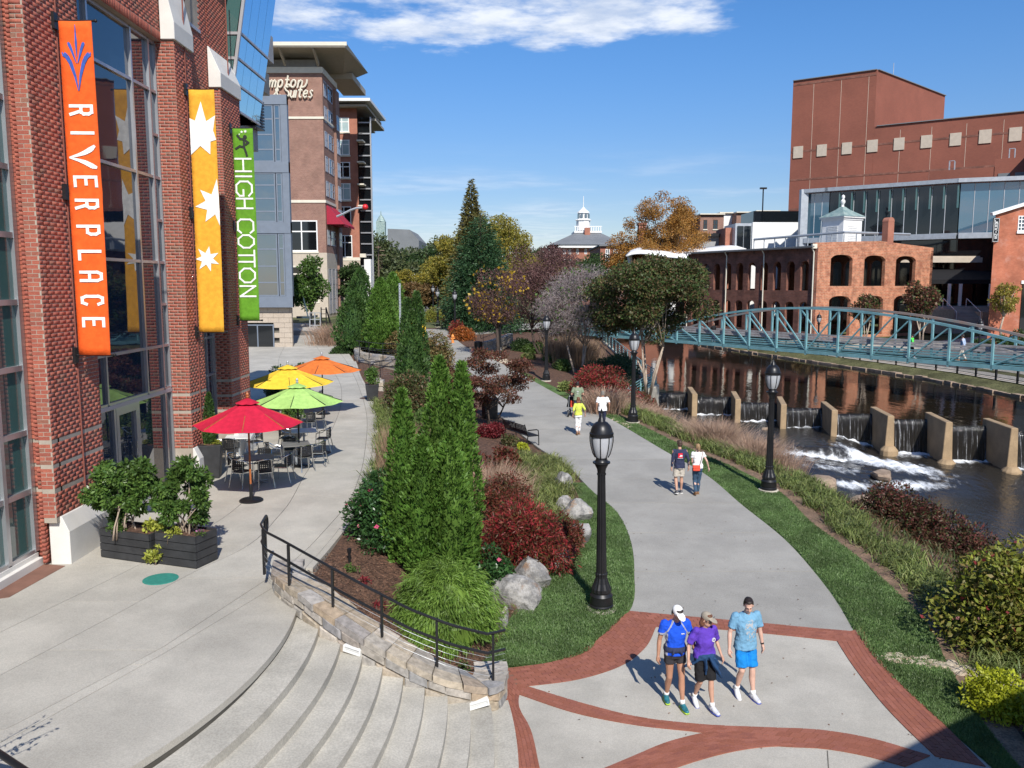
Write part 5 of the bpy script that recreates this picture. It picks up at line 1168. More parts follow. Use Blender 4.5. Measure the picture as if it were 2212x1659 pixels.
# restaurant porch: dark awning, white posts, stone terrace and stairs
po = thing('restaurant_porch', 'shaded restaurant porch with a black awning and white posts', 'porch', (52,102,4.6)); yq = 101.
b = MB(); x0,x1 = at_u(2005,yq,7),at_u(2146,yq,7); za,zb2 = zat(588,yq),zat(604,yq); b.add([(x0,yq,zb2),(x1,yq,zb2),(x1 + 5,yq + 9,za + 1),(x0 + 4.6,yq + 9,za + 1),(x0,yq,zb2 - .5),(x1,yq,zb2 - .5),(x1 + 5,yq + 9,zb2 - .5),(x0 + 4.6,yq + 9,zb2 - .5)],[(0,1,2,3),(7,6,5,4),(4,5,1,0),(5,6,2,1),(6,7,3,2),(7,4,0,3)]); b.build('awning', MT['blackcloth'],po)
for u in (2050,2074,2139): b = MB(); xx = at_u(u,yq - .2,6); b.box(xx - .14,yq - .35,4.6,xx + .14,yq - .05,zb2 - .5); b.build('post', MT['white'],po)
b = MB(); b.box(x0 + 3.6,yq + 8.5,3,x1 + 9,yq + 9,12); b.build('back_wall', MT['glass_dark'],po)
MB().box(at_u(2012,yq,4),yq - 1.5,0,76,yq + 8.4,4.55).build('floor', MT['concrete'],po)
st = thing('stone_stairs', 'wide pale stone stairs up to the restaurant porch', 'stairs', (50,88,3));
xs0,xs1 = at_u(2046,98,3.5),at_u(2106,98,3.5)
for k in range(9): MB().box(xs0,yq - 1.55 - (9 - k) * .34,1.5,xs1,yq - 1.51 - (8 - k) * .34 + .0,4.5 - (8 - k) * .165).build('step', MT['concrete'],st)
for xx,w_ in ((xs0,-2.6),(xs1,3.6)): MB().box(min(xx,xx + w_) , yq - 4.6,1.5,max(xx,xx + w_) - .01,yq - 1.52,4.3 if w_ < 0 else 4.0).build('cheek_wall', MT['stonemortar'],st)
b = MB();
for xx in (xs0 + .25,xs1 - .25): b.tube([(xx,yq - 4.6,3.1),(xx,yq - 4.6,4.0),(xx,yq - 1.5,5.5),(xx + (3.4 if xx < 48 else 0),yq - 1.4,5.5),(xx + (3.4 if xx < 48 else 0),yq - 1.4,4.5)],.04,5)
b.build('handrail', MT['white'],st)
# brick restaurant at the right edge
lk = thing('restaurant_building', 'orange-red brick gabled building with a white window and a vertical sign', 'building', (46,86,3)); Y = 84.; x0 = at_u(2143,Y,9); zE = zat(463,Y); zg = zat(440,Y)
b = MB(); x1 = 74; xm_ = (x0 + x1) / 2; sk = lambda y: (y - Y) * .62; zap = zE + (zg - zE) / (at_u(2212,Y) - x0) * (xm_ - x0); b.add([(x + sk(y),y,z) for y in (Y,Y + 26) for x,z in ((x0,1),(x1,1),(x1,zE),(xm_,zap),(x0,zE))],[(0,1,2,3,4),(9,8,7,6,5)] + [(i,i + 5,(i + 1) % 5 + 5,(i + 1) % 5) for i in range(5)]); b.build('wall', MT['larkbrick'],lk)
b = MB(); b.bar((x0 - .5,Y - .15,zE + .0),(xm_,Y - .15,zap + .12),.5,.3); b.build('rake_board', MT['white'],lk)
wallwin(lk,at_u(2192,Y,9),at_u(2212,Y,9) + .1,Y,zat(499,Y),zat(466,Y),3,4, 'white', 'glass', .09,sill='white')
b = MB(); b.box(at_u(2200,Y,4),Y - .12,zat(613,Y) , at_u(2260,Y,4),Y - .005,zat(606,Y)); b.build('lintel', MT['white'],lk); MB().box(at_u(2203,Y,4),Y - .1,2,at_u(2255,Y,4),Y - .01,zat(614,Y)).build('doorway', MT['glass_dark'],lk)
sg = thing('blade_sign', 'black vertical LARKINS blade sign with white letters and border', 'sign', (x0,Y,8)); xs = at_u(2138.5,Y,10); zs1_,zs0_ = zat(472,Y),zat(524,Y); hw_ = .30
b = MB(); b.box(xs - hw_,Y - .75,zs0_ + (.0),xs + hw_,Y - .62,zs1_); b.build('board', MT['black'],sg)
b = MB(); [b.box(*q) for q in ((xs - hw_ + .03,Y - .765,zs0_ + .05,xs - hw_ + .06,Y - .752,zs1_ - .05),(xs + hw_ - .06,Y - .765,zs0_ + .05,xs + hw_ - .03,Y - .752,zs1_ - .05),(xs - hw_ + .06,Y - .765,zs1_ - .08,xs + hw_ - .06,Y - .752,zs1_ - .05),(xs - hw_ + .06,Y - .765,zs0_ + .05,xs + hw_ - .06,Y - .752,zs0_ + .08))]; b.build('border', MT['white'],sg)
GL['K'] = [[(0,0),(0,1)],[(1,1),(0,.5),(1,0)]]; GL['S'] = [[(1,.85),(.8,1),(.2,1),(0,.8),(.1,.55),(.9,.45),(1,.2),(.8,0),(.2,0),(0,.15)]]
hh = (zs1_ - zs0_ - .5) / 7
for i,ch in enumerate('LARKINS'):
 b = MB()
 for L in GL[ch]:
  for (a,c),(a2,c2) in zip(L[:-1],L[1:]): b.bar((xs - .13 + a * .26,Y - .757,zs1_ - .18 - (i + 1) * hh + .05 + c * hh * .78),(xs - .13 + a2 * .26,Y - .757,zs1_ - .18 - (i + 1) * hh + .05 + c2 * hh * .78),.05,.012,up=(0,1,0))
 b.build('letter', MT['white'],sg)
b = MB(); b.bar((xs,Y - .7,zs1_ - .2),(x0 + .4,Y + .1,zs1_ - .2),.08); b.bar((xs,Y - .7,zs0_ + .1),(x0 + .4,Y + .1,zs0_ + .1),.08); b.build('bracket', MT['black'],sg)
# ---------------------------------------------------- stage canopy
cy_ = thing('stage_canopy', 'white curved tensile stage roof on slanting white columns', 'canopy', (22,120,6)); n = 24; k = 6; vs = []
yC = 122.
for i in range(n + 1):
 t = i / n; u = 1352 + (1612 - 1352) * t
 vtop = np.interp(t,[0,.05,.12,.2,.3,.45,.65,.82,.92,1],[549,535,529,527,530,533.5,534,529,527,535]); vbot = np.interp(t,[0,.05,.15,.25,.35,.45,.6,.8,1],[552,546,545,549,553,555,557,556,548])
 for j in range(k + 1):
  s = j / k; y = yC - 6 + 14 * s; v = vbot + (vtop - vbot) * (s ** .7); vs.append((at_u(u,y,12),y,zat(v,y)))
fs = [(i * (k + 1) + j,(i + 1) * (k + 1) + j,(i + 1) * (k + 1) + j + 1,i * (k + 1) + j + 1) for i in range(n) for j in range(k)]
o = MB().add(vs,fs).build('membrane', MT['teflon'],cy_,smooth='all'); m_ = o.modifiers.new('thick', 'SOLIDIFY'); m_.thickness = .25
for u0,u1,v0 in ((1360,1366,552),(1410,1417,556),(1457,1452,556),(1500,1495,556)): b = MB(); b.tube([(at_u(u0,yC,10),yC,zat(v0,yC) + .3),(at_u(u1,yC,4),yC,2.5)],[.35,.5],8); b.build('column', MT['teflon'],cy_,smooth=1)
b = MB(); [b.box(at_u(1400 + q * 22,yC - 2,11),yC - 2.3,zat(551,yC),at_u(1406 + q * 22,yC - 2,11),yC - 1.8,zat(547,yC)) for q in range(5)]; b.build('stage_light', MT['black'],cy_)
# ---------------------------------------------------- things behind: white hall, dark wall, apartments, brick mill block with stack
wh = thing('white_hall', 'plain white concrete hall with a dark upper band beside the theatre', 'building', (42,126,3)); yw = 127.
MB().box(at_u(1625,yw,14),yw,2,at_u(1745,yw,14),yw + 8,zat(480,yw)).build('wall', MT['white'],wh); MB().box(at_u(1640,yw,18),yw + 3,zat(480,yw) + .01,at_u(1745,yw,18),yw + 10,zat(452,yw)).build('upper_band', MT['glass_dark'],wh)
MB().box(at_u(1589,yw,14),yw + .3,2,at_u(1625,yw,14) - .02,yw + 7,zat(482,yw)).build('side_frame', MT['galv'],wh)
for a,c in ((1593,1606),(1608,1622)): MB().box(at_u(a,yw,14),yw + .1,zat(540,yw),at_u(c,yw,14),yw + .29,zat(488,yw)).build('pane', MT['glass_dark'],wh)
MB().box(at_u(1566,yw + 2,12),yw + 2,2,at_u(1588,yw,12),yw + 8,zat(490,yw)).build('brick_wing', MT['redbrick'],wh)
MB().box(at_u(1510,yw + 6,12),yw + 6,2,at_u(1566,yw + 5,12),yw + 12,zat(507,yw)).build('metal_wing', MT['greywall'],wh); MB().box(at_u(1508,yw + 5.5,12),yw + 5.2,zat(507,yw) + .01,at_u(1567,yw + 5,12),yw + 12,zat(500,yw)).build('roof', MT['black'],wh)
ap = thing('apartment_building', 'distant brown brick apartment block with pale cornices', 'building', (60,205,4)); ya = 205.; za_ = lambda v: zat(v,ya)
for (u0,u1,vt,m,yo) in ((1475,1512,470, 'hotelbrick', 3),(1512,1563,464, 'hotelbrick', 0),(1563,1590,458, 'white', 4),(1590,1640,460, 'hotelbrick', 0),(1640,1690,455, 'hotelbrick', 3)): MB().box(at_u(u0,ya,20),ya + yo,3,at_u(u1,ya,20) - .02,ya + 20,za_(vt)).build('wall', MT[m],ap); MB().box(at_u(u0,ya,20) - .2,ya + yo - .7,za_(vt) + .01,at_u(u1,ya,20) + .1,ya + 20,za_(vt - 2.5)).build('cornice', MT['cream'],ap)
for u0,u1 in ((1484,1492),(1519,1527),(1540,1550),(1600,1609),(1622,1632),(1655,1664)):
 yo = 3 if u0 < 1512 or u0 > 1640 else 0
 for va,vb in ((475,495),(503,512)): wallwin(ap,at_u(u0,ya,20),at_u(u1,ya,20),ya + yo - .02,za_(vb),za_(va),2,2, 'barkdark', 'glass_grey', .12,sill='cream')
mb_ = thing('brick_workshop', 'low orange brick building with tall windows behind the amber trees', 'building', (22,150,3)); ym = 150.; zm = lambda v: zat(v,ym)
MB().box(at_u(1296,ym,8),ym,2,at_u(1512,ym,8),ym + 20,zm(532)).build('wall', MT['redbrick'],mb_); MB().box(at_u(1293,ym,8),ym - .5,zm(532) + .01,at_u(1512,ym,8),ym + 20,zm(529)).build('roof', MT['slate'],mb_)
for u in (1307,1324,1341,1470,1488): wallwin(mb_,at_u(u,ym,8),at_u(u + 9,ym,8),ym,zm(566),zm(538),2,3, 'white', 'glass_grey', .12)
for u in (1308,1326,1343): wallwin(mb_,at_u(u,ym,5),at_u(u + 8,ym,5),ym,zm(596),zm(582),2,2, 'white', 'glass_light', .12)
ck = MB(); ck.box(at_u(1381,155,20),155,3,at_u(1396,155,20),157,zat(486,155)); ck.box(at_u(1379,155,20),154.8,zat(486,155) + .01,at_u(1398,155,20),157.2,zat(481,155)); tag(ck.build('chimney', MT['redbrick']), 'plain square brick smokestack among the amber trees', 'chimney')
# ---------------------------------------------------- courthouse with hipped roof and lantern
ch = thing('courthouse', 'brick civic building with a grey hipped roof and a white lantern tower', 'building', (20,215,4)); yh = 215.; zc = lambda v: zat(v,yh); XH = lambda u: at_u(u,yh,10)
MB().box(XH(1206),yh,2,XH(1352),yh + 30,zc(533)).build('wall', MT['redbrick'],ch)
b = MB(); e = 1.6; x0,x1 = XH(1186) , XH(1350); rx0,rx1 = XH(1248),XH(1305); zE,zR = zc(529),zc(498); vs = [(x0,yh - e,zE),(x1,yh - e,zE),(x1,yh + 30,zE),(x0,yh + 30,zE),(rx0,yh + 10,zR),(rx1,yh + 10,zR),(rx1,yh + 20,zR),(rx0,yh + 20,zR)]; b.add(vs,[(0,1,5,4),(1,2,6,5),(2,3,7,6),(3,0,4,7),(4,5,6,7),(3,2,1,0)]); b.build('roof', MT['slate'],ch)
b = MB(); b.box(XH(1205),yh - 1.3,zc(533) - .3,XH(1351),yh + .5,zE - .02); b.build('cornice', MT['white'],ch)
b = MB(); b.box(rx0 - .3,yh + 9.6,zR + .02,rx1 + .3,yh + 20,zR + .5)
for q in np.linspace(0,1,12): x = rx0 + (rx1 - rx0) * q; b.box(x - .1,yh + 9.6,zR + .5,x + .1,yh + 9.8,zR + 1.6)
b.box(rx0 - .3,yh + 9.55,zR + 1.6,rx1 + .3,yh + 9.85,zR + 1.8); b.build('roof_balustrade', MT['white'],ch)
MB().box(XH(1268),yh + 8,zc(511),XH(1280),yh + 9.3,zc(487)).build('chimney', MT['redbrick'],ch)
xl = XH(1269.5); yl = yh + 15; zl = lambda v: zat(v,yl)
b = MB(); b.lathe([(1.9,0),(1.9,zl(477) - zl(498)),(2.3,zl(476) - zl(498)),(1.8,zl(473) - zl(498)),(1.45,zl(473) - zl(498) + .1),(1.45,zl(461) - zl(498)),(1.8,zl(460.5) - zl(498)),(1.5,zl(457) - zl(498)),(.7,zl(452) - zl(498)),(.1,zl(447) - zl(498)),(.08,zl(424) - zl(498))],8,(xl,yl,zl(498))); b.build('lantern', MT['white'],ch)
b = MB(); [b.box(xl + 1.47 * math.cos(a) - .3,yl + 1.47 * math.sin(a) - .3,zl(471.5),xl + 1.47 * math.cos(a) + .3,yl + 1.47 * math.sin(a) + .3,zl(463)) for a in np.arange(-2.75,-.3,.785)]; b.build('lantern_window', MT['glass_grey'],ch)
for u in (1216,1228,1244,1262,1290,1310): wallwin(ch,XH(u),XH(u + 5.5),yh,zc(549),zc(537),2,2, 'white', 'glass_grey', .12); wallwin(ch,XH(u),XH(u + 5.5),yh,zc(572),zc(560),2,2, 'white', 'glass_grey', .12)
# distant road viaduct, church spire, long grey roof
vd = thing('viaduct', 'pale concrete road viaduct crossing behind the far trees', 'bridge', (-30,250,8)); yv = 250.; x0,x1 = at_u(790,yv,12),at_u(1010,yv,12)
MB().box(x0,yv,zat(557,yv),x1,yv + 10,zat(550,yv)).build('deck', MT['limestone'],vd); b = MB(); b.box(x0,yv - .1,zat(545.5,yv),x1,yv + .2,zat(544,yv)); [b.box(x,yv - .05,zat(550,yv),x + .35,yv + .15,zat(545.5,yv)) for x in np.arange(x0,x1,1.6)]; b.build('parapet', MT['limestone'],vd); MB().box(x0,yv + .6,zat(565,yv),x1,yv + 9,zat(557,yv) - .01).build('girder', MT['black'],vd)
b = MB(); [b.box(x,yv + 1,2,x + 1.2,yv + 8,zat(565,yv)) for x in np.arange(x0 + 6,x1,12)]; b.build('pier', MT['limestone'],vd)
cs = MB(); ys_ = 420.; xs_ = at_u(820,ys_,60); cs.box(xs_ - 2.2,ys_,5,xs_ + 2.2,ys_ + 4,zat(478,ys_)); cs.lathe([(2.4,zat(478,ys_)),(1.7,zat(472,ys_)),(1.2,zat(468,ys_)),(.3,zat(463,ys_)),(.12,zat(455,ys_))],8,(xs_,ys_ + 2,0)); tag(cs.build('church_spire', MT['copper']), 'small green spire above the far tree line', 'spire')
gr_ = MB(); yg = 330.; gr_.add([(at_u(838,yg,20),yg,6),(at_u(905,yg,20),yg,6),(at_u(905,yg,20),yg,zat(519,yg)),(at_u(885,yg,20),yg,zat(496,yg)),(at_u(838,yg,20),yg,zat(494,yg))],[(0,1,2,3,4)]); o = gr_.build('long_roof', MT['slate']); o.modifiers.new('t', 'SOLIDIFY').thickness = 30; tag(o, 'long dark grey sloping roof half hidden in far trees', 'building')
# ------------------------------------------------------------ river, weir, banks
def watermat(name,col,rough,sc,st,dist=.05,aniso=1.0):
 m,t,b = newmat(name); pos = t.nodes.new('ShaderNodeNewGeometry').outputs['Position']; mp = t.nodes.new('ShaderNodeMapping'); mp.inputs['Scale'].default_value = (1,aniso,1); t.links.new(pos,mp.inputs[0])
 b.inputs['Base Color'].default_value = rgba(col); b.inputs['Roughness'].default_value = rough; b.inputs['IOR'].default_value = 1.33; b.inputs['Specular IOR Level'].default_value = .7
 bumpn(t,b,noise(mp.outputs[0],sc,4,.55,(0,0,0),t),st,dist); return m
MT['water'] = watermat('water', (.020,.016,.011),.03,1.6,.22,.05,.5)
CR = [(1416,1485,848.5),(1503,1580,858.5),(1595,1680,870.5),(1692,1776,882),(1800,1884,894.3),(1919,2004,906.5),(2042,2130,920.5),(2180,2290,933.5)]
ZW,SEG = -.8,[]
for ua,ub,v in CR:
 y = Pz((ua + ub) / 2,v,ZW).y; SEG.append((at_u(ua,y,ZW),at_u(ub,y,ZW),y))
up = [(8.0,62.5),(SEG[0][0] - .2,62.4)]
poly = []
for i,(a,b_,y) in enumerate(SEG):
 a2 = a if i == 0 else (SEG[i - 1][1] + a) / 2; b2 = b_ if i == len(SEG) - 1 else (b_ + SEG[i + 1][0]) / 2; poly += [(a2,y),(b2,y)]
w0 = [(5,poly[0][1])] + poly + [(60,poly[-1][1] - 6),(60,240),(0,240)]
MB().add([(x,y,ZW) for x,y in w0],[tuple(range(len(w0)))]).build('river', MT['water']).__setitem__('kind', 'structure')
# falling sheets
m,t,b = newmat('falling_water'); pos = t.nodes.new('ShaderNodeNewGeometry').outputs['Position']; mp = t.nodes.new('ShaderNodeMapping'); mp.inputs['Scale'].default_value = (7.5,.6,.32); t.links.new(pos,mp.inputs[0])
n1_ = noise(mp.outputs[0],1.5,6,.62,(0,0,0),t); mp2_ = t.nodes.new('ShaderNodeMapping'); mp2_.inputs['Scale'].default_value = (14,3,5); t.links.new(pos,mp2_.inputs[0]); n2_ = noise(mp2_.outputs[0],1.3,4,.6,(3,0,0),t)
f = M('MULTIPLY', maprange(n1_,.54,.77,t=t),maprange(n2_,.38,.62,.35,1,t=t),t=t)
t.links.new(mixcol(t,f,(.018,.016,.014),(.62,.64,.68)),b.inputs['Base Color']); b.inputs['Roughness'].default_value = .12; bumpn(t,b,n1_,.9,.12); MT['fall'] = m
m,t,b = newmat('white_water'); pos = t.nodes.new('ShaderNodeNewGeometry').outputs['Position']; at = t.nodes.new('ShaderNodeAttribute'); at.attribute_name = 'foam'
mp = t.nodes.new('ShaderNodeMapping'); mp.inputs['Scale'].default_value = (1.0,.55,1); t.links.new(pos,mp.inputs[0]); nn_ = noise(mp.outputs[0],2.6,8,.72,(0,0,0),t)
f = maprange(M('ADD', M('MULTIPLY', at.outputs['Fac'],1.15,t=t),M('MULTIPLY', M('SUBTRACT', nn_,.5,t=t),1.5,t=t),t=t),.36,1.0,t=t)
t.links.new(mixcol(t,f,(.026,.023,.019),(.80,.83,.86)),b.inputs['Base Color']); t.links.new(maprange(f,0,1,.05,.6,t=t),b.inputs['Roughness']); b.inputs['Specular IOR Level'].default_value = .6
bumpn(t,b,noise(mp.outputs[0],4.2,5,.6,(2,2,2),t),.45,.10); MT['foam'] = m
LOW = [-2.05,-2.0,-1.95,-2.0,-2.15,-2.7,-3.0,-3.0]
yc_ = lambda x: float(np.interp(x,[9,24],[47.2,45.5]))
def wlow(x,y):
 """height of the water below the weir: a shelf,a short drop,then the lower pool"""
 shelf = -2.0;
 e = 46.6 + .25 * math.sin(x * 1.3)                       # lip of the shelf
 k = sst((y - (e - .5)) / .5)
 right = sst((x - 17.6 - (y - 45) * .33) / 3.2)            # the shelf breaks up towards the open bays
 low = -2.45 - .55 * sst((44.5 - y) / 5) - .3 * sst((x - 16) / 3)
 z = low + (shelf - low) * k * (1 - right)
 return z
def foamv(x,y):
 f = 0
 for i,(a,b_,yy) in enumerate(SEG):
  if a - .2 < x < b_ + .3: f = max(f,math.exp(-max(0,yy - .6 - y) / (.30 if i < 4 else .55 if i != 5 else 1.5)) * (1 if y < yy + .1 else 0) * (.8 if i != 3 else .6))
 e = 46.6 + .25 * math.sin(x * 1.3); rgt = sst((x - 17.6 - (y - 45) * .33) / 3.2)
 f = max(f,(.72 * math.exp(-((y - e + .55) / .22) ** 2) + .30 * (1 if abs(y - e + .25) < .3 else 0)) * (1 - rgt) * (x > 12))
 f = max(f,.92 * math.exp(-(((x - 20.6) * .9 + (y - 45.8) * .55) / 1.5) ** 2 - ((y - 45.2) / 3.0) ** 2))
 f = max(f,.80 * math.exp(-((x - 20.3) / 2.4) ** 2 - ((y - 41.6) / .9) ** 2),.8 * math.exp(-((x - 17.4) / 1.3) ** 2 - ((y - 41.2) / .8) ** 2),.62 * math.exp(-((x - 17.2) / 2.2) ** 2 - ((y - 43.6) / .8) ** 2))
 f = max(f,.22 * math.exp(-((x - 15) / 4) ** 2 - ((y - 44.5) / 1.5) ** 2))
 return min(1,f)
xs = np.arange(8.5,44,.14); ys = np.concatenate([np.arange(14,36,.5),np.arange(36,62,.14)]); V = []; FO = []
for y in ys:
 for x in xs:
  f = foamv(x,y); z = wlow(x,y) + f * (.06 + .10 * math.sin(x * 5.1 + y * 3.3) * math.cos(y * 4.3 - x * 2.7) + .06 * math.sin(x * 11 + y * 7)); V.append((x,y,z)); FO.append(f)
k = len(xs); ii,jj = np.meshgrid(np.arange(len(ys) - 1),np.arange(k - 1),indexing='ij'); a = (ii * k + jj).ravel(); F = np.stack([a,a + 1,a + k + 1,a + k],1)
Vn = np.array(V); cxy = Vn[F].mean(1); yw_ = np.interp(cxy[:, 0],[q for s in SEG for q in (s[0],s[1])],[s[2] for s in SEG for _ in (0,1)]); keep = cxy[:, 1] < yw_ + .05
o = np_obj('river', V,F[keep],MT['foam'],smooth=1); at_ = o.data.attributes.new('foam', 'FLOAT', 'POINT'); at_.data.foreach_set('value', np.array(FO,np.float32)); kind(o)
we = thing('weir', 'stepped concrete weir of dark spillways between tan piers', 'weir', (18,52,-3))
for i,(a,b_,y) in enumerate(SEG):
 MB().box(a - .08,y + .02,-4.5,b_ + .1,y + .6,ZW - .06).build('sill', MT['boulder'],we)
 n = 26; m_ = 10; vs = []; rnd = random.Random(i); zl_ = LOW[i] - .25
 for q in range(m_ + 1):
  t_ = q / m_;
  for r in range(n + 1):
   s = r / n; zz = ZW + .012 + (zl_ - ZW) * t_ ** 1.25; yy = y + .05 - .42 * (t_ ** .5) + .025 * math.sin(s * 40 + i) * t_ + rnd.uniform(-.012,.012) * t_; vs.append((a + (b_ - a) * s,yy,zz))
 fs = [(q * (n + 1) + r,q * (n + 1) + r + 1,(q + 1) * (n + 1) + r + 1,(q + 1) * (n + 1) + r) for q in range(m_) for r in range(n)]
 o = MB().add(vs,fs).build('falling_sheet', MT['fall'],we,smooth='all')
for i in range(7):
 xa,xb_2 = SEG[i][1] + .02,SEG[i + 1][0] - .02; yb,yf = SEG[i][2] + .55,SEG[i + 1][2] - .95; zt2 = ZW + .38; w_ = max(.28,min(.52,(xb_2 - xa)))
 xm2 = (xa + xb_2) / 2; xbk_ = SEG[i][1] + .28; xfr = SEG[i + 1][0] - .28; zb2_ = -4.4; sw = .18 if i > 3 else 0
 b = MB(); hw_ = .19
 vs = [(xbk_ - hw_,yb,zb2_),(xbk_ + hw_,yb,zb2_),(xfr + hw_ + sw,yf,zb2_),(xfr - hw_ - sw,yf,zb2_),(xbk_ - hw_,yb,zt2),(xbk_ + hw_,yb,zt2),(xfr + hw_,yf,zt2),(xfr - hw_,yf,zt2)]
 b.add(vs,[(0,3,2,1),(4,7,6,5)[::-1],(0,1,5,4),(1,2,6,5),(2,3,7,6),(3,0,4,7)])
 if i > 3: b.lathe([(.55,-3.6),(.5,LOW[i + 1] + .25),(.28,LOW[i + 1] + .5)],12,(xfr,yf + .05,0))
 o = b.build('pier', MT['pier'],we,bevel=.03)
# abutment with blue-green railing
ab2 = thing('abutment', 'concrete river wall ending in a wedge by the first spillway', 'retaining wall', (10,60,-.5)); xa0 = SEG[0][0] - .02; ya0 = SEG[0][2]
pa,pb = Pz(1354,905,-.3),(xa0,ya0 - 1.2)
b = MB(); ax,ay = at_u(1356,49.5,0),49.5
poly = [(ax,ay),(xa0,ya0 - 1.6),(xa0,ya0 + 3.2),(xa0 - .9,88),(xa0 - 1.3,88),(xa0 - .45,ya0 + 3),(xa0 - .5,ya0 - .9),(ax - .3,ay + .4)]
ztp_ = lambda x,y: -.02 if y < 64 else .05 + (y - 64) * .055
b.prism(poly,-4.5,lambda x,y: ztp_(x,y)); b.build('wall', MT['abut'],ab2)
def railing(name,label,pts,h,nrail,m,rp=.028,every=2.0,posts_par=True,pw=.045):
 root = thing(name,label, 'railing', pts[0]); P = np.array(pts,float); d = np.r_[0,np.cumsum(np.linalg.norm(np.diff(P,axis=0),axis=1))]; at2 = lambda s: np.array([np.interp(s,d,P[:, k]) for k in range(3)])
 ss = sorted(set(list(np.linspace(0,d[-1],max(3,int(d[-1] / 1.5)))) + list(d)))
 for k in range(nrail): MB().tube([at2(s) + np.array([0,0,h * (k + 1) / nrail]) for s in ss],rp if k == nrail - 1 else rp * .7,6).build('rail', MT[m],root)
 n = max(1,int(round(d[-1] / every)))
 for k in range(n + 1): p = at2(d[-1] * k / n); MB().box(p[0] - pw,p[1] - pw,p[2] - .1,p[0] + pw,p[1] + pw,p[2] + h).build('post', MT[m],root)
 return root
railing('railing', 'blue-green railing around the end of the river wall', [(ax + .05,ay + .15,-.02),(xa0 - .2,ya0 - 1.3,-.02),(xa0 - .25,ya0 + 3,-.02),(xa0 - .6,74,.6),(xa0 - 1.1,87,1.3)],1.05,6, 'teal', every=2.1)
railing('railing', 'dark blue-green stair railing dropping from the bridge head to the river wall', [(9.0,90,1.9),(9.3,80,1.4),(9.6,70,.6)],1.05,5, 'black', every=2.0)
# far bank: stone lip, grass, kerb, fence, walks
off = lambda o_: (lambda y: XF(y) + o_)
kind(sheet('far_lawn', off(.3),off(2.15),50,110,MT['lawnfar'],.03,90,zf=zfar))
b = MB(); rnd = random.Random(3); lip = thing('stone_edging', 'low broken stone edging along the far waterline', 'edging', (XF(80),80,-.9))
for y in np.arange(50,112,1.0):
 e = y + .95; d0,d1 = rnd.uniform(-.12,.08),rnd.uniform(.3,.5); MB().prism([(XF(y) + d0,y),(XF(y) + d1,y),(XF(e) + d1,e),(XF(e) + d0 + rnd.uniform(-.05,.05),e)],-1.4,-.62 + rnd.uniform(-.05,.05)).build('stone', MT['riverrock'],lip)
kk = kind(sheet('far_kerb', off(2.15),off(2.5),50,110,MT['riverrock'],.16,60,zf=lambda x,y: zfar(XF(y) + 2.3,y)))
kind(sheet('far_walk', off(2.5),off(5.2),50,112,MT['concrete'],.03,60,zf=zfar)); kind(sheet('far_lawn', off(5.2),off(6.6),50,72,MT['lawnfar'],.03,40,zf=zfar))
kind(sheet('far_walk', off(6.6),off(8.2),50,72,MT['concrete'],.03,40,zf=zfar)); kind(sheet('far_lawn', off(8.2),off(10.4),50,70,MT['lawnfar'],.03,30,zf=zfar))
kind(sheet('road', off(10.4),off(15.2),50,88,MT['asphalt'],.03,60,zf=zfar,nx_=8)); kind(sheet('road', off(5.2),off(10.4),72,86,MT['asphalt'],.03,40,zf=zfar,nx_=8))
kind(sheet('far_walk', off(15.2),off(36),50,92,MT['concrete'],.03,50,zf=zfar,nx_=30)); kind(sheet('far_walk', off(5.2),off(15.2),88,112,MT['concrete'],.03,40,zf=zfar,nx_=20))
fe = thing('fence', 'black picket fence along the far river walk', 'fence', (XF(70) + 2.3,70,-.2)); ys = np.arange(52,104,2.44)
zfe = lambda y: zfar(XF(y) + 2.3,y) + .15
for y in ys: x = XF(y) + 2.32; MB().box(x - .06,y - .06,zfe(y) - .1,x + .06,y + .06,zfe(y) + 1.2).build('post', MT['black'],fe)
for y in ys[:-1]:
 e = y + 2.44; b = MB();
 for hz in (.12,.95): b.bar((XF(y) + 2.32,y + .06,zfe(y) + hz),(XF(e) + 2.32,e - .06,zfe(e) + hz),.04,.04)
 b.build('rail', MT['black'],fe); b = MB()
 for q in np.arange(.14,2.36,.125): yy = y + q; x = XF(yy) + 2.32; b.box(x - .011,yy - .011,zfe(yy) + .12,x + .011,yy + .011,zfe(yy) + 1.1)
 kind(b.build('picket', MT['black'],fe), 'stuff')
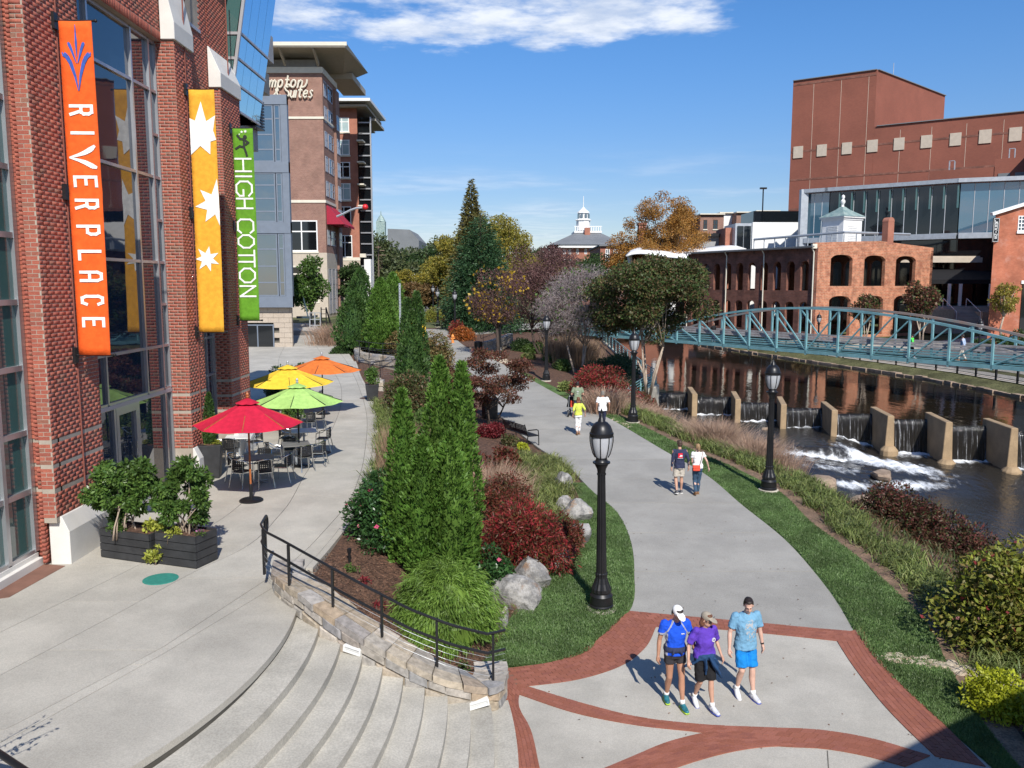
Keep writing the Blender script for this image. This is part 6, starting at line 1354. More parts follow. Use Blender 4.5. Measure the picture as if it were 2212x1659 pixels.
# ------------------------------------------------------------ truss footbridge
br = thing('footbridge', 'blue-green steel bowstring truss footbridge over the river', 'footbridge', (20,66,1.8))
B0 = np.array([6.0,92.0]); B1 = np.array([37.5,44.0]); bu = (B1 - B0) / np.linalg.norm(B1 - B0); BL = np.linalg.norm(B1 - B0); bn = np.array([-bu[1],bu[0]]); bn = bn if np.dot(bn,(1,1)) > 0 else -bn
NP = 20; Wd = 2.9
zd = lambda s: 1.87
def ztop(s):
 t_ = s / BL; return zd(s) + max(.95,.9 + 2.55 * (1 - ((t_ - .55) / (.335 if t_ > .55 else .29)) ** 2))
sa = [BL * k / NP for k in range(NP + 1)]
for side in (0,1):
 o_ = bn * (Wd * side); p_ = lambda s,z: (B0[0] + bu[0] * s + o_[0],B0[1] + bu[1] * s + o_[1],z)
 b = MB(); [b.bar(p_(s,zd(s)),p_(e,zd(e)),.14,.26) for s,e in zip(sa[:-1],sa[1:])]; b.build('bottom_chord', MT['teal'],br)
 b = MB(); fine_ = np.linspace(BL * .25,BL * .9,45); [b.bar(p_(s,ztop(s)),p_(e,ztop(e)),.17,.17) for s,e in zip(fine_[:-1],fine_[1:])]; b.build('top_chord', MT['rust' if side else 'teal'],br)
 for k,s in enumerate(sa):
  h_ = max(1.15,ztop(s) - zd(s) - .08); MB().bar(p_(s,zd(s) - .22),p_(s,zd(s) + h_),.14,.14,up=(bu[0],bu[1],0)).build('post', MT['teal'],br)
 for k in range(1,NP):
  s,e = sa[k],sa[k + 1]
  if (s + e) / 2 < BL * .55: q = (p_(s,ztop(s) - .05),p_(e,zd(e) + .08))
  else: q = (p_(s,zd(s) + .08),p_(e,ztop(e) - .05))
  if k > 1: MB().bar(*q,.09,.09,up=(bu[0],bu[1],.3)).build('diagonal', MT['teal'],br)
 i_ = bn * (.09 if side == 0 else -.09)
 for hz in (.2,.38,.56,.74): b = MB(); [b.bar(tuple(np.array(p_(s,zd(s) + hz)) + np.r_[i_,0]),tuple(np.array(p_(e,zd(e) + hz)) + np.r_[i_,0]),.035,.05) for s,e in zip(sa[:-1],sa[1:])]; b.build('rail', MT['teal'],br)
 for hz in (1.02,1.2): b = MB(); [b.bar(tuple(np.array(p_(s,zd(s) + hz)) + np.r_[i_ * 1.4,0]),tuple(np.array(p_(e,zd(e) + hz)) + np.r_[i_ * 1.4,0]),.05,.15) for s,e in zip(sa[:-1],sa[1:])]; b.build('rub_board', MT['deck'],br)
b = MB()
for k in range(NP):
 s,e = sa[k],sa[k + 1]; q = lambda s_,w_: (B0[0] + bu[0] * s_ + bn[0] * w_,B0[1] + bu[1] * s_ + bn[1] * w_,zd(s_) + .05); b.add([q(s,.1),q(e,.1),q(e,Wd - .1),q(s,Wd - .1)],[(0,1,2,3),(3,2,1,0)])
b.build('deck', MT['deck'],br)
b = MB(); [b.bar((B0[0] + bu[0] * s,B0[1] + bu[1] * s,zd(s) - .1),(B0[0] + bu[0] * s + bn[0] * Wd,B0[1] + bu[1] * s + bn[1] * Wd,zd(s) - .1),.1,.18) for s in sa]; b.build('floor_beam', MT['teal'],br)
ba = MB(); e0 = B0 + bu * BL; ba.box(e0[0] - .5,e0[1] - 3,-4,e0[0] + 8,e0[1] + 4,zd(BL) - .2); tag(ba.build('abutment', MT['abut']), 'concrete bridge abutment on the far bank', 'abutment')
# road bridge the picture is taken from: parapet beside and behind the viewpoint
rb = thing('road_bridge', 'concrete road bridge with a parapet at the viewpoint', 'bridge', (0,-6,0)); q = lambda x,d: (x,.30 + .65 * x - d * 1.19,0)
for (d0,d1,z0,z1,nm) in ((0,.3,4.6,6.25, 'parapet'),(.3,13.7,4.6,5.5, 'deck'),(13.7,14,4.6,6.4, 'parapet')): MB().prism([q(-40,d0)[:2],q(45,d0)[:2],q(45,d1)[:2],q(-40,d1)[:2]],z0,z1).build(nm,MT['abut'],rb)
for x in (-30,34): MB().prism([q(x,1)[:2],q(x + 2,1)[:2],q(x + 2,13)[:2],q(x,13)[:2]],-5,4.59).build('pier', MT['abut'],rb)
# river rocks
def rock(name,label,c,s,m='boulder', seed=0,cat='boulder', group=None,flat=1.0,sub=3):
 rnd = np.random.default_rng(seed); import bmesh; bm = bmesh.new(); bmesh.ops.create_icosphere(bm,subdivisions=sub,radius=1)
 pl = [(v / np.linalg.norm(v),rnd.uniform(.58,.9)) for v in rnd.normal(size=(20,3))]
 for v in bm.verts:
  p = np.array(v.co); d = p / np.linalg.norm(p); r_ = 1.0
  for nv,dd in pl:
   c_ = d @ nv
   if c_ > 0: r_ = min(r_,dd / c_)
  r_ *= 1 + .04 * math.sin(d[0] * 9 + seed) * math.cos(d[1] * 11) + .02 * math.sin(d[2] * 23 + d[0] * 17); v.co = Vector(d * r_ * np.array(s))
  if v.co.z > s[2] * flat: v.co.z = s[2] * flat + (v.co.z - s[2] * flat) * .15
 me = bpy.data.meshes.new(name); bm.to_mesh(me); bm.free(); me.materials.append(MT[m]); o = bpy.data.objects.new(name,me); COL.objects.link(o); o.location = c; o.rotation_euler = (0,0,rnd.uniform(0,3))
 me.polygons.foreach_set('use_smooth', [True] * len(me.polygons))
 try: me.set_sharp_from_angle(angle=R(18))
 except Exception: pass
 return tag(o,label,cat,group)
for k,(u,v,z,s,lb) in enumerate([(1765,1030,-1.6,(1.75,.95,1.5), 'large flat brown slab at the water edge beyond the bank grass'),(1870,1072,-2.1,(1.6,.9,1.2), 'second flat brown slab nearer the red shrubs'),(1712,1022,-1.35,(.9,.7,1.0), 'tan rock at the foot of the tawny grasses'),(1905,1024,-2.7,(1.05,.6,.42), 'dark wet boulder in the white water'),(1800,1093,-2.2,(.5,.3,.25), 'small white stone on the bank by the flat slabs'),(1655,925,-1.95,(.5,.3,.12), 'low wet stone on the shelf below the weir')]):
 p = Pz(u,v,z); rock('river_boulder', lb,(p.x,p.y,z - s[2] * (.58 if k < 3 else .2)),s, 'riverrock' if k != 4 else 'boulder', 20 + k,group='rocks by the lower pool', flat=.55)
# ------------------------------------------------------------ street lamps
def make_lamp(label):
 t = thing('street_lamp', label, 'street lamp', group='black lantern street lamps along the path'); B = lambda f,n,m,s=True: f.build(n,MT[m],t,smooth=s,world=0)
 B(MB().lathe([(.33,-.25),(.33,.05),(.31,.06)],20), 'footing', 'abut', False)
 B(MB().lathe([(.27,.06),(.27,.12),(.25,.14),(.265,.20),(.24,.30),(.255,.34),(.21,.40),(.215,.43)],24), 'base', 'black')
 B(MB().lathe([(.225,.431),(.22,.5),(.17,.62),(.13,.74),(.125,.80)],28,flute=.08), 'bell', 'black', False)
 B(MB().lathe([(.14,.801),(.14,.84),(.118,.86),(.086,3.06),(.10,3.07),(.10,3.11)],28,flute=.10), 'pole', 'black', False)
 B(MB().lathe([(.085,3.111),(.10,3.2),(.15,3.30),(.155,3.32),(.19,3.33),(.19,3.36),(.15,3.37),(.12,3.42),(.125,3.46)],20), 'neck', 'black')
 B(MB().lathe([(.135,3.461),(.175,3.54),(.215,3.68),(.238,3.82),(.24,3.925)],20), 'lamp_glass', 'lampglass')
 B(MB().lathe([(.258,3.926),(.262,4.0),(.245,4.01),(.232,4.07),(.195,4.16),(.13,4.23),(.085,4.25),(.06,4.32),(.032,4.37),(.03,4.40),(.02,4.42),(.032,4.45),(.008,4.53)],20), 'hood', 'black')
 b = MB()
 for k in range(8):
  a = R(22.5 + 45 * k); b.tube([((r + .012) * math.cos(a),(r + .012) * math.sin(a),z) for r,z in ((.13,3.455),(.177,3.54),(.217,3.68),(.24,3.82),(.243,3.93))],.010,5)
 B(b, 'rib', 'black'); return t
lamp = make_lamp('nearest black street lamp standing on the small lawn by the boulders')
LP = [(1299,1316,None),(1660,1060, 'black street lamp on the right lawn before the weir'),(1367,913, 'black street lamp by the tawny grasses, under the crape myrtle'),
  (1180,823, 'black street lamp left of the pale-trunked bare tree'),(1080,770, 'black street lamp half hidden by the yellow-leaved tree, near the litter bin'),(983,720, 'black street lamp beside the orange shrub and hydrant'),
  (946,706, 'black street lamp at the bend by the round olive shrub'),(936,686, 'far black street lamp with its lantern against the tall conifer'),(955,683, 'small far black street lamp between the spruce and the bend')]
for u,v,lb in LP:
 p = G(u,v); o = lamp if lb is None else copy_tree(lamp,label=lb); o.location = (p.x,p.y,zp(p.y)); o.rotation_euler = (0,0,random.random())
lamp.rotation_euler = (R(.6),R(-.9),.2)
lf = copy_tree(lamp,label='black street lamp across the river beyond the footbridge'); x = at_u(2112,62,0); lf.location = (at_u(2112,72,0),72,zfar(at_u(2112,72,0),72)); lf.rotation_euler = (0,0,0)
lf = copy_tree(lamp,label='black street lamp in front of the mill ruin arches'); lf.location = (at_u(1768,88,2),88,zfar(at_u(1768,88,2),88)); lf.rotation_euler = (0,0,0)
# ------------------------------------------------------------ parasols
def parasol(name,label,loc,Rr,apex,rim,m,polem,fin,rz):
 t = thing(name,label, 'parasol', loc,rz, 'parasols on the terrace'); n = 8
 B = lambda f,nm,mm,s=False: f.build(nm,MT[mm],t,smooth=s,world=0)
 for k in range(n):
  a0,a1 = 2 * math.pi * k / n,2 * math.pi * (k + 1) / n; vs = []; K,J = 7,6
  for i in range(K + 1):
   s = .10 + .90 * i / K
   for j in range(J + 1):
    f = j / J; a = a0 + (a1 - a0) * f; c = math.cos(math.pi / n) / math.cos((f - .5) * 2 * math.pi / n)
    r = Rr * s * (c * (.985 if 0 < j < J else 1)); sag = .05 * math.sin(math.pi * f) * s * s + .03 * math.sin(math.pi * s)
    z = apex - .03 - (apex - rim) * (s ** 1.08) - sag; r -= .05 * math.sin(math.pi * f) * (i == K); vs.append((r * math.cos(a),r * math.sin(a),z))
  fs = [(i * (J + 1) + j,(i + 1) * (J + 1) + j,(i + 1) * (J + 1) + j + 1,i * (J + 1) + j + 1) for i in range(K) for j in range(J)]
  B(MB().add(vs,fs), 'panel', m, 'all')
 b = MB(); vs = [(0,0,apex + .04)];
 for k in range(32):
  a = 2 * math.pi * k / 32; r = Rr * .21 * (1 + .05 * math.cos(8 * a)); vs.append((r * math.cos(a),r * math.sin(a),apex - (apex - rim) * .17 + .012 * math.cos(8 * a)))
 B(b.add(vs,[(0,1 + k,1 + (k + 1) % 32) for k in range(32)]), 'vent_cap', m, 'all')
 B(MB().lathe([(.035,apex + .03),(.05,apex + .06),(.03,apex + .085),(.045,apex + .11),(.04,apex + .15),(.012,apex + .19)],10), 'finial', fin,True)
 B(MB().tube([(0,0,.05),(0,0,apex)],.026,10), 'pole', polem,True)
 b = MB(); [b.bar((.03 * math.cos(a),.03 * math.sin(a),apex - .1),(Rr * .97 * math.cos(a),Rr * .97 * math.sin(a),rim - .005),.018,.024) for a in np.arange(n) * 2 * math.pi / n]; B(b, 'rib', polem)
 b = MB(); [b.bar((.03 * math.cos(a),.03 * math.sin(a),rim - .12),(Rr * .5 * math.cos(a),Rr * .5 * math.sin(a),apex - .08 - (apex - rim) * .5),.014,.018) for a in np.arange(n) * 2 * math.pi / n]; B(b, 'stay', polem)
 B(MB().lathe([(.31,0),(.31,.03),(.27,.06),(.05,.09),(.04,.45),(.036,.46)],28), 'base', 'black', True); return t
T0 = 1.503
def tp(u,v,z=T0): p = Pz(u,v,z); return (p.x,p.y,z)
parasol('parasol', 'red parasol with a wooden pole, nearest of the terrace parasols', tp(543,1082),1.40,2.72,2.10, 'red', 'wood', 'wood', .2)
parasol('parasol', 'light green parasol on a dark pole behind the red one', (-6.72,25.7,T0),1.42,2.60,2.07, 'lime', 'black', 'galv', .1)
parasol('parasol', 'yellow parasol between the green and the orange ones', (-8.55,31.4,T0),1.72,2.62,1.98, 'yellow', 'black', 'galv', .3)
parasol('parasol', 'orange parasol, farthest of the terrace parasols', (-8.35,36.2,T0),1.72,2.55,1.98, 'tangerine', 'black', 'galv', .05)
# ------------------------------------------------------------ tables and chairs
def make_table(m,label,loc,rz,w=.42):
 t = thing('cafe_table', label, 'table', loc,rz, 'cafe tables on the terrace'); B = lambda f,n,mm, **k: f.build(n,MT[mm],t,world=0, **k)
 B(MB().box(-w,-w,.70,w,w,.735), 'tabletop', m,bevel=.012); B(MB().tube([(0,0,.03),(0,0,.70)],.035,8), 'column', 'galv', smooth=1)
 b = MB(); [b.bar((0,0,.04),(.3 * math.cos(a),.3 * math.sin(a),.015),.06,.03) for a in (.78,2.35,3.93,5.5)]; B(b, 'foot', 'galv'); return t
def make_chair(label):
 t = thing('cafe_chair', label, 'chair', group='metal cafe chairs round the terrace tables'); B = lambda f,n,mm, **k: f.build(n,MT[mm],t,world=0, **k)
 b = MB(); b.prism([(-.2,-.2),(.2,-.2),(.18,.2),(-.18,.2)],.445,.465); B(b, 'seat', 'blackpl', bevel=.008)
 b = MB(); ring_ = [(.235 * math.cos(a) , .03 + .245 * math.sin(a) * .95) for a in np.linspace(R(-8),R(188),15)]
 for q in range(6):
  z = .52 + q * .055; b.tube([(x * .96,y * .97,z) for x,y in ring_[3:12]],.014,4)
 for x,y in ring_[3:12]: b.bar((x * .96,y * .97,.50),(x * .96,y * .97,.81),.03,.012)
 B(b, 'backrest', 'blackpl')
 arm = [(-.225,-.20,.0),(-.232,-.21,.35),(-.235,-.19,.64),(-.24,-.10,.675)]
 top = [(.25 * math.cos(a),.03 + .25 * math.sin(a),.675 + .15 * max(0,math.sin(a)) ** .7) for a in np.linspace(R(188),R(-8),17)]
 B(MB().tube([(-.235,-.19,.64),(-.25,-.1,.67)] + top + [(.25,-.1,.67),(.235,-.19,.64)],.0145,6), 'arm_frame', 'chrome', smooth=1)
 for sx in (-1,1):
  B(MB().tube([(sx * .235,-.19,.645),(sx * .235,-.205,.45),(sx * .255,-.23,.0)],.0145,6), 'leg', 'chrome', smooth=1)
  B(MB().tube([(sx * .17,.20,.80),(sx * .19,.2,.45),(sx * .225,.30,.0)],.0145,6), 'leg', 'chrome', smooth=1)
 b = MB(); b.tube([(-.22,-.2,.435),(.22,-.2,.435)],.012,5); b.tube([(-.19,.2,.435),(.19,.2,.435)],.012,5); b.tube([(-.22,-.2,.435),(-.19,.2,.435)],.012,5); b.tube([(.22,-.2,.435),(.19,.2,.435)],.012,5); B(b, 'seat_frame', 'chrome'); return t
tabs = [(559,987, 'tabletop', 'dark square table under the red parasol', [(-118, 'front left chair at the dark table under the red parasol'),(-62, 'front right chair at the dark table under the red parasol'),(8, 'chair right of the dark table under the red parasol'),(98, 'chair on the far side of the dark table under the red parasol'),(172, 'chair on the left of the dark table under the red parasol')],.3),
  (516,942, 'tablewhite', 'white square table by the tall conical planter', [(180, 'chair between the tall planter and its white table'),(-95, 'chair on the near side of the white table by the tall planter'),(60, 'chair on the far side of the white table by the tall planter')],.2),
  (639,958, 'tabletop', 'dark square table under the green parasol', [(10, 'chair on the walk side of the dark table under the green parasol'),(-55, 'near right chair at the dark table under the green parasol'),(200, 'near left chair at the dark table under the green parasol'),(120, 'chair on the far left of the dark table under the green parasol')],.35),
  (656,929, 'tablewhite', 'white square table just beyond the green parasol pole', [(5, 'chair on the walk side of the white table beyond the green pole'),(165, 'chair on the left of the white table beyond the green pole')],.25),
  (650,890, 'tabletop', 'grey table in the shade behind the green parasol', [(10, 'chair on the walk side of the shaded grey table'),(-50, 'near chair at the shaded grey table'),(150, 'chair on the left of the shaded grey table')],.2),
  (655,846, 'tabletop', 'table under the yellow parasol', [(0, 'chair on the walk side of the table under the yellow parasol'),(-80, 'near chair at the table under the yellow parasol')],.3)]
chair = None
for u,v,m,lb,chs,rz in tabs:
 p = Pz(u,v,T0 + .735); make_table(m,lb,(p.x,p.y,T0),rz,.42 if v > 900 else .5)
 for a,cl in chs:
  if chair is None: chair = make_chair(cl); c = chair
  else: c = copy_tree(chair,label=cl)
  d = .66; c.location = (p.x + d * math.cos(R(a)),p.y + d * math.sin(R(a)),T0); c.rotation_euler = (0,0,R(a - 90 + random.uniform(-14,14)))
# long white table behind the planters
t = thing('side_table', 'white table standing behind the two black planters', 'table', (-7.9,18.1,T0),.15); MB().box(-.95,-.35,.71,.95,.4,.75).build('tabletop', MT['tablewhite'],t,world=0)
for x in (-.85,.85):
 for y in (-.28,.32): MB().box(x - .03,y - .03,0,x + .03,y + .03,.71).build('leg', MT['galv'],t,world=0)
# ------------------------------------------------------------ planters
def planter(label,p0,p1,d,h,nb=4):
 """box planter of ribbed boards: p0-p1 the seen long front edge at its foot"""
 p0,p1 = Vector(p0),Vector(p1); u = (p1 - p0).normalized(); w_ = Vector((-u.y,u.x,0)); t = thing('planter', label, 'planter', ((p0 + p1) / 2 + w_ * d / 2)[:],group='black planter boxes by the door')
 L = (p1 - p0).length; c = (p0 + p1) / 2 + w_ * d / 2
 MB().obox((c.x,c.y,T0 + h / 2 - .03),u * (L / 2 - .03),w_ * (d / 2 - .03),(0,0,h / 2 - .04)).build('liner', MT['planter'],t)
 for k in range(nb):
  z = T0 + .01 + h * (k + .5) / nb; hh = h / nb / 2 - .008; bulge = .004 * (k % 2)
  for s_,hw_,n_,dd in ((u,L / 2 + .012,w_,d / 2),(w_,d / 2 - .02,u,L / 2)):
   for sg in (-1,1): q = c + n_ * sg * (dd + bulge); MB().obox((q.x,q.y,z),s_ * hw_,n_ * .018,(0,0,hh)).build('board', MT['planter'],t)
 MB().obox((c.x,c.y,T0 + h - .06),u * (L / 2 - .04),w_ * (d / 2 - .04),(0,0,.03)).build('soil', MT['mulch'],t); return c,u,w_,L
PL1 = planter('long black ribbed planter with the fuller ficus, by the brick pier', (-8.62,16.85,T0),(-7.42,16.42,T0),.62,.62); PL2 = planter('long black ribbed planter with mauve flowers at its right end', (-7.28,16.44,T0),(-6.36,16.12,T0),.62,.66)
def tallpot(label,x,y,h=1.0,w0=.24,w1=.33):
 t = thing('planter', label, 'planter', (x,y,T0),.2, 'tall tapered planters on the terrace'); b = MB()
 b.add([(sx * w,sy * w,z) for w,z in ((w0,0),(w1,h)) for sx,sy in ((-1,-1),(1,-1),(1,1),(-1,1))],[(0,3,2,1),(0,1,5,4),(1,2,6,5),(2,3,7,6),(3,0,4,7),(4,5,6,7)]); b.build('pot', MT['planter'],t,world=0,bevel=.01)
 MB().lathe([(w1 * .9,h + .001),(w1 * .88,h + .01)],4).build('soil', MT['mulch'],t,world=0); return t
TP = Pz(458,1030,T0); tallpot('tall tapered black planter holding a slim green column', TP.x,TP.y); TP2 = (-8.1,30.0); tallpot('tapered black planter beside the yellow parasol', *TP2,h=.8); TP3 = (-6.9,40.5); tallpot('tapered black planter beyond the orange parasol', *TP3,h=.8)
# ------------------------------------------------------------ bench, bins, hydrant, boards
t = thing('bench', 'black metal slatted bench facing the path by the crimson shrub', 'bench'); p = G(1128,950); t.location = (.40,34.65,zp(34.6) + .02); t.rotation_euler = (0,0,R(118)); B = lambda f,n: f.build(n,MT['black'],t,world=0)
for k in range(7): B(MB().bar((-.98,-.22 + k * .07,.43 - .003 * k),(.98,-.22 + k * .07,.43 - .003 * k),.045,.02,up=(0,0,1)), 'slat')
for k in range(7): B(MB().bar((-.98,.27 + k * .022,.50 + k * .06),(.98,.27 + k * .022,.50 + k * .06),.018,.04), 'slat')
for sx in (-1,1):
 B(MB().tube([(sx * 1.0,-.28,0),(sx * 1.0,-.27,.42),(sx * 1.0,-.25,.62),(sx * 1.0,-.18,.66),(sx * 1.0,.25,.66)],.024,6), 'armrest'); B(MB().tube([(sx * 1.0,.30,0),(sx * 1.0,.24,.42),(sx * 1.0,.40,.92)],.024,6), 'leg'); B(MB().bar((sx * 1.0,-.27,.41),(sx * 1.0,.26,.41),.04,.04), 'seat_bracket')
def bin_(label,p,h=.98,r=.31):
 t = thing('litter_bin', label, 'litter bin', p,group='black litter bins'); b = MB(); [b.bar((r * math.cos(a),r * math.sin(a),.05),(r * 1.04 * math.cos(a),r * 1.04 * math.sin(a),h - .1),.035,.012,up=(math.cos(a),math.sin(a),0)) for a in np.arange(26) * 2 * math.pi / 26]; b.build('slat', MT['black'],t,world=0)
 MB().lathe([(r * .9,.02),(r * .93,h - .12)],20).build('liner', MT['blackpl'],t,world=0); b = MB(); b.lathe([(r * 1.06,h - .12),(r * 1.1,h - .08),(r * 1.02,h - .03),(r * .55,h),(r * .5,h - .02)],20); b.lathe([(r * 1.02,.03),(r * 1.02,.08)],20); b.build('rim', MT['black'],t,world=0); return t
p = G(1033,763); bin_('black slatted litter bin standing by the far stone steps', (p.x,p.y,zp(p.y) + .02))
p = G(1058,905); t = thing('recycling_bin', 'dark square bin with a sloping printed lid behind the maple', 'litter bin', (p.x,p.y,zp(p.y)),.3); MB().box(-.32,-.32,.02,.32,.32,.95).build('body', MT['black'],t,world=0,bevel=.02); b = MB(); b.add([(-.36,-.36,.96),(.36,-.36,.96),(.36,.36,.96),(-.36,.36,.96),(-.36,-.36,1.02),(.36,-.36,1.02),(.36,.36,1.0),(-.36,.36,1.0)],[(0,3,2,1),(4,5,6,7),(0,1,5,4),(1,2,6,5),(2,3,7,6),(3,0,4,7)]); b.build('lid', MT['navy'],t,world=0)
b = MB(); [b.bar((-.2,-.2 + k * .14,1.075 + k * .039),(.2,-.2 + k * .14,1.075 + k * .039),.035,.006) for k in range(3)]; b.build('lettering', MT['white'],t,world=0)
p = G(978,741); t = thing('fire_hydrant', 'orange-yellow fire hydrant on the pebble strip by the path', 'fire hydrant', (p.x,p.y,zp(p.y)),.4); B = lambda f,n: f.build(n,MT['hydrant'],t,smooth=1,world=0)
B(MB().lathe([(.17,0),(.17,.05),(.12,.06),(.115,.52),(.15,.53),(.15,.58),(.125,.59)],14), 'barrel'); B(MB().lathe([(.135,.60),(.12,.70),(.06,.78),(.035,.79),(.035,.84)],14), 'bonnet')
for a in (0,90,180): B(MB().tube([(0,0,.42),(.2 * math.cos(R(a)),-.2 * math.sin(R(a)),.42)],.055,8), 'nozzle')
s = MB(); rnd = random.Random(9)
pb_obj = thing('pebble_strip', 'strip of tan river pebbles edging the far path', 'edging', (p.x,p.y,zp(p.y)))
def pebbles(P,root,n,wd,sz=(.07,.16),lim=300):
 P = [G(u,v) for u,v in P]; k = 0
 for i in range(n):
  f = rnd.random() * (len(P) - 1); q = P[int(f)].lerp(P[int(f) + 1],f % 1); a = rnd.uniform(*sz); x,y = q.x + rnd.gauss(0,wd),q.y + rnd.gauss(0,wd)
  b = MB(); b.ball((x,y,tz(x,y) + a * .25),(a,a * rnd.uniform(.6,1),a * .5),6,4); b.build('pebble', MT['pebble'],root); k += 1
pebbles([(945,722),(960,732),(975,745),(1000,752)],pb_obj,80,.4); pebbles([(1050,765),(1075,778),(1090,785)],pb_obj,70,.4);
es = thing('stone_edging', 'line of pale cobbles crossing the right lawn to the shrub bed', 'edging', (8,15,0)); pebbles([(1906,1421),(1960,1425),(2020,1434),(2063,1443),(2120,1458),(2200,1488)],es,280,.10,(.05,.10))
es = thing('stone_edging', 'pale stones edging the tawny grass bed by the path', 'edging', (5,41,.7)); pebbles([(1315,902),(1340,915),(1362,925)],es,26,.12,(.06,.11))
t = thing('display_easel', 'tall black A-frame easel standing on the far terrace', 'easel'); p = Pz(706,744,1.65); t.location = (p.x,p.y,zt(p.y)); b = MB()
for x in (-.45,.0): b.bar((x,0,0),(x + .0,.05,3.0),.09)
for q in range(7): b.bar((-.45,.02,.3 + q * .42),(.0,.02,.3 + q * .42),.05)
b.build('ladder_frame', MT['black'],t,world=0); b = MB(); b.bar((.8,-.3,0),(0,.05,3.0),.09); b.bar((.8,.4,0),(0,.05,3.0),.06); b.build('prop', MT['black'],t,world=0); MB().box(-.5,-.4,0,.5,.4,.28).build('ballast', MT['blackpl'],t,world=0)
p = G(846,672); t = thing('sandwich_board', 'white folding sandwich board on the far plaza', 'sign board', (p.x,p.y,zp(p.y)),.3);
for sg in (-1,1): b = MB(); b.add([(-.45,sg * .4,0),(.45,sg * .4,0),(.45,sg * .04,1.35),(-.45,sg * .04,1.35)],[(0,1,2,3)]); o = b.build('panel', MT['white'],t,world=0); o.modifiers.new('t', 'SOLIDIFY').thickness = .03
p = G(826,700); t = copy_tree(t,label='white folding sandwich board behind the dark column shrubs'); t.location = (p.x,p.y,zp(p.y))
# steel post with square holes and round yellow sign
p = G(866,775); po_ = MB(); hp_ = zat(612,p.y) - zp(p.y); po_.box(-.07,-.05,0,.07,.05,hp_); t = thing('sign_post', 'tall galvanised perforated steel post among the shrubs', 'post', (p.x,p.y,zp(p.y))); po_.build('post', MT['galv'],t,world=0); b = MB(); [b.box(-.025,-.056,q,.025,-.0505,q + .05) for q in np.arange(.3,hp_,.22)]; kind(b.build('hole', MT['black'],t,world=0), 'stuff')
ysn = p.y + 1.5; xs_,zs_2 = at_u(897,ysn,3),zat(712,ysn); t = thing('round_sign', 'round yellow sign with black rim behind the pair of thuja', 'sign', (xs_,ysn,zs_2)); rr_ = 21 / FOC * ysn * 1.1; cyl = lambda r,y0,y1: MB().add([(r * math.cos(a),y,r * math.sin(a)) for y in (y0,y1) for a in np.arange(32) * 2 * math.pi / 32],[tuple(range(32)),tuple(reversed(range(32,64)))] + [(i,i + 32,(i + 1) % 32 + 32,(i + 1) % 32) for i in range(32)])
cyl(rr_,0,.06).build('disc', MT['signyellow'],t,world=0); b = MB(); k = 32; b.add([(r * math.cos(a),-.006,r * math.sin(a)) for r in (rr_ * .88,rr_ * .94) for a in np.arange(k) * 2 * math.pi / k],[(i,(i + 1) % k,k + (i + 1) % k,k + i) for i in range(k)]); b.build('border', MT['black'],t,world=0)
for ch,x0,z0 in (('R', -.30,.12),('E', -.08,.12),('O', -.22,-.22)):
 b = MB()
 for L in GL[ch]:
  for (a,c),(a2,c2) in zip(L[:-1],L[1:]): b.bar((x0 + a * .16,-.01,z0 + c * .24),(x0 + a2 * .16,-.01,z0 + c2 * .24),.045,.008,up=(0,1,0))
 b.build('letter', MT['black'],t,world=0)
MB().bar((0,.04,-rr_),(0,.04,zp(ysn) - zs_2),.08).build('post', MT['galv'],t,world=0)
# far stone walls and railings
stonewall('stone_wall', 'low curved stone wall with a black railing beyond the parasols', [tuple(Pz(u,v,1.55)[:2]) for u,v in [(768,768),(766,775),(772,781),(790,785),(820,789),(850,793),(880,798)]],lambda f: 2.25,lambda f: 1.55,.4,2,8,(.5,.95),.12)
hp = [tuple(Pz(u,v,2.2)) for u,v in [(770,766),(800,771),(830,774),(868,776)]]; handrail('railing', 'straight black railing on the low curved stone wall', hp,1.0,(0.1,.4,.7,.98),3,False)
hp = [tuple(Pz(u,v,1.62)) for u,v in [(800,826),(808,818),(830,812),(862,809)]]; handrail('handrail', 'short black handrail with cables at the little terrace stairs', hp,.95,(.0,.25,.62,.98),4,True)
pr = stonewall('stone_pier', 'short stone pier at the foot of the small handrail', [tuple(Pz(u,v,1.5)[:2]) for u,v in [(798,836),(801,840),(815,842),(828,842)]],lambda f: 2.0,lambda f: 1.4,.6,2,5,(.35,.6),.1)
hp = [(-6.2,54.5,1.75),(-5.2,52,1.35),(-4.2,48.5,1.0),(-3.4,46,.85)]; handrail('handrail', 'black handrail descending through the shrubs to the path', hp,.95,(.05,.35,.65,.95),2,False)
stonewall('stone_wall', 'stone cheek wall beside the far steps next to the litter bin', [tuple(G(u,v)[:2]) for u,v in [(1043,763),(1062,760),(1090,754),(1108,748)]],lambda f: 2.4 + f * .5,lambda f: 1.6 + f * .6,.4,3,12,(.5,.9),.1)
hp = [tuple(G(u,v) + Vector((0,0,.8))) for u,v in [(1040,766),(1060,757),(1085,744),(1105,735)]]; handrail('handrail', 'black handrail up the far steps next to the litter bin', hp,.9,(.05,.5,.95),2,True)
kind(MB().prism([tuple(G(u,v)[:2]) for u,v in [(1000,722),(1040,722),(1120,712),(1260,700),(1250,693),(1100,702),(1000,708)]],lambda x,y: zp(y) - .1,lambda x,y: zp(y) + .05).build('footway', MT['path']))
stonewall('fountain_wall', 'tall rounded stone fountain wall on the far plaza', [tuple(Pz(u,v,2.5)[:2]) for u,v in [(742,684),(760,694),(790,700),(825,702),(858,698),(868,690)]],lambda f: 4.4,lambda f: 2.3,.6,3,21,(1.0,1.9),.15)
stonewall('stone_wall', 'low far stone planter wall along the upper plaza', [tuple(Pz(u,v,2.8)[:2]) for u,v in [(868,668),(895,672),(925,668),(938,660)]],lambda f: 3.5,lambda f: 2.7,.5,2,23,(1.2,2.2),.15)
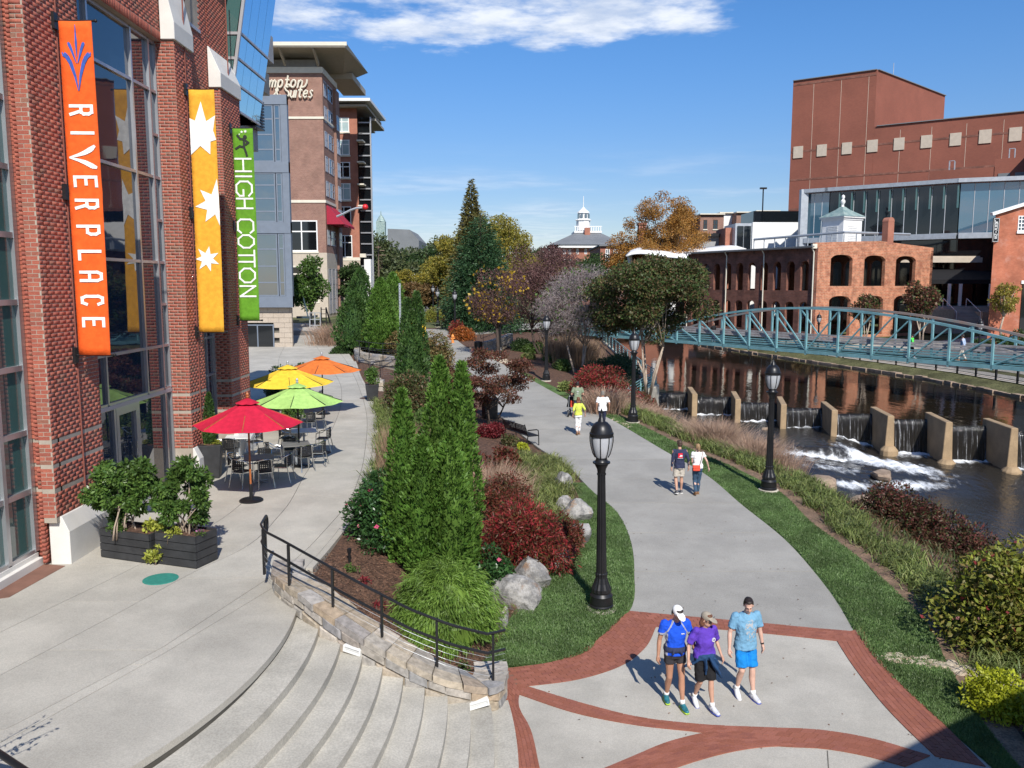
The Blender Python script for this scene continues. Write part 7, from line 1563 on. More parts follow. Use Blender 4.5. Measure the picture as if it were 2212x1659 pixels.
# corner railing and shrubs close to the viewpoint, lower left
hp = [(-8.5,8.6,2.55),(-6.6,8.35,2.55),(-5.35,7.95,2.52),(-4.6,7.5,2.45),(-4.2,6.9,2.38)]
t = thing('handrail', 'glossy black curved handrail in the lower left corner', 'railing', hp[0]); MB().tube([hp[0]] + [tuple((np.array(a) * (1 - f) + np.array(b_) * f)) for a,b_ in zip(hp[:-1],hp[1:]) for f in (.34,.67,1)],.035,10).build('top_rail', MT['black'],t,smooth=1); MB().tube([(x,y,z - .32) for x,y,z in hp],.022,8).build('lower_rail', MT['black'],t,smooth=1)
for q in (1,3): MB().box(hp[q][0] - .03,hp[q][1] - .03,1.3,hp[q][0] + .03,hp[q][1] + .03,hp[q][2]).build('post', MT['black'],t)
# vehicles and distant poles
def make_car(label,loc,rz,m,h=1.45,L=4.5):
 t = thing('parked_car', label, 'car', loc,rz, 'cars on the far street'); b = MB(); w_ = .88; sec = [(-L / 2,.45,.75),(-L * .47,.3,.95),(-L * .28,.28,1.0),(-L * .12,.28,h),(L * .22,.28,h),(L * .42,.28,1.05),(L * .49,.3,.95),(L / 2,.45,.7)]
 for x,z0,z1 in sec: q = w_ * (.80 if z1 > 1.2 else 1) ; b.v += [(x,-w_,z0),(x,w_,z0),(x,w_,.8),(x,q,z1),(x,-q,z1),(x,-w_,.8)]
 k = len(sec); b.f += [(i * 6 + j,(i + 1) * 6 + j,(i + 1) * 6 + (j + 1) % 6,i * 6 + (j + 1) % 6) for i in range(k - 1) for j in range(6)] + [(5,4,3,2,1,0),tuple((k - 1) * 6 + j for j in range(6))]; b.m = [0] * len(b.f); b.build('body', MT[m],t,world=0,bevel=.05)
 for sy in (-1,1): b = MB(); b.add([(-L * .2,sy * (w_ * .93),1.0),(L * .33,sy * (w_ * .93),1.02),(L * .2,sy * (w_ * .83),h - .08),(-L * .11,sy * (w_ * .83),h - .08)],[(0,1,2,3)]); b.build('side_window', MT['glass_dark'],t,world=0)
 for x in (-L * .3,L * .3):
  for sy in (-1,1): b = MB(); b.tube([(x,sy * (w_ - .18),.32),(x,sy * (w_ + .02),.32)],.32,14); b.build('wheel', MT['black'],t,world=0)
 for sx in (-1,1): b = MB(); b.box(sx * L / 2 - .03,-.75,.62,sx * L / 2 + .03,-.4,.75); b.box(sx * L / 2 - .03,.4,.62,sx * L / 2 + .03,.75,.75); b.build('lamp', MT['white' if sx < 0 else 'redball'],t,world=0)
 return t
for k,(u,v,m,rz,lb) in enumerate([(898,601, 'carwhite', .2, 'white car on the far street below the signal gantry'),(926,608, 'carwhite', .5, 'white van-like car nearer the tall conifer'),(905,613, 'cardark', .1, 'dark car in front of the white one'),(912,622, 'carred', .3, 'maroon car lowest on the far street')]):
 y = 168 - k * 5; make_car(lb,(at_u(u,y,4),y,zat(v,y) - .75),rz,m,1.5 if k != 1 else 2.0,4.6)
kind(MB().prism([(at_u(855,140,3),128),(at_u(960,140,3),128),(at_u(975,180,4),180),(at_u(860,180,4),180)],2.5,lambda x,y: 2.9 + (y - 128) * .06).build('street', MT['asphalt']))
t = thing('signal_gantry', 'pale signal gantry with yellow lights over the far street', 'traffic signal', (at_u(905,150,5),150,3)); y = 150; b = MB(); x0,x1 = at_u(888,y,8),at_u(944,y,8); b.bar((x0,y,zat(592,y)),(x1,y,zat(593,y)),.12); b.bar((x0,y,3),(x0,y,zat(591,y)),.16); b.bar((x1,y,3),(x1,y,zat(592,y)),.16); b.build('frame', MT['galv'],t); b = MB(); [b.box(at_u(u,y,8),y - .2,zat(598,y),at_u(u + 14,y,8),y - .05,zat(596.5,y)) for u in (894,921)]; b.build('signal', MT['signyellow'],t)
t = thing('utility_pole', 'wooden utility pole with crossarms behind the corner building', 'utility pole', (at_u(818,175,6),175,3)); x = at_u(818,175,10); b = MB(); b.tube([(x,175,3),(x,175,zat(531,175))],.16,6); b.build('pole', MT['bark'],t); b = MB(); [b.bar((x - w_,175,zat(v,175)),(x + w_,175,zat(v,175)),.15) for v,w_ in ((541,1.3),(551,1.6),(534,.6))]; b.build('crossarm', MT['bark'],t)
t = thing('area_light', 'thin twin-headed area light pole above the apartment roof', 'lamp post', (at_u(1648,180,20),180,8)); x = at_u(1648,180,25); b = MB(); b.tube([(x,180,8),(x,180,zat(406,180))],.14,6); b.build('pole', MT['black'],t); MB().box(x - .7,179.7,zat(408.5,180),x + .7,180.3,zat(405,180)).build('lamp_head', MT['black'],t)
t = thing('traffic_light', 'pair of small yellow traffic signals by the dark far trees', 'traffic signal', (at_u(1258,170,6),170,5)); b = MB(); [b.box(at_u(u,170,6) - .25,169.8,zat(640,170) + 3.3,at_u(u,170,6) + .25,170.1,zat(640,170) + 4.7) for u in (1257,1264)]; b.build('signal', MT['signyellow'],t); MB().tube([(at_u(1240,170,6),170,3),(at_u(1240,170,6),170,8.8),(at_u(1266,170,6),170,8.8)],.08,5).build('mast', MT['black'],t)
t = thing('ball_lamp', 'red ball on a curved grey arm in front of the corner building', 'lamp', (at_u(728,108,15),108,16)); y = 108; pts = [(at_u(u,y,14),y,zat(v,y)) for u,v in ((728,468),(742,462),(758,454),(770,450),(784,448.5))]; MB().tube(pts,.14,6).build('arm', MT['galv'],t,smooth=1); MB().ball((at_u(790,y,14),y,zat(447.5,y)),6.4 / FOC * y,14,9).build('ball', MT['redball'],t,smooth='all')
# blue canopy and pale frame of the far hotel entrance
t = thing('glass_canopy', 'small blue-grey glass entrance canopy at the hotel', 'canopy', (-23,90,2.5)); y = 92.; b = MB(); b.box(at_u(640,y,4),y,zat(688,y),at_u(668,y,4),y + 4,zat(683,y)); b.bar((at_u(636,y,8),y + 3,zat(630,y)),(at_u(665,y,4),y,zat(684,y)),.12); b.build('canopy', MT['glass_grey'],t); b = MB()
for u in (668,679,691): b.bar((at_u(u,y,3),y + .3,zt(y)),(at_u(u,y,3),y + .3,zat(676,y)),.12)
for v in (676,690,703): b.bar((at_u(668,y,3),y + .3,zat(v,y)),(at_u(691,y,3),y + .3,zat(v,y)),.09)
b.build('frame', MT['galv'],t)
# ------------------------------------------------------------ people
def ik(a,b,l1,l2,pole):
 a,b = Vector(a),Vector(b); d = b - a; L = min(d.length,(l1 + l2) * .999); d = d.normalized(); b = a + d * L
 x = (l1 * l1 - l2 * l2 + L * L) / (2 * L); h = math.sqrt(max(0,l1 * l1 - x * x)); p = Vector(pole); p = (p - d * p.dot(d)).normalized(); return a + d * x + p * h,b
def rings(b,R_,n=18):
 base = len(b.v)
 for cx,cy,z,rx,ry in R_:
  for j in range(n): t = 2 * math.pi * j / n; c,s = math.cos(t),math.sin(t); e = .85; b.v.append((cx + rx * math.copysign(abs(c) ** e,c),cy + ry * math.copysign(abs(s) ** e,s),z))
 k = len(R_); fs = [(base + i * n + j,base + i * n + (j + 1) % n,base + (i + 1) * n + (j + 1) % n,base + (i + 1) * n + j) for i in range(k - 1) for j in range(n)] + [tuple(base + j for j in reversed(range(n))),tuple(base + (k - 1) * n + j for j in range(n))]
 b.f += fs; b.m += [0] * len(fs)
def limb(b,pts,rs,n=10):
 b.tube(pts,rs,n); [b.ball(p,r,8,6) for p,r in zip(pts,rs)]
TEX = bpy.data.textures.new('folds', 'CLOUDS'); TEX.noise_scale = .075; TEX.noise_depth = 2
def finish(b,name,m,parent,vox,folds=0,smooth=2):
 o = b.build(name,MT[m],parent,world=0); r_ = o.modifiers.new('remesh', 'REMESH'); r_.mode = 'VOXEL'; r_.voxel_size = vox; r_.use_smooth_shade = True
 if smooth: s = o.modifiers.new('smooth', 'SMOOTH'); s.factor = .5; s.iterations = smooth
 if folds: d = o.modifiers.new('folds', 'DISPLACE'); d.texture = TEX; d.strength = folds; d.mid_level = .5; d.texture_coords = 'LOCAL'
 return o
def hand(b,w_,d,side,s,curl=.5):
 """palm,four unequal fingers,thumb; w_ wrist,d direction of the forearm"""
 d = Vector(d).normalized(); th = Vector((-side * .25,-1,0)); th = (th - d * th.dot(d)).normalized(); pn = d.cross(th); w_ = Vector(w_)
 if pn.x * side > 0: pn = -pn
 p0 = w_ + d * .045 * s; limb(b,[w_,p0,w_ + d * .085 * s],[.024 * s,.032 * s,.030 * s],8)
 for k,(o_,L) in enumerate(((.027,.075),(.009,.085),(-.009,.08),(-.026,.062))):
  q = w_ + d * .08 * s + th * o_ * s; a = q + (d * .8 + pn * curl * .6).normalized() * L * .5 * s; e = a + (d * (.8 - curl * .4) + pn * curl * 1.2).normalized() * L * .5 * s; limb(b,[q,a,e],[.0105 * s,.010 * s,.0085 * s],6)
 q = w_ + d * .03 * s + th * .026 * s; a = q + (d * .7 + th * .7 + pn * .2).normalized() * .035 * s; e = a + (d + th * .25 + pn * .3).normalized() * .032 * s; limb(b,[q,a,e],[.0125 * s,.011 * s,.009 * s],6)
def person(label,loc,rz,H=1.76,female=False,feet=((.10,-.28,0),(-.10,.22,.04)),hands=((.26,.06,-.50),(-.26,-.10,-.50)),skin='skin', top='royal', sleeve=.55,topz=.88,bottom='darkshort', leg=.30,shoe='shoewhite', sole='white', sock=None,
   hair='hairbrown', hairstyle='short', cap=None,vox=.013,headturn=0,headtilt=.15,group=None,loose=1.0,lean=.0,flare=1.0):
 s = H / 1.76; t = thing('person', label, 'person', loc,rz,group); sh = .175 if female else .198; hw = .165 if female else .16; cw = .165 if female else .19
 b = MB(); S = lambda p: tuple(Vector(p) * s)
 hip = {1: Vector((.09,0,.92)),-1: Vector((-.09,0,.92))}; shl = {1: Vector((sh,lean * -.3,1.42)),-1: Vector((-sh,lean * -.3,1.42))}
 legs,arms = {}, {}
 for sg,f in zip((1,-1),feet):
  ank = Vector((f[0],f[1],.085 + f[2])); kn,ank = ik(hip[sg],ank,.425,.42,(0,-1,0)); legs[sg] = (hip[sg],kn,ank,f)
 for sg,h_ in zip((1,-1),hands):
  wr = shl[sg] + Vector(h_); wr.x = h_[0]; el,wr = ik(shl[sg],wr,.285,.255,(sg * .25,1,-.1)); arms[sg] = (shl[sg],el,wr)
 SV = lambda v: v * s
 # one continuous body
 rings(b,[(0,0,.86 * s,.13 * s,.10 * s),(0,0,.94 * s,(hw - .005) * s,.115 * s),(0,0,1.06 * s,.13 * s,.095 * s),(0,-.01,1.22 * s,(cw - .03) * s,.11 * s),(0,lean * -.2,1.36 * s,(cw - .025) * s,.10 * s),(0,lean * -.25,1.43 * s,.12 * s,.075 * s),(0,lean * -.3,1.47 * s,.06 * s,.06 * s)])
 hc = Vector((0,-.03 + lean * -.35 - headtilt * .12,1.635 - headtilt * .05)); limb(b,[SV(Vector((0,lean * -.28,1.44))),SV(hc + Vector((0,.02,-.08)))],[.058 * s,.054 * s],10)
 Hm = Matrix.Rotation(headturn,4, 'Z') @ Matrix.Rotation(headtilt,4, 'X'); HP = lambda x,y,z: (SV(hc + (Hm @ Vector((x,y,z)))))
 def hball(bb,c,r): # ellipsoid in head space
  q = MB(); q.ball((0,0,0),r,14,10); bb.add([HP(c[0] + v[0],c[1] + v[1],c[2] + v[2]) for v in q.v],q.f)
 hball(b,(0,.01,.03),(.074,.094,.098)); hball(b,(0,-.025,-.055),(.056,.066,.062)); hball(b,(0,-.052,-.088),(.028,.028,.026)); hball(b,(0,-.098,-.028),(.014,.020,.018)); hball(b,(0,-.092,-.006),(.011,.016,.028)); hball(b,(0,-.082,.022),(.05,.012,.012)); hball(b,(0,-.082,-.062),(.024,.012,.009))
 for sg in (-1,1): hball(b,(sg * .075,.012,-.005),(.012,.022,.032))
 for sg in (1,-1):
  h0,kn,an,f = legs[sg]; m1 = h0.lerp(kn,.5); c1 = kn.lerp(an,.35) + Vector((0,.018,0))
  limb(b,[SV(h0),SV(m1),SV(kn),SV(c1),SV(kn.lerp(an,.75)),SV(an)],[q * s for q in ((.085,.07,.052,.056,.037,.034) if not female else (.085,.068,.048,.052,.034,.031))],10)
  toe = an + Vector((0.02 * sg,-.155,-.055 + (-.07 if f[2] > .02 else 0) * 1.0)); limb(b,[SV(an + Vector((0,.03,-.045))),SV(toe)],[.036 * s,.03 * s],8)
  a0,el,wr = arms[sg]; limb(b,[SV(a0),SV(a0.lerp(el,.5)),SV(el),SV(el.lerp(wr,.3)),SV(wr)],[q * s for q in ((.052,.046,.038,.040,.026) if not female else (.044,.038,.032,.033,.022))],10); hand(b,SV(wr),wr - el,sg,s)
 finish(b, 'body', skin,t,vox * .72,smooth=2)
 # shirt
 b = MB(); L = loose; tz_ = topz
 rr_ = [(0,0,tz_ * s,(hw + .028) * L * flare * s,.135 * L * flare * s),(0,0,(tz_ + .1) * s,(hw + .018) * L * s,.128 * L * s),(0,-.005,1.12 * s,(.155 if not female else .14) * L * s,.118 * L * s),(0,-.012,1.25 * s,(cw + (0 if not female else .0)) * s,(.128 if not female else .135) * s),(0,lean * -.2,1.36 * s,(cw + .005) * s,.115 * s),(0,lean * -.25,1.425 * s,(sh - .02) * s,.092 * s),(0,lean * -.28,1.465 * s,.095 * s,.075 * s),(0,lean * -.3,1.485 * s,.066 * s,.064 * s)]
 rings(b,rr_)
 for sg in (1,-1):
  a0,el,wr = arms[sg];
  if sleeve <= 1: e = a0.lerp(el,sleeve); P_ = [SV(a0),SV(a0.lerp(e,.5)),SV(e)]; b.ball(SV(a0 + Vector((-sg * .012,0,.004))),.071 * s,10,8); b.tube(P_,[.064 * s,.063 * s * (L ** .5),.067 * s * (L ** .5)],12)
  else: e = el.lerp(wr,sleeve - 1); limb(b,[SV(a0 + Vector((-sg * .02,0,0))),SV(a0.lerp(el,.5)),SV(el),SV(e)],[.066 * s,.058 * s,.05 * s,.038 * s],10)
 shirt = finish(b, 'shirt', top,t,vox,.036)
 # shorts or trousers
 b = MB(); rings(b,[(0,0,.84 * s,(hw + .012) * s,.122 * s),(0,0,.95 * s,(hw + .016) * s,.124 * s),(0,0,1.03 * s,(hw + .004) * s,.115 * s)])
 for sg in (1,-1):
  h0,kn,an,f = legs[sg];
  if leg <= 1: e = h0.lerp(kn,leg); b.ball(SV(h0),.097 * s,10,7); b.tube([SV(h0),SV(h0.lerp(e,.5)),SV(e)],[.098 * s,.097 * s,.097 * s],14)
  else: e = kn.lerp(an,leg - 1); limb(b,[SV(h0),SV(h0.lerp(kn,.5)),SV(kn),SV(kn.lerp(e,.5)),SV(e)],[.096 * s,.082 * s,.066 * s,.064 * s,.060 * s],12)
 finish(b, 'trousers' if leg > 1 else 'shorts', bottom,t,vox,.026)
 for sg in (1,-1):
  h0,kn,an,f = legs[sg]; drop = -.07 if f[2] > .02 else 0; hl = an + Vector((0,.05,-.045 + (f[2] > .02) * .02)); to = an + Vector((.025 * sg,-.185,-.055 + drop))
  b = MB(); b.tube([SV(hl + Vector((0,.025,.01))),SV(hl.lerp(to,.25) + Vector((0,0,.02))),SV(hl.lerp(to,.6) + Vector((0,0,.006))),SV(to)],[(.040 * s,.045 * s),(.043 * s,.056 * s),(.05 * s,.038 * s),(.036 * s,.022 * s)],12); [b.ball(SV(p),r * s,8,6) for p,r in ((hl + Vector((0,.01,.01)),.042),(to + Vector((0,.012,.004)),.032))]
  limb(b,[SV(an + Vector((0,.005,.0))),SV(an + Vector((0,0,-.04)))],[.042 * s,.045 * s],10); sh_ = finish(b, 'shoe', shoe,t,vox * .8)
  d = (to - hl); q = MB(); k = Vector((0,0,-.032)); q.tube([SV(hl + Vector((0,.035,0)) + k),SV(hl.lerp(to,.5) + k * 1.05),SV(to + k * .6 - Vector((0,.01,0)))],[(.044 * s,.016 * s),(.052 * s,.016 * s),(.036 * s,.014 * s)],12); q.build('sole', MT[sole],sh_,world=0,smooth='all')
  if sock: q = MB(); q.tube([SV(an + Vector((0,0,0))),SV(an.lerp(kn,.17))],[.043 * s,.044 * s],12); q.build('sock', MT[sock],t,world=0,smooth='all')
 # hair / cap / eyes
 if hairstyle != 'none':
  b = MB(); hball(b,(0,.026,.050),(.081,.094,.088)); hball(b,(0,.05,-.01),(.074,.062,.075)); hball(b,(0,-.03,.102),(.066,.06,.028)); [hball(b,(sg * .07,.03,.01),(.016,.04,.06)) for sg in (-1,1)]
  if hairstyle == 'long': [hball(b,(x,.05,-.09),(.05,.05,.10)) for x in (-.05,0,.05)]; hball(b,(-.07,.01,-.05),(.03,.05,.09)); hball(b,(.07,.01,-.05),(.03,.05,.09))
  if hairstyle == 'bob': [hball(b,(x,.05,-.06),(.05,.05,.08)) for x in (-.05,0,.05)]
  if hairstyle == 'tail': hball(b,(.03,.115,-.01),(.035,.035,.035)); hball(b,(.05,.13,-.06),(.028,.028,.06))
  finish(b, 'hair', hair,t,vox * .8,.012,1)
 if cap:
  b = MB(); hball(b,(0,.012,.062),(.088,.106,.088)); q = MB(); q.ball((0,0,0),(.075,.10,.014),14,6); b.add([HP(v[0],v[1] - .11,v[2] + .055 - .25 * (abs(v[1]) if v[1] < 0 else 0)) for v in q.v],q.f); finish(b, 'cap', cap,t,vox * .8)
 b = MB(); [hball(b,(sg * .03,-.092,.006),(.008,.006,.005)) for sg in (-1,1)]; b.build('eyes', MT['blackpl'],t,world=0)
 t_data = dict(root=t,s=s,arms=arms,legs=legs,HP=HP,SV=SV,hball=hball,shirt=shirt,hw=hw,cw=cw); return t_data
def gl(u,v): p = G(u,v); return (p.x,p.y,zp(p.y) + (.035 if p.y > 17 else .014))
# trio walking towards the viewer
def watch(d,sg,m='black'):
 a0,el,wr = d['arms'][sg]; dd = (wr - el).normalized(); b = MB(); b.tube([d['SV'](wr - dd * .035),d['SV'](wr - dd * .012)],.031 * d['s'],12); b.build('watch', MT[m],d['root'],world=0)
L1 = gl(1455,1522)
d = person("man in a white cap and royal blue shirt holding a woman's hand", L1, R(6), 1.80, feet=((.09, -.20, 0), (-.09, .13, .02)), hands=((.33, -.10, -.50), (-.30, -.05, -.52)), skin='skintan', top='royal', sleeve=.62, bottom='darkshort', leg=.42, shoe='shoeteal', sole='solelime', sock='sock', hair='hairdark', cap='whitecloth', headtilt=.42, headturn=.25, vox=.012, topz=.90, group='three people walking towards the viewer'); watch(d,1)
s_ = d['s']; b = MB(); b.box(.06,-.152,1.315,.085,-.132,1.325); b.box(.092,-.15,1.315,.112,-.13,1.325); b.build('logo', MT['white'],d['root'],world=0)
b = MB(); rings(b,[(0,0,.955 * s_,.192 * s_,.146 * s_),(0,-.01,1.0 * s_,.196 * s_,.152 * s_),(0,0,1.045 * s_,.186 * s_,.14 * s_)]); [limb(b,[d['SV'](Vector((x,-.15,1.0))),d['SV'](Vector((x * 1.4,-.165,.955)))],[.03,.022],8) for x in (-.06,.05)]; finish(b, 'tied_jacket', 'navy', d['root'],.012,.03)
L2 = gl(1518,1528)
d = person('woman in a purple shirt and tan cap with a navy jacket tied at her waist', L2,R(14),1.70,True,feet=((.07,-.22,0),(-.09,.16,.05)),hands=((.30,-.06,-.47),(-.36,-.12,-.46)),skin='skin', top='purple', sleeve=.85,bottom='blackcloth', leg=.92,shoe='shoewhite', sole='soleblue', sock='sock', hair='hairred', hairstyle='bob', cap='captan', headtilt=.18,headturn=.55,vox=.012,loose=1.08,topz=.95,group='three people walking towards the viewer')
b = MB(); [d['hball'](b,(sg * .034,-.094,.008),(.03,.012,.018)) for sg in (-1,1)]; d['hball'](b,(0,-.1,.012),(.02,.008,.006)); [d['hball'](b,(sg * .07,-.04,.01),(.006,.05,.006)) for sg in (-1,1)]; b.build('sunglasses', MT['black'],d['root'],world=0)
s_ = d['s']; b = MB(); rings(b,[(0,0,.93 * s_,.205 * s_,.155 * s_),(0,-.01,1.0 * s_,.19 * s_,.15 * s_),(0,0,1.05 * s_,.168 * s_,.132 * s_)])
for pts,rs in (([(.02,-.16,1.0),(.10,-.17,.85),(.20,-.13,.70),(.30,-.10,.54)],[.05,.10,.085,.015]),([(.12,-.1,.95),(.2,-.06,.82),(.22,-.04,.70)],[.07,.075,.05]),([(-.10,-.1,.95),(-.2,.02,.83),(-.34,.10,.74),(-.44,.14,.72)],[.06,.07,.04,.012]),([(-.06,-.16,.98),(-.05,-.17,.82),(-.04,-.15,.68)],[.05,.05,.03]),([(0,.14,.95),(.05,.17,.8),(.08,.16,.66)],[.12,.12,.10])): b.tube([d['SV'](Vector(p)) for p in pts],[(r * 1.0 * s_,r * .42 * s_) if r > .02 else r for r in rs],12)
finish(b, 'tied_jacket', 'navyjacket', d['root'],.012,.025,3)
b = MB(); n = 16; c_ = Vector((.10,-.142,1.29)); b.add([d['SV'](c_ + Vector((r * math.cos(a),.0,r * 1.15 * math.sin(a) ))) for r in (.024,.034) for a in np.arange(n) * 2 * math.pi / n],[(i,(i + 1) % n,n + (i + 1) % n,n + i) for i in range(n)]); b.box(*(d['SV'](c_ + Vector((-.005,-.002,-.025)))), *(d['SV'](c_ + Vector((.005,.0,.025))))); b.box(*(d['SV'](c_ + Vector((-.016,-.002,.010)))), *(d['SV'](c_ + Vector((.016,.0,.018))))); b.build('emblem', MT['white'],d['root'],world=0)
L3 = gl(1606,1505)
d = person('dark-haired young man in a light blue printed shirt and bright blue shorts', L3,R(10),1.83,feet=((.11,-.12,0),(-.10,.06,.035)),hands=((.31,.0,-.54),(-.33,-.10,-.50)),skin='skinpale', top='lightblue', sleeve=.72,bottom='brightblue', leg=.86,shoe='shoewhite', sole='soleblue', sock='sock', hair='hairdark', headtilt=.32,headturn=-.35,vox=.012,loose=1.06,topz=.86,group='three people walking towards the viewer'); watch(d,1)
# couple walking away
d = person('man in a navy sweatshirt with a red back patch and pale shorts', gl(1466,1069),R(183),1.79,feet=((.10,.14,.05),(-.11,-.12,0)),hands=((.25,.0,-.53),(-.28,.10,-.50)),top='navy', sleeve=1.85,bottom='khaki', leg=.80,shoe='shoegrey', sole='white', hair='hairbrown', vox=.015,headturn=.3,topz=.86,group='couple walking away along the path')
s_ = d['s']; yb_ = .137 * s_; b = MB(); b.box(-.062,yb_ - .03,1.24,.082,yb_ + .006,1.39); b.build('patch', MT['patch'],d['root'],world=0)
b = MB(); cx0,cz0 = .01,1.31;
for q in range(3): r0,r1 = .012 + q * .015,.022 + q * .015; n = 8; b.add([(cx0 - .045 + .05 + r * math.cos(a) * -1,yb_ + .009,cz0 - .02 + r * math.sin(a)) for r in (r0,r1) for a in np.linspace(0,math.pi * .5,n)],[(i,i + 1,n + i + 1,n + i) for i in range(n - 1)])
b.box(-.03,yb_ + .006,cz0 - .03,.05,yb_ + .010,cz0 - .018); b.add([(cx0 - .03 + .045 * math.cos(a) , yb_ + .010,cz0 - .018 + .042 * math.sin(a)) for a in np.linspace(0,math.pi,10)],[tuple(range(10))]); b.box(-.08,yb_ - .01,1.222,.10,yb_ + .006,1.230); b.build('patch_emblem', MT['white'],d['root'],world=0)
d = person('woman in a white top and jeans with a coral shoulder bag walking away', gl(1505,1071),R(180),1.70,True,feet=((.06,.10,.04),(-.06,-.14,0)),hands=((.12,-.28,-.30),(-.37,.02,-.47)),top='whitecloth', sleeve=.45,bottom='denim', leg=1.95,shoe='shoebrown', sole='shoebrown', hair='hairblond', hairstyle='tail', vox=.015,headturn=.4,skin='skinpale', topz=.92,group='couple walking away along the path')
bg_ = thing('shoulder_bag', 'coral red shoulder bag hanging behind the woman in white', 'bag', Vector(gl(1505,1071)) + Vector((0,0,.9))); q = Vector(gl(1505,1071)); b = MB(); b.box(q.x - .19,q.y - .22,q.z + .84,q.x + .04,q.y - .14,q.z + 1.02); b.build('pouch', MT['coral'],bg_,bevel=.02); b = MB(); b.box(q.x - .195,q.y - .232,q.z + .93,q.x + .045,q.y - .14 , q.z + 1.028); b.build('flap', MT['coral'],bg_,bevel=.015)
b = MB(); b.tube([(q.x + .03,q.y - .17,q.z + 1.0),(q.x + .10,q.y - .15,q.z + 1.25),(q.x + .14,q.y - .06,q.z + 1.44),(q.x + .05,q.y + .12,q.z + 1.3),(q.x - .16,q.y + .05,q.z + 1.05),(q.x - .19,q.y - .12,q.z + .99)],.008,5); b.build('strap', MT['shoebrown'],bg_)
d = person('woman in a yellow-green top and white trousers walking away', gl(1249,941),R(185),1.68,True,feet=((.06,.08,.03),(-.06,-.12,0)),hands=((.26,.05,-.47),(-.30,.08,-.44)),top='citron', sleeve=1.2,bottom='whitecloth', leg=1.7,shoe='shoebrown', sole='shoebrown', hair='hairred', hairstyle='long', vox=.017,topz=.92)
d = person('grey-haired man in a white shirt half hidden by the near lantern', gl(1301,931),R(180),1.80,feet=((.08,.1,.03),(-.08,-.1,0)),hands=((.28,.05,-.48),(-.30,.02,-.44)),top='whitecloth', sleeve=.75,bottom='navy', leg=1.97,shoe='shoegrey', sole='shoegrey', hair='hairgrey', vox=.017,loose=1.1,skin='skintan')
d = person('man in a sage green shirt pushing a pushchair along the path', gl(1247,905),R(178),1.80,feet=((.08,.12,.04),(-.08,-.12,0)),hands=((.25,-.22,-.36),(-.25,-.22,-.36)),top='sage', sleeve=.7,bottom='denim', leg=1.97,shoe='shoegrey', sole='white', hair='hairdark', vox=.017,loose=1.1)
b = MB(); yb_ = .14 * d['s']; [b.box(-w_,yb_ - .02,z,w_,yb_ + .008,z + .012) for w_,z in ((.06,1.33),(.045,1.30),(.02,1.24),(.055,1.2))]; b.build('print', MT['white'],d['root'],world=0)
p = gl(1236,900); st_ = thing('pushchair', 'black three-wheeled pushchair pushed by the man in green', 'pushchair', p,R(8)); B = lambda f,n,m, **k: f.build(n,MT[m],st_,world=0, **k)
for x,y,r in ((-.26,-.25,.17),(.26,-.25,.17),(0,.55,.15)): b = MB(); b.tube([(x - .025,y,r),(x + .025,y,r)],r,16); w1 = B(b, 'wheel', 'blackpl'); c = MB().tube([(x - .03,y,r),(x + .03,y,r)],r * .6,12); c.build('rim', MT['galv'],w1,world=0)
B(MB().add([(-.22,-.1,.45),(.22,-.1,.45),(.22,.35,.42),(-.22,.35,.42),(-.22,-.25,.95),(.22,-.25,.95),(.2,-.18,.97),(-.2,-.18,.97)],[(0,3,2,1),(0,1,5,4),(4,5,6,7),(3,0,4,7),(1,2,6,5),(2,3,7,6)]), 'seat', 'blackcloth'); b = MB(); b.ball((0,.0,.82),(.25,.28,.24),12,8); B(b, 'hood', 'blackcloth', smooth='all'); b = MB(); b.tube([(-.25,-.25,.2),(-.25,-.3,.6),(-.24,-.42,1.05),(.24,-.42,1.05),(.25,-.3,.6),(.25,-.25,.2)],.016,6); b.tube([(-.2,-.2,.3),(0,.55,.18),(.2,-.2,.3)],.016,6); B(b, 'frame', 'galv'); B(MB().box(-.15,-.35,.5,.15,-.24,.8), 'bag', 'coral')
# walkers on the footbridge
def onbridge(u,w_=1.5):
 best = None
 for s in np.linspace(0,BL,800):
  q = B0 + bu * s + bn * w_; uu = CU + FOC * q[0] / (q[1] * math.cos(PITCH) + (CAM_H - 2) * math.sin(PITCH))
  if best is None or abs(uu - u) < best[0]: best = (abs(uu - u),s,q)
 return (best[2][0],best[2][1],zd(best[1]) + .06)
ang = math.atan2(bu[1],bu[0])
person('walker in a neon green shirt and dark shorts on the footbridge', onbridge(1966,.8),ang + R(90),1.74,feet=((.07,-.26,0),(-.07,.24,.06)),hands=((.24,.12,-.48),(-.24,-.3,-.36)),top='neon', sleeve=.7,bottom='blackcloth', leg=.8,shoe='shoewhite', sole='white', hair='hairdark', cap='blackcloth', vox=.02,loose=1.1)
person('man in a pale blue shirt and cream trousers on the footbridge', onbridge(2078,1.9),ang + R(-80),1.84,feet=((.07,-.2,0),(-.07,.2,.05)),hands=((.25,.05,-.5),(-.25,-.05,-.5)),top='paleblue', sleeve=1.6,bottom='khaki', leg=1.97,shoe='shoebrown', sole='shoebrown', hair='hairdark', vox=.02,loose=1.12)
person('person in a dark coat at the far end of the footbridge', onbridge(1540,2.0),ang + R(60),1.75,feet=((.07,-.1,0),(-.07,.1,.02)),hands=((.25,.05,-.5),(-.25,-.05,-.5)),top='blackcloth', sleeve=1.8,bottom='navy', leg=1.97,shoe='shoegrey', sole='shoegrey', hair='hairgrey', vox=.022,topz=.75)
p = G(852,676); person('distant person in a light blue shirt on the far plaza', (p.x,p.y,zp(p.y) + .04),R(40),1.75,feet=((.07,-.1,0),(-.07,.1,.02)),hands=((.25,.05,-.5),(-.22,-.2,-.35)),top='paleblue', sleeve=.6,bottom='sidegrey', leg=.9,shoe='shoewhite', sole='white', hair='hairgrey', vox=.025)
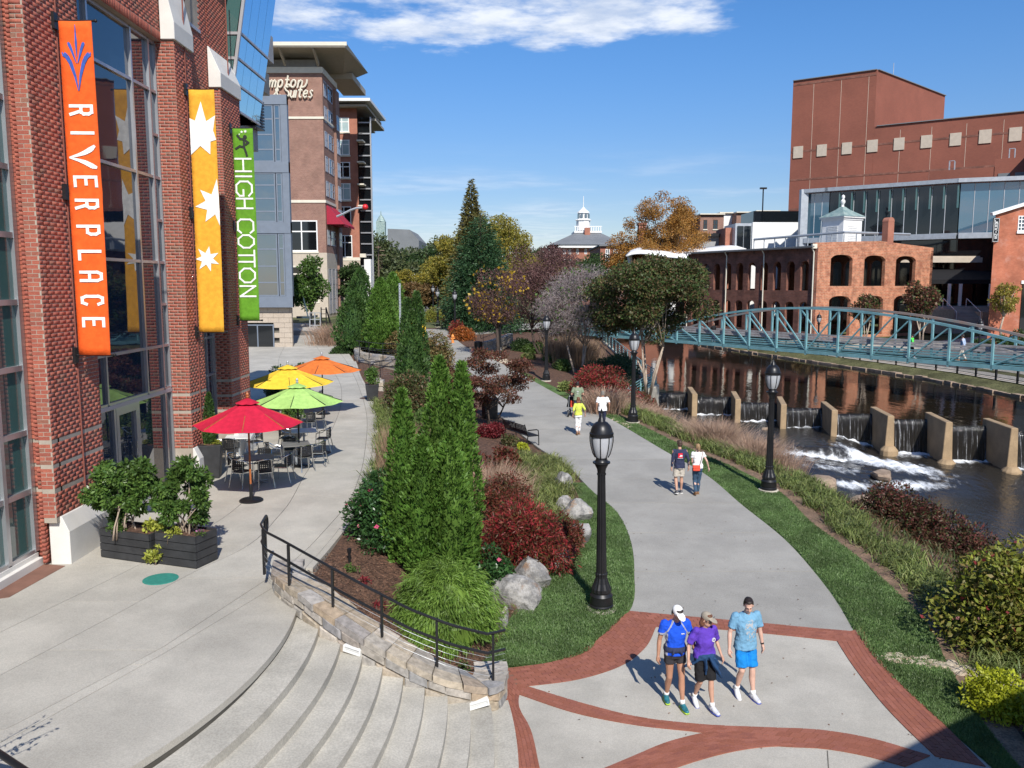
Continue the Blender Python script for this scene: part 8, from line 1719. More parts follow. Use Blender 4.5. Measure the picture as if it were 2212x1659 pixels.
# ------------------------------------------------------------ plants
def unit(v): return v / (np.linalg.norm(v,axis=1,keepdims=True) + 1e-9)
def leafquads(P,T,L,W,rnd,flat=None):
 """rhombic leaves at P along T; flat: preferred facing"""
 n = len(P); Nn = rnd.normal(size=(n,3));
 if flat is not None: Nn = Nn * .55 + flat
 S = unit(np.cross(T,Nn)); L = np.asarray(L).reshape(-1,1); W = np.asarray(W).reshape(-1,1); up = unit(np.cross(S,T))
 V = np.stack([P,P + T * L * .45 + S * W * .5 + up * W * .12,P + T * L,P + T * L * .45 - S * W * .5 + up * W * .12],1).reshape(-1,3)
 return V,np.arange(n * 4).reshape(-1,4)
def join(parts):
 Vs,Fs,o = [],[],0
 for V,F in parts: Vs.append(V); Fs.append(F + o); o += len(V)
 return np.concatenate(Vs),np.concatenate(Fs)
def blobs_dome(c,r,k,rnd,full=False,fill=.62):
 """lump centres spread through a dome or ellipsoid"""
 d = unit(rnd.normal(size=(k,3)));
 if not full: d[:, 2] = np.abs(d[:, 2])
 rad = rnd.uniform(.25,1,(k,1)) ** .5 * fill
 C = np.array(c) + d * rad * np.array(r); R_ = np.array(r).min() * rnd.uniform(.34,.55,k) * (1.15 if k < 12 else .9); return C,R_
def cloud(C,R_,n,rnd,squash=.85,shell=.55):
 k = rnd.choice(len(C),n,p=R_ ** 2 / (R_ ** 2).sum()); d = unit(rnd.normal(size=(n,3))); rr_ = (shell + (1 - shell) * rnd.uniform(0,1,(n,1)) ** .6)
 P = C[k] + d * rr_ * R_[k][:, None] * np.array([1,1,squash]); return P,d
def foliage(root,P,d,size,asp,mat_,rnd,droop=.0,out_=.6,name='foliage', flat=None,zmin=None):
 if zmin is not None: q = P[:, 2] > zmin; P,d = P[q],d[q]
 n = len(P); T = unit(d * out_ + rnd.normal(size=(n,3)) * .7 + np.array([0,0,-droop])); L = size * rnd.uniform(.65,1.35,n)
 V,F = leafquads(P,T,L,L * asp,rnd,flat); return np_obj(name,V,F,LF[mat_],root)
def stems(root,base,C,rnd,r0,m='bark', n=6,name='stem', trunk_h=None,spread=.1):
 b = MB(); base = np.array(base,float)
 for k in range(min(n,len(C))):
  e = C[k]; s = base + np.array([rnd.normal() * spread,rnd.normal() * spread,0]); mid = s * .5 + e * .5 + np.array([0,0,.12 * np.linalg.norm(e - s)]) + rnd.normal(size=3) * .06 * np.linalg.norm(e - s)
  q1 = s * .75 + mid * .25; b.tube([s - np.array([0,0,.15]),q1,mid,e],[r0,r0 * .8,r0 * .55,r0 * .2],6)
 return b.build(name,MT[m],root,smooth='all')
def shrub(name,label,pos,r,n,size,mat_,asp=.5,k=16,seed=0,droop=0,cat='shrub', group=None,full=False,out_=.6,extra=None,stem='bark', core=True,fill=.62,zc=.0,shell=.55):
 rnd = np.random.default_rng(seed + 100); z = pos[2]; t = thing(name,label,cat,pos,0,group); c = (pos[0],pos[1],z + zc + (r[2] if full else r[2] * .12)); C,R_ = blobs_dome(c,r,k,rnd,full,fill)
 P,d = cloud(C,R_,n,rnd,shell=shell); foliage(t,P,d,size,asp,mat_,rnd,droop,out_,zmin=z + .02)
 stems(t,(pos[0],pos[1],z),C,rnd,.03 * max(r),stem)
 if extra:
  for m,cnt,sz,nm in extra: P,d = cloud(C,R_ * 1.04,cnt,rnd,shell=.93); kind(foliage(t,P,d,sz,.8,m,rnd,0,.5,nm,zmin=z + .1), 'stuff')
 return t
def tree(name,label,pos,h,r,n,size,mat_,trunk_h,seed=0,k=40,asp=.5,bark='bark', trunks=1,cat='tree', group=None,rz=None,extra=None,tr=.02,squash=.8,shell=.5,fill=.8,droop=0., lean=0):
 """trunk and limbs reaching into a broken crown of leaf clumps"""
 rnd = np.random.default_rng(seed + 500); pos = np.array(pos,float); t = thing(name,label,cat,tuple(pos),0,group); rz = rz or (h - trunk_h) / 2; c = pos + np.array([lean,0,trunk_h + rz]); C,R_ = blobs_dome(c,(r,r,rz),k,rnd,True,fill); R_ *= .8
 P,d = cloud(C,R_,n,rnd,squash,shell); foliage(t,P,d,size,asp,mat_,rnd,droop,.5, 'crown')
 b = MB(); r0 = tr * h
 for q in range(trunks):
  a = 2 * math.pi * q / trunks + seed; s = pos + (np.array([math.cos(a),math.sin(a),0]) * r0 * 1.2 if trunks > 1 else 0); fork = pos + np.array([lean * .5,0,trunk_h]) + (np.array([math.cos(a),math.sin(a),0]) * r * .28 if trunks > 1 else 0); rr_ = r0 * (.62 if trunks > 1 else 1)
  b.tube([s - np.array([0,0,.3]),s * .6 + fork * .4 + rnd.normal(size=3) * .02 * h,fork],[rr_ * 1.25,rr_ * .9,rr_ * .7],8)
  for e in C[q::trunks][:max(5,14 // trunks)]: m_ = fork * .5 + e * .5 + np.array([0,0,.06 * h]) + rnd.normal(size=3) * .03 * h; b.tube([fork,fork * .55 + m_ * .45,m_,e],[rr_ * .6,rr_ * .45,rr_ * .3,rr_ * .08],5)
 b.build('trunk', MT[bark],t,smooth='all')
 if extra:
  for m,cnt,sz,nm in extra: P,d = cloud(C,R_ * 1.05,cnt,rnd,squash,.8); kind(foliage(t,P,d,sz,.7,m,rnd,0,.5,nm), 'stuff')
 return t
def column(name,label,stems_,n,size,mat_,seed=0,cat='conifer', group=None,pw=.62,asp=.42):
 """upright evergreen: stems = (x,y,z0,height,radius)"""
 rnd = np.random.default_rng(seed + 900); t = thing(name,label,cat,stems_[0][:3],0,group); parts = []; b = MB(); tot = sum(s[3] * s[4] for s in stems_)
 for x,y,z,h,r in stems_:
  m = int(n * h * r / tot); u = rnd.uniform(0,1,m) ** 1.25; a = rnd.uniform(0,2 * math.pi,m); prof = r * (np.minimum(1,(1 - u) * 1.55) ** pw) * np.minimum(1,.78 + u * 1.2)
  lump = 1 + .16 * np.sin(a * 3 + u * 17 + seed) * np.cos(u * 31 + a * 2) + .10 * np.sin(a * 7 - u * 43); rr_ = prof * lump * (.70 + .33 * rnd.uniform(0,1,m) ** .5)
  P = np.stack([x + rr_ * np.cos(a),y + rr_ * np.sin(a),z + .05 + u * h * .97],1); o = np.stack([np.cos(a),np.sin(a),np.zeros(m)],1); T = unit(o * .55 + np.array([0,0,.85]) + rnd.normal(size=(m,3)) * .35); L = size * rnd.uniform(.6,1.4,m)
  tn = np.stack([-np.sin(a),np.cos(a),np.zeros(m)],1); parts.append(leafquads(P,T,L,L * asp,rnd,tn * rnd.choice([-1,1],(m,1)) * .6 + o * .5))
  b.lathe([(r * .5,.15),(r * .62,h * .2),(r * .55,h * .5),(r * .25,h * .8),(.02,h * .95)],9,(x,y,z)); b.tube([(x,y,z - .2),(x,y,z + .3)],r * .12,6)
 V,F = join(parts); np_obj('foliage', V,F,LF[mat_],t); b.build('stem', LF[mat_],t); return t
def conifer(name,label,pos,h,r,n,size,mat_,seed=0,asp=.35,power=.85,bark='barkdark', droop=.25,cat='conifer', base=.06,tiers=24,gap=.25):
 rnd = np.random.default_rng(seed + 1300); x,y,z = pos; t = thing(name,label,cat,pos); nb = tiers * 9; parts = []; b = MB(); b.tube([(x,y,z - .3),(x,y,z + h * .5),(x,y,z + h)],[h * .018,h * .011,.02],7)
 for k in range(nb):
  u = base + (1 - base) * (k + rnd.uniform(0,1)) / nb; a = k * 2.4 + rnd.normal() * .2; R_ = r * (1 - u) ** power * rnd.uniform(.72,1.12) + .05; m = max(3,int(n / nb * (1 - u) * 2.0)); s = rnd.uniform(gap,1,m) ** .7
  dz = -droop * R_ * s + .12 * R_ * s * s; sp = rnd.normal(size=(m,3)) * np.array([1,1,.6]) * (R_ * .16 + .03); P = np.stack([x + R_ * s * np.cos(a),y + R_ * s * np.sin(a),z + u * h + dz],1) + sp
  o = np.array([math.cos(a),math.sin(a),-.1]); T = unit(o + rnd.normal(size=(m,3)) * .55); L = size * rnd.uniform(.6,1.4,m); parts.append(leafquads(P,T,L,L * asp,rnd))
  if k % 3 == 0: b.tube([(x,y,z + u * h),(x + R_ * .8 * math.cos(a),y + R_ * .8 * math.sin(a),z + u * h - droop * R_ * .7)],[.012 * h * (1 - u) * .4 + .01,.008],4)
 V,F = join(parts); np_obj('foliage', V,F,LF[mat_],t); b.build('trunk', MT[bark],t); return t
def blades(P,Hh,W,rnd,lean=.5,curl=.6,dirs=None):
 n = len(P); a = rnd.uniform(0,2 * math.pi,n); o = np.stack([np.cos(a),np.sin(a),np.zeros(n)],1) if dirs is None else unit(dirs + rnd.normal(size=(n,3)) * .45) * np.array([1,1,0]); ln = lean * rnd.uniform(.3,1.2,(n,1)); Hh = np.asarray(Hh).reshape(-1,1); W = np.asarray(W).reshape(-1,1); Z = np.array([0,0,1.])
 b2 = rnd.uniform(0,math.pi,n); S = np.stack([np.cos(b2),np.sin(b2),np.zeros(n)],1); M_ = P + Z * Hh * .6 + o * Hh * ln * .5; E = M_ + Z * Hh * (.4 - curl * ln * .6) + o * Hh * ln * .8
 V = np.stack([P - S * W / 2,P + S * W / 2,M_ + S * W * .45,M_ - S * W * .45,E + S * W * .06,E - S * W * .06],1).reshape(-1,3); i = np.arange(n)[:, None] * 6
 return V,np.concatenate([i + np.array([[0,1,2,3]]),i + np.array([[3,2,4,5]])],0)
def tuft(name,label,pos,n,h,w_,rad,mat_,seed=0,lean=.6,curl=.7,cat='ornamental grass', group=None,plume=None):
 rnd = np.random.default_rng(seed + 1700); t = thing(name,label,cat,pos,0,group); q = rnd.normal(size=(n,2)) * rad * .5; P = np.stack([pos[0] + q[:, 0],pos[1] + q[:, 1],np.full(n,pos[2])],1); d = np.concatenate([q / (rad + 1e-6),np.zeros((n,1))],1); V,F = blades(P,h * rnd.uniform(.55,1.1,n),w_ * rnd.uniform(.7,1.3,n),rnd,lean,curl,d * 1.4); np_obj('blade', V,F,LF[mat_],t)['kind'] = 'stuff'
 return t
def bed(name,label,pts,h,w_,mat_,seed=0,lean=.6,curl=.7,k='stuff', zf=tz,cat='ground cover'):
 rnd = np.random.default_rng(seed + 2100); P = np.array(pts); V,F = blades(P,h * rnd.uniform(.5,1.15,len(P)),w_ * rnd.uniform(.7,1.3,len(P)),rnd,lean,curl); o = np_obj(name,V,F,LF[mat_]); o['kind'] = k; tag(o,label,cat); return o
def scatter(fa,fb,y0,y1,n,seed,clump=0,zf=tz,dz=0.0,jit=.09):
 rnd = np.random.default_rng(seed); o = []
 if clump:
  cs = [(rnd.uniform(0,1),rnd.uniform(y0,y1)) for _ in range(clump)]
 for i in range(n):
  if clump: f,y = cs[i % clump]; x = fa(y) + (fb(y) - fa(y)) * f + rnd.normal() * jit; y += rnd.normal() * jit
  else: y = rnd.uniform(y0,y1); x = fa(y) + (fb(y) - fa(y)) * rnd.uniform(0,1)
  o.append((x,y,zf(x,y) + dz))
 return o
def grd(u,v):   # ground point of a planted spot,on the terrain
 z = 0.5
 for _ in range(60): p = Pz(u,v,z); z = .5 * z + .5 * max(-3,tz(p.x,p.y))
 return (p.x,p.y,tz(p.x,p.y))
def pos(x,y): return (x,y,tz(x,y))
# --- lawns: real blades, thinning with distance
rnd = np.random.default_rng(5)
for k,(fa,fb,y0,y1,n,nm) in enumerate([(XB,XL,14.9,28,60000, 'short bright green lawn between the boulders and the path'),(XR,XLO,11.4,30,85000, 'short green lawn strip on the river side of the path'),(XR,XLO,30,47,16000, 'far end of the green lawn strip by the tawny grasses')]):
 y = rnd.uniform(0,1,n) ** 1.35 * (y1 - y0) + y0; A = np.array([fa(q) + .03 for q in y]); Bq = np.array([fb(q) - .02 for q in y]); keep = Bq > A; y,A,Bq = y[keep],A[keep],Bq[keep]; x = A + (Bq - A) * rnd.uniform(0,1,len(y)); P = np.stack([x,y,np.interp(y,[0,15,27,40,55],[0,0,.3,.7,.9]) + .008],1)
 a = rnd.uniform(0,2 * math.pi,len(P)); T = unit(np.stack([np.cos(a) * .7,np.sin(a) * .7,np.full(len(P),1.0)],1)); L = rnd.uniform(.035,.075,len(P)) * (1 if k < 2 else 1.4); V,F = leafquads(P,T,L,L * .26,rnd); o = np_obj('grass', V,F,LF['grass']); o['kind'] = 'stuff'; tag(o,nm, 'grass')
# --- near planting bed
column('thuja', 'tall bright green thuja clump with several pointed tops in the middle of the bed', [(-1.62,18.4,.9,4.75,.52),(-2.42,18.0,1.0,3.95,.42),(-1.12,18.3,.85,4.70,.42),(-1.95,17.6,.95,3.0,.5),(-1.35,17.6,.85,3.2,.5)],30000,.105, 'thuja', 1)
rn2 = np.random.default_rng(77); t = thing('thread_cypress', 'drooping golden-green thread cypress mound behind the handrail', 'shrub', pos(-1.35,15.75))
cc = np.array([-1.35,15.85,tz(-1.3,15.8)]); d0 = unit(rn2.normal(size=(150,3))); d0[:, 2] = np.abs(d0[:, 2]); C = cc + d0 * np.array([1.08,.92,1.5]) * rn2.uniform(.72,1.0,(150,1)); k = rn2.integers(0,150,26000); P = C[k] + rn2.normal(size=(26000,3)) * np.array([.12,.12,.09]); q = P[:, 2] > cc[2] + .02; P,k = P[q],k[q]
o_ = C[k] - cc; o_[:, 2] *= .25; V,F = leafquads(P,unit(unit(o_) * .55 + np.array([0,0,-.62]) + rn2.normal(size=P.shape) * .28),.15 * rn2.uniform(.5,1.4,len(P)),np.full(len(P),.017),rn2); np_obj('foliage', V,F,LF['thread'],t); b = MB(); b.lathe([(.7,.0),(.75,.35),(.5,.8),(.2,1.2),(.05,1.4)],12,(-1.35,15.85,tz(-1.35,15.8))); b.build('stem', LF['thread'],t)
shrub('camellia', 'dark glossy camellia with pink blooms at the terrace edge', pos(-3.05,18.3),(1.05,1.0,1.55),9000,.085, 'camellia', .5,20,3,extra=[('pink', 42,.10, 'flower')])
shrub('camellia', 'small dark camellia with one pink bloom below the red nandina', pos(-.42,18.15),(.62,.6,1.5),3600,.085, 'camellia', .5,12,4,extra=[('pink', 7,.10, 'flower')])
shrub('camellia', 'camellia with a few blooms squeezed behind the thuja by the terrace', pos(-3.4,21.0),(.7,.9,1.25),4200,.085, 'camellia', .5,14,5,extra=[('pink', 14,.10, 'flower')])
shrub('nandina', 'brilliant red nandina mass above the boulders', pos(.25,20.0),(1.4,1.4,2.0),17000,.12, 'nandina', .22,30,6,out_=.8)
shrub('nandina', 'duller crimson nandina behind the brilliant red one', pos(-.25,22.6),(1.1,1.5,1.8),8000,.10, 'nandina_dull', .3,22,7,out_=.8)
shrub('nandina', 'red and olive nandina clump nearest the pale boulder', pos(1.35,21.2),(.75,.9,1.25),5200,.10, 'nandina_dull', .3,16,8,out_=.8)
pts = scatter(lambda y: XB(y) - 1.8,lambda y: XL(y) - .25 if y > 28 else XB(y) - .15,22.5,31.5,6500,9,180); bed('liriope', 'bed of arching light green grass between the nandina and the path', pts,.52,.022, 'liriope', 9,.9,.9)
pts = scatter(lambda y: XT(y) + .1,lambda y: XT(y) + 1.1,22,40,3000,11,130); bed('liriope', 'ribbon of green grass tufts along the terrace edge', pts,.5,.022, 'liriope2', 11,.9,.9)
tuft('fountain_grass', 'tall tan ornamental grass standing between the two thuja clumps', pos(-2.7,21.5),3400,2.2,.014,.5, 'tan', 12,.16,.2); tuft('fountain_grass', 'lower tan ornamental grass on the walk side of the thuja', pos(-.75,24.2),2600,1.25,.014,.9, 'tanpink', 13,.5,.6)
shrub('barberry', 'small dark crimson shrub beside the bench', pos(-.95,35.1),(.9,.7,.7),3600,.09, 'crimson', .55,14,14); shrub('barberry', 'small russet and gold shrub beside the bench end', pos(-.05,33.7),(.5,.45,.55),1500,.08, 'photinia', .5,8,15); shrub('euonymus', 'tiny lime-yellow shrub at the bench end', pos(.45,32.9),(.32,.3,.42),900,.07, 'chartreuse', .55,6,16)
tree('japanese_maple', 'spreading maroon Japanese maple leaning over the path', pos(-.95,38.0),3.6,2.0,11000,.12, 'maple', .8,17,40,.45, 'barkdark', 3,squash=.42,shell=.3,tr=.022,fill=.95)
shrub('photinia', 'mottled red and green photinia by the small handrail', pos(-4.75,37.8),(1.6,1.6,2.0),10000,.14, 'photinia', .38,24,18)
column('thuja', 'pair of slim dark thuja spires before the yellow round sign', [(-6.05,48.2,1.35,5.1,.62),(-5.55,48.5,1.35,5.5,.62),(-5.8,47.6,1.3,3.4,.9)],11000,.17, 'thuja_dark', 19); column('thuja', 'broad bright green thuja cone behind the stone wall', [(-10.1,64,2.1,5.6,1.15)],9000,.2, 'thuja', 20); column('thuja', 'darker olive thuja cone next to the tan grass', [(-12.2,67,2.1,6.4,1.5),(-12.6,66,2.1,4.5,1.5)],10000,.22, 'thuja_dark', 21); column('thuja', 'far thuja tip showing above the brown shrubs', [(-10.0,70,2.2,6.0,1.3)],5000,.22, 'thuja', 22)
shrub('hedge_shrub', 'yellow-green shrub between the two far thuja cones', pos(-11.2,66),(1.5,1.5,3.2),5000,.2, 'euonymus', .5,16,23); shrub('hedge_shrub', 'brown-leaved shrub beside the steel post', pos(-8.4,63),(1.3,1.6,3.0),5200,.18, 'brownhedge', .5,16,24)
shrub('hedge_shrub', 'large brown-green shrub leaning over the path bend', pos(-6.3,59.5),(2.3,2.8,2.9),9500,.2, 'brownhedge', .5,28,25); tuft('fountain_grass', 'soft tan grass by the black easel', pos(-15.4,73),2600,2.3,.03,1.6, 'tanpink', 26,.5,.6); shrub('hedge_shrub', 'low dark green shrub along the far terrace edge', pos(-13.6,66.5),(1.3,3.4,1.0),4200,.2, 'darkgreen', .5,16,27)
shrub('ground_cover', 'dark red ground cover behind the thuja tops', pos(-3.0,43.5),(.9,2.6,.5),3600,.11, 'crimson', .5,14,28)
for k,(x,y,r,n,m,lb) in enumerate([(-1.5,26.5,(1.0,1.4,1.0),3600, 'nandina_dull', 'russet nandina behind the tan grass in the bed'),(-2.6,26.0,(.9,1.6,.9),3000, 'green', 'low green shrub in the bed right of the terrace grass'),(-2.2,31.0,(1.2,1.8,.9),3600, 'brownhedge', 'low brownish shrub in the far part of the bed'),(-3.6,33.5,(1.0,1.8,1.0),3200, 'green', 'green shrub beside the mottled photinia'),(-.3,29.6,(.8,1.3,.7),2600, 'nandina_dull', 'maroon nandina left of the arching grass bed'),(-2.6,40.5,(1.2,1.8,.9),3200, 'crimson', 'dark red shrubs behind the maple'),(-3.6,52,(1.3,2.5,1.0),3200, 'brownhedge', 'low brown shrub along the path before the bend')]): shrub('bed_shrub', lb,pos(x,y),r,n,.12 if y < 35 else .15,m,.42,16,300 + k)
# boulders along the small lawn
for k,(u,v,s,lb) in enumerate([(1209,1080,(.40,.42,.44), 'pale grey boulder at the far tip of the small lawn'),(1238,1142,(.50,.5,.52), 'tan-streaked boulder below the grass bed'),(1208,1128,(.34,.34,.44), 'dark-topped boulder squeezed behind the tan-streaked one'),(1238,1190,(.48,.48,.46), 'smooth grey boulder by the lamp shadow'),(1192,1236,(.54,.48,.56), 'rounded white and rust boulder under the red nandina'),(1150,1280,(.52,.46,.56), 'white crystalline boulder with a rounded back'),(1118,1322,(.68,.48,.50), 'broad rusty slab boulder beside the cypress'),(1081,1362,(.2,.28,.38), 'small upright grey boulder at the cypress skirt')]):
 p = Pz(u,v,.05); rock('boulder', lb,(p.x + (.12 if u > 1180 else 0),p.y + s[1] * .75,zp(p.y) + s[2] * .5),s, 'boulder', k + 1,group='boulders edging the small lawn')
t = thing('path_light', 'small black path light in the mulch', 'garden light', pos(-3.45,17.0)); b = MB(); b.tube([(0,0,0),(0,0,.22)],.03,8); b.build('post', MT['black'],t,world=0); MB().lathe([(.045,.22),(.05,.30),(.03,.31)],10).build('lamp_head', MT['black'],t,world=0)
for k,(x,y,m,lb) in enumerate([(-3.0,16.3, 'crimson', 'tiny maroon plant in the mulch behind the handrail'),(-2.6,15.6, 'crimson', 'tiny maroon seedling nearest the handrail'),(-3.3,16.6, 'green', 'tiny green plant in the mulch by the terrace corner'),(-.9,14.75, 'green', 'tiny green plant low by the wall end')]): shrub('seedling', lb,pos(x,y),(.22,.2,.14),160,.06,m,.5,5,40 + k)
# mulch chips as loose pieces
rnd = np.random.default_rng(8); y = rnd.uniform(14.6,17.6,6500); x = rnd.uniform(-4.2,.2,6500); P = np.array([(a,b_,tz(a,b_) + .012) for a,b_ in zip(x,y) if a < XB(b_) and b_ > 14.2 + .0 * a]); T = unit(rnd.normal(size=(len(P),3)) * np.array([1,1,.25])); V,F = leafquads(P,T,rnd.uniform(.03,.09,len(P)),rnd.uniform(.012,.025,len(P)),rnd,np.tile([0,0,1.2],(len(P),1))); LF['chip'] = leafmat('chip', [(.12,.06,.04),(.18,.10,.065),(.08,.045,.03),(.24,.15,.10)],trans=0,rough=.9); o = np_obj('mulch_chips', V,F,LF['chip']); o['kind'] = 'stuff'; tag(o, 'brown shredded bark mulch behind the handrail', 'mulch')
# fallen leaves on the paving
rnd = np.random.default_rng(31); P = [];
for _ in range(150):
 y = rnd.uniform(11.7,24); x = rnd.uniform(.2,6.9); P.append((x,y,zp(y) + .042 if y > 17 else .02))
P = np.array(P); P = P[(P[:, 0] > np.array([XL(q) if q > 14.9 else .2 for q in P[:, 1]])) & (P[:, 0] < np.array([XR(q) for q in P[:, 1]]))]; V,F = leafquads(P,unit(rnd.normal(size=(len(P),3)) * np.array([1,1,.1])),rnd.uniform(.03,.06,len(P)),rnd.uniform(.02,.04,len(P)),rnd,np.tile([0,0,2.],(len(P),1))); o = np_obj('fallen_leaves', V,F,LF['chip']); o['kind'] = 'stuff'; tag(o, 'scattered small dead leaves on the concrete', 'leaves')
# --- planter plants
def potshrub(label,c,r,n,seed,h0,trunks=5,size=.10):
 rn = np.random.default_rng(seed); t = thing('ficus', label, 'potted shrub', (c[0],c[1],T0 + .6)); C,R_ = blobs_dome((c[0],c[1],T0 + h0 + r[2]),r,30,rn,True,.8); R_ *= .62; P,d = cloud(C,R_,n,rn,.9,.3); foliage(t,P,d,size,.45, 'ficus', rn,.25,.6); stems(t,(c[0],c[1],T0 + .6),C,rn,.022, 'barkpale', 12, 'stem', spread=.12)
 return t
c,u_,w_,L = PL1; potshrub('full round ficus in the left planter box', (c.x - .28,c.y),(.88,.68,.82),9500,61,.62); c2 = PL2[0]; potshrub('looser open ficus in the right planter box', (c2.x + .02,c2.y + .05),(.72,.55,.86),6800,62,.58)
def smallplant(name,label,p,r,n,m,size,seed,extra=None,cat='flowers'): return shrub(name,label,p,r,n,size,m,.6,8,seed,extra=extra,cat=cat,zc=-.02)
smallplant('trailing_vine', 'yellow-green vine spilling between the two planter boxes', (c.x + .62,c.y - .42,T0 + .05),(.26,.22,.70),900, 'vine', .075,63,cat='vine'); smallplant('trailing_vine', 'yellow-green vine mound on top of the left planter box', (c.x + .45,c.y - .15,T0 + .6),(.32,.24,.25),500, 'vine', .075,64,cat='vine')
q = PL2[1]
LF['mauve'] = leafmat('leaf_mauve', [(.42,.12,.30),(.55,.22,.42)]); LF['marigold'] = leafmat('leaf_marigold', [(.7,.25,.02),(.75,.33,.03)])
smallplant('chrysanthemum', 'small mauve chrysanthemum at the planter corner', (c2.x + q.x * .42,c2.y + q.y * .42 - .12,T0 + .62),(.15,.13,.16),120, 'green', .05,65,extra=[('mauve', 170,.045, 'flower')]); smallplant('pansy', 'orange pansy at the left end of the right planter', (c2.x - q.x * .42,c2.y - q.y * .42 - .15,T0 + .62),(.1,.1,.12),60, 'green', .05,66,extra=[('marigold', 40,.045, 'flower')]); smallplant('sedum', 'low lime sedum cushion in the right planter', (c2.x - q.x * .2,c2.y - .18,T0 + .60),(.22,.16,.18),420, 'vine', .05,67); smallplant('sedum', 'low green herbs in the left planter', (c.x - .3,c.y - .15,T0 + .58),(.3,.18,.18),420, 'ficus', .06,68)
column('juniper', 'slim dark green juniper column in the tall tapered planter', [(TP.x,TP.y,T0 + .95,1.55,.17)],2400,.07, 'thuja_dark', 69); smallplant('trailing_vine', 'lime leaves around the foot of the juniper column', (TP.x + .1,TP.y - .1,T0 + .98),(.3,.25,.18),300, 'vine', .07,70,cat='vine')
shrub('ficus', 'bushy plant in the planter beside the yellow parasol', (TP2[0],TP2[1],T0 + .8),(.5,.5,.9),1200,.1, 'ficus', .5,12,71); shrub('ficus', 'bushy plant in the planter beyond the orange parasol', (TP3[0],TP3[1],T0 + .8),(.5,.5,1.1),1200,.11, 'ficus', .5,12,72)
for k,(x,y,h) in enumerate([(-10.6,37.5,2.6),(-11.2,40.5,2.4),(-11.5,44,2.6)]): shrub('hedge_shrub', 'dark shrub against the stone base beyond the brick wall, ' + ('nearest' if k == 0 else 'middle' if k == 1 else 'farthest') + ' of three', (x,y,T0),(.8,.9,h),3400,.13, 'darkgreen', .5,14,73 + k,group='shrubs along the stone base')
# lower-left corner sprig and bush near the viewpoint
shrub('corner_bush', 'yellow-green bush under the black corner handrail', (-5.35,7.15,1.4),(.95,.45,.95),3200,.07, 'euonymus', .55,16,80)
t = thing('twig', 'thin leafy twigs rising in the lower left corner', 'plant', (-6.5,8.0,1.4)); rn = np.random.default_rng(81); b = MB(); PP = []; TT = []
for e in ((-5.62,8.25,3.32),(-5.50,8.2,3.18),(-5.6,8.2,3.02),(-5.75,8.2,3.40),(-5.62,8.15,2.86)):
 s = np.array([-6.5,8.0,1.5]); e = np.array(e); m_ = s * .45 + e * .55 + np.array([-.18,0,.12]); b.tube([s,m_,e],[.012,.009,.004],5)
 for f in np.linspace(.15,1,16): q_ = m_ + (e - m_) * f; PP.append(q_ + rn.normal(size=3) * .012); TT.append(unit((rn.normal(size=(1,3)) + (e - m_) / np.linalg.norm(e - m_)))[0])
b.build('stem', MT['bark'],t); V,F = leafquads(np.array(PP),np.array(TT),np.full(len(PP),.07),np.full(len(PP),.04),rn); np_obj('foliage', V,F,LF['ficus'],t)
# --- river side planting
pts = scatter(lambda y: XLO(y) + .45,lambda y: XLO(y) + 1.5,14.5,45,13000,90,520,jit=.12); bed('liriope', 'long ribbon of bright green grass tufts along the river side of the lawn', pts,.48,.026, 'liriope2', 90,.9,.9)
rn = np.random.default_rng(91); gp = []
for k in range(46):
 y = 31.8 + (51 - 31.8) * (k + rn.uniform(-.4,.4)) / 46; x = XLO(y) + 1.75 + rn.uniform(0,1.0) + (.6 if y > 36 else 0); tuft('fountain_grass', 'tawny pink fountain grass clump in the band above the weir', (x,y,tz(x,y) - .05),620,1.35,.014,.85, 'tanpink', 200 + k,.6,.55,group='tawny fountain grasses above the weir')
tuft('fountain_grass', 'tall tawny grass beside the street lamp footing at the path', pos(4.75,41.6),1500,1.5,.02,.8, 'tanpink', 93,.6,.7)
for k,(u,v,r,n,m,lb) in enumerate([(1905,1100,(1.4,1.2,1.45),6000, 'bankred', 'dark red shrub nearest the flat river slabs'),(1970,1130,(1.3,1.2,1.55),5600, 'bankred', 'dark maroon and green shrub in the middle of the river bank'),(2040,1165,(1.2,1.1,1.5),5600, 'bankred', 'bright crimson-flecked shrub in the river bank group'),(2100,1190,(1.2,1.1,1.3),4200, 'bankred', 'dull red shrub next to the big yellow-green bush')]): shrub('barberry', lb,grd(u,v + 30),r,n,.11,m,.4,18,95 + k,out_=.8,group='red shrubs on the river bank')
x,y = 10.3,15.9; shrub('euonymus', 'large round yellow-green euonymus casting a shadow on the lawn', (x,y,tz(x,y)),(1.95,1.8,2.45),17000,.12, 'euonymus', .5,34,100,extra=[('crimson', 300,.09, 'leaf')]); shrub('euonymus', 'second yellow-green euonymus at the right edge', (12.2,17.4,tz(12.2,17.4)),(1.6,1.6,2.4),8000,.12, 'euonymus', .5,26,101)
p = grd(2130,1560); shrub('euonymus', 'low lime yellow shrub in the lower right corner', (p[0] + .35,p[1] + .35,tz(p[0],p[1])),(.75,.7,.75),4500,.075, 'chartreuse', .5,18,102); shrub('euonymus', 'low lime yellow shrub at the very corner', (8.75,12.1,-.02),(.8,.75,.7),4200,.075, 'chartreuse', .5,18,103); shrub('barberry', 'small dark crimson shrub beside the lime one', (9.35,13.45,-.02),(.55,.55,.75),3000,.07, 'crimson', .5,14,104)
tree('shade_tree', 'tree beyond the right edge shading the corner', (14.2,8.0,-.3),8,3.0,5000,.25, 'green', 3.2,105,34)
pts = scatter(lambda y: XLO(y) + 1.6,lambda y: min(XBK(y),XLO(y) + 12),17,41,9000,92,420,jit=.22); bed('bank_grass', 'rough green and brown growth down the river bank', pts,.42,.03, 'photinia', 92,.9,.8)
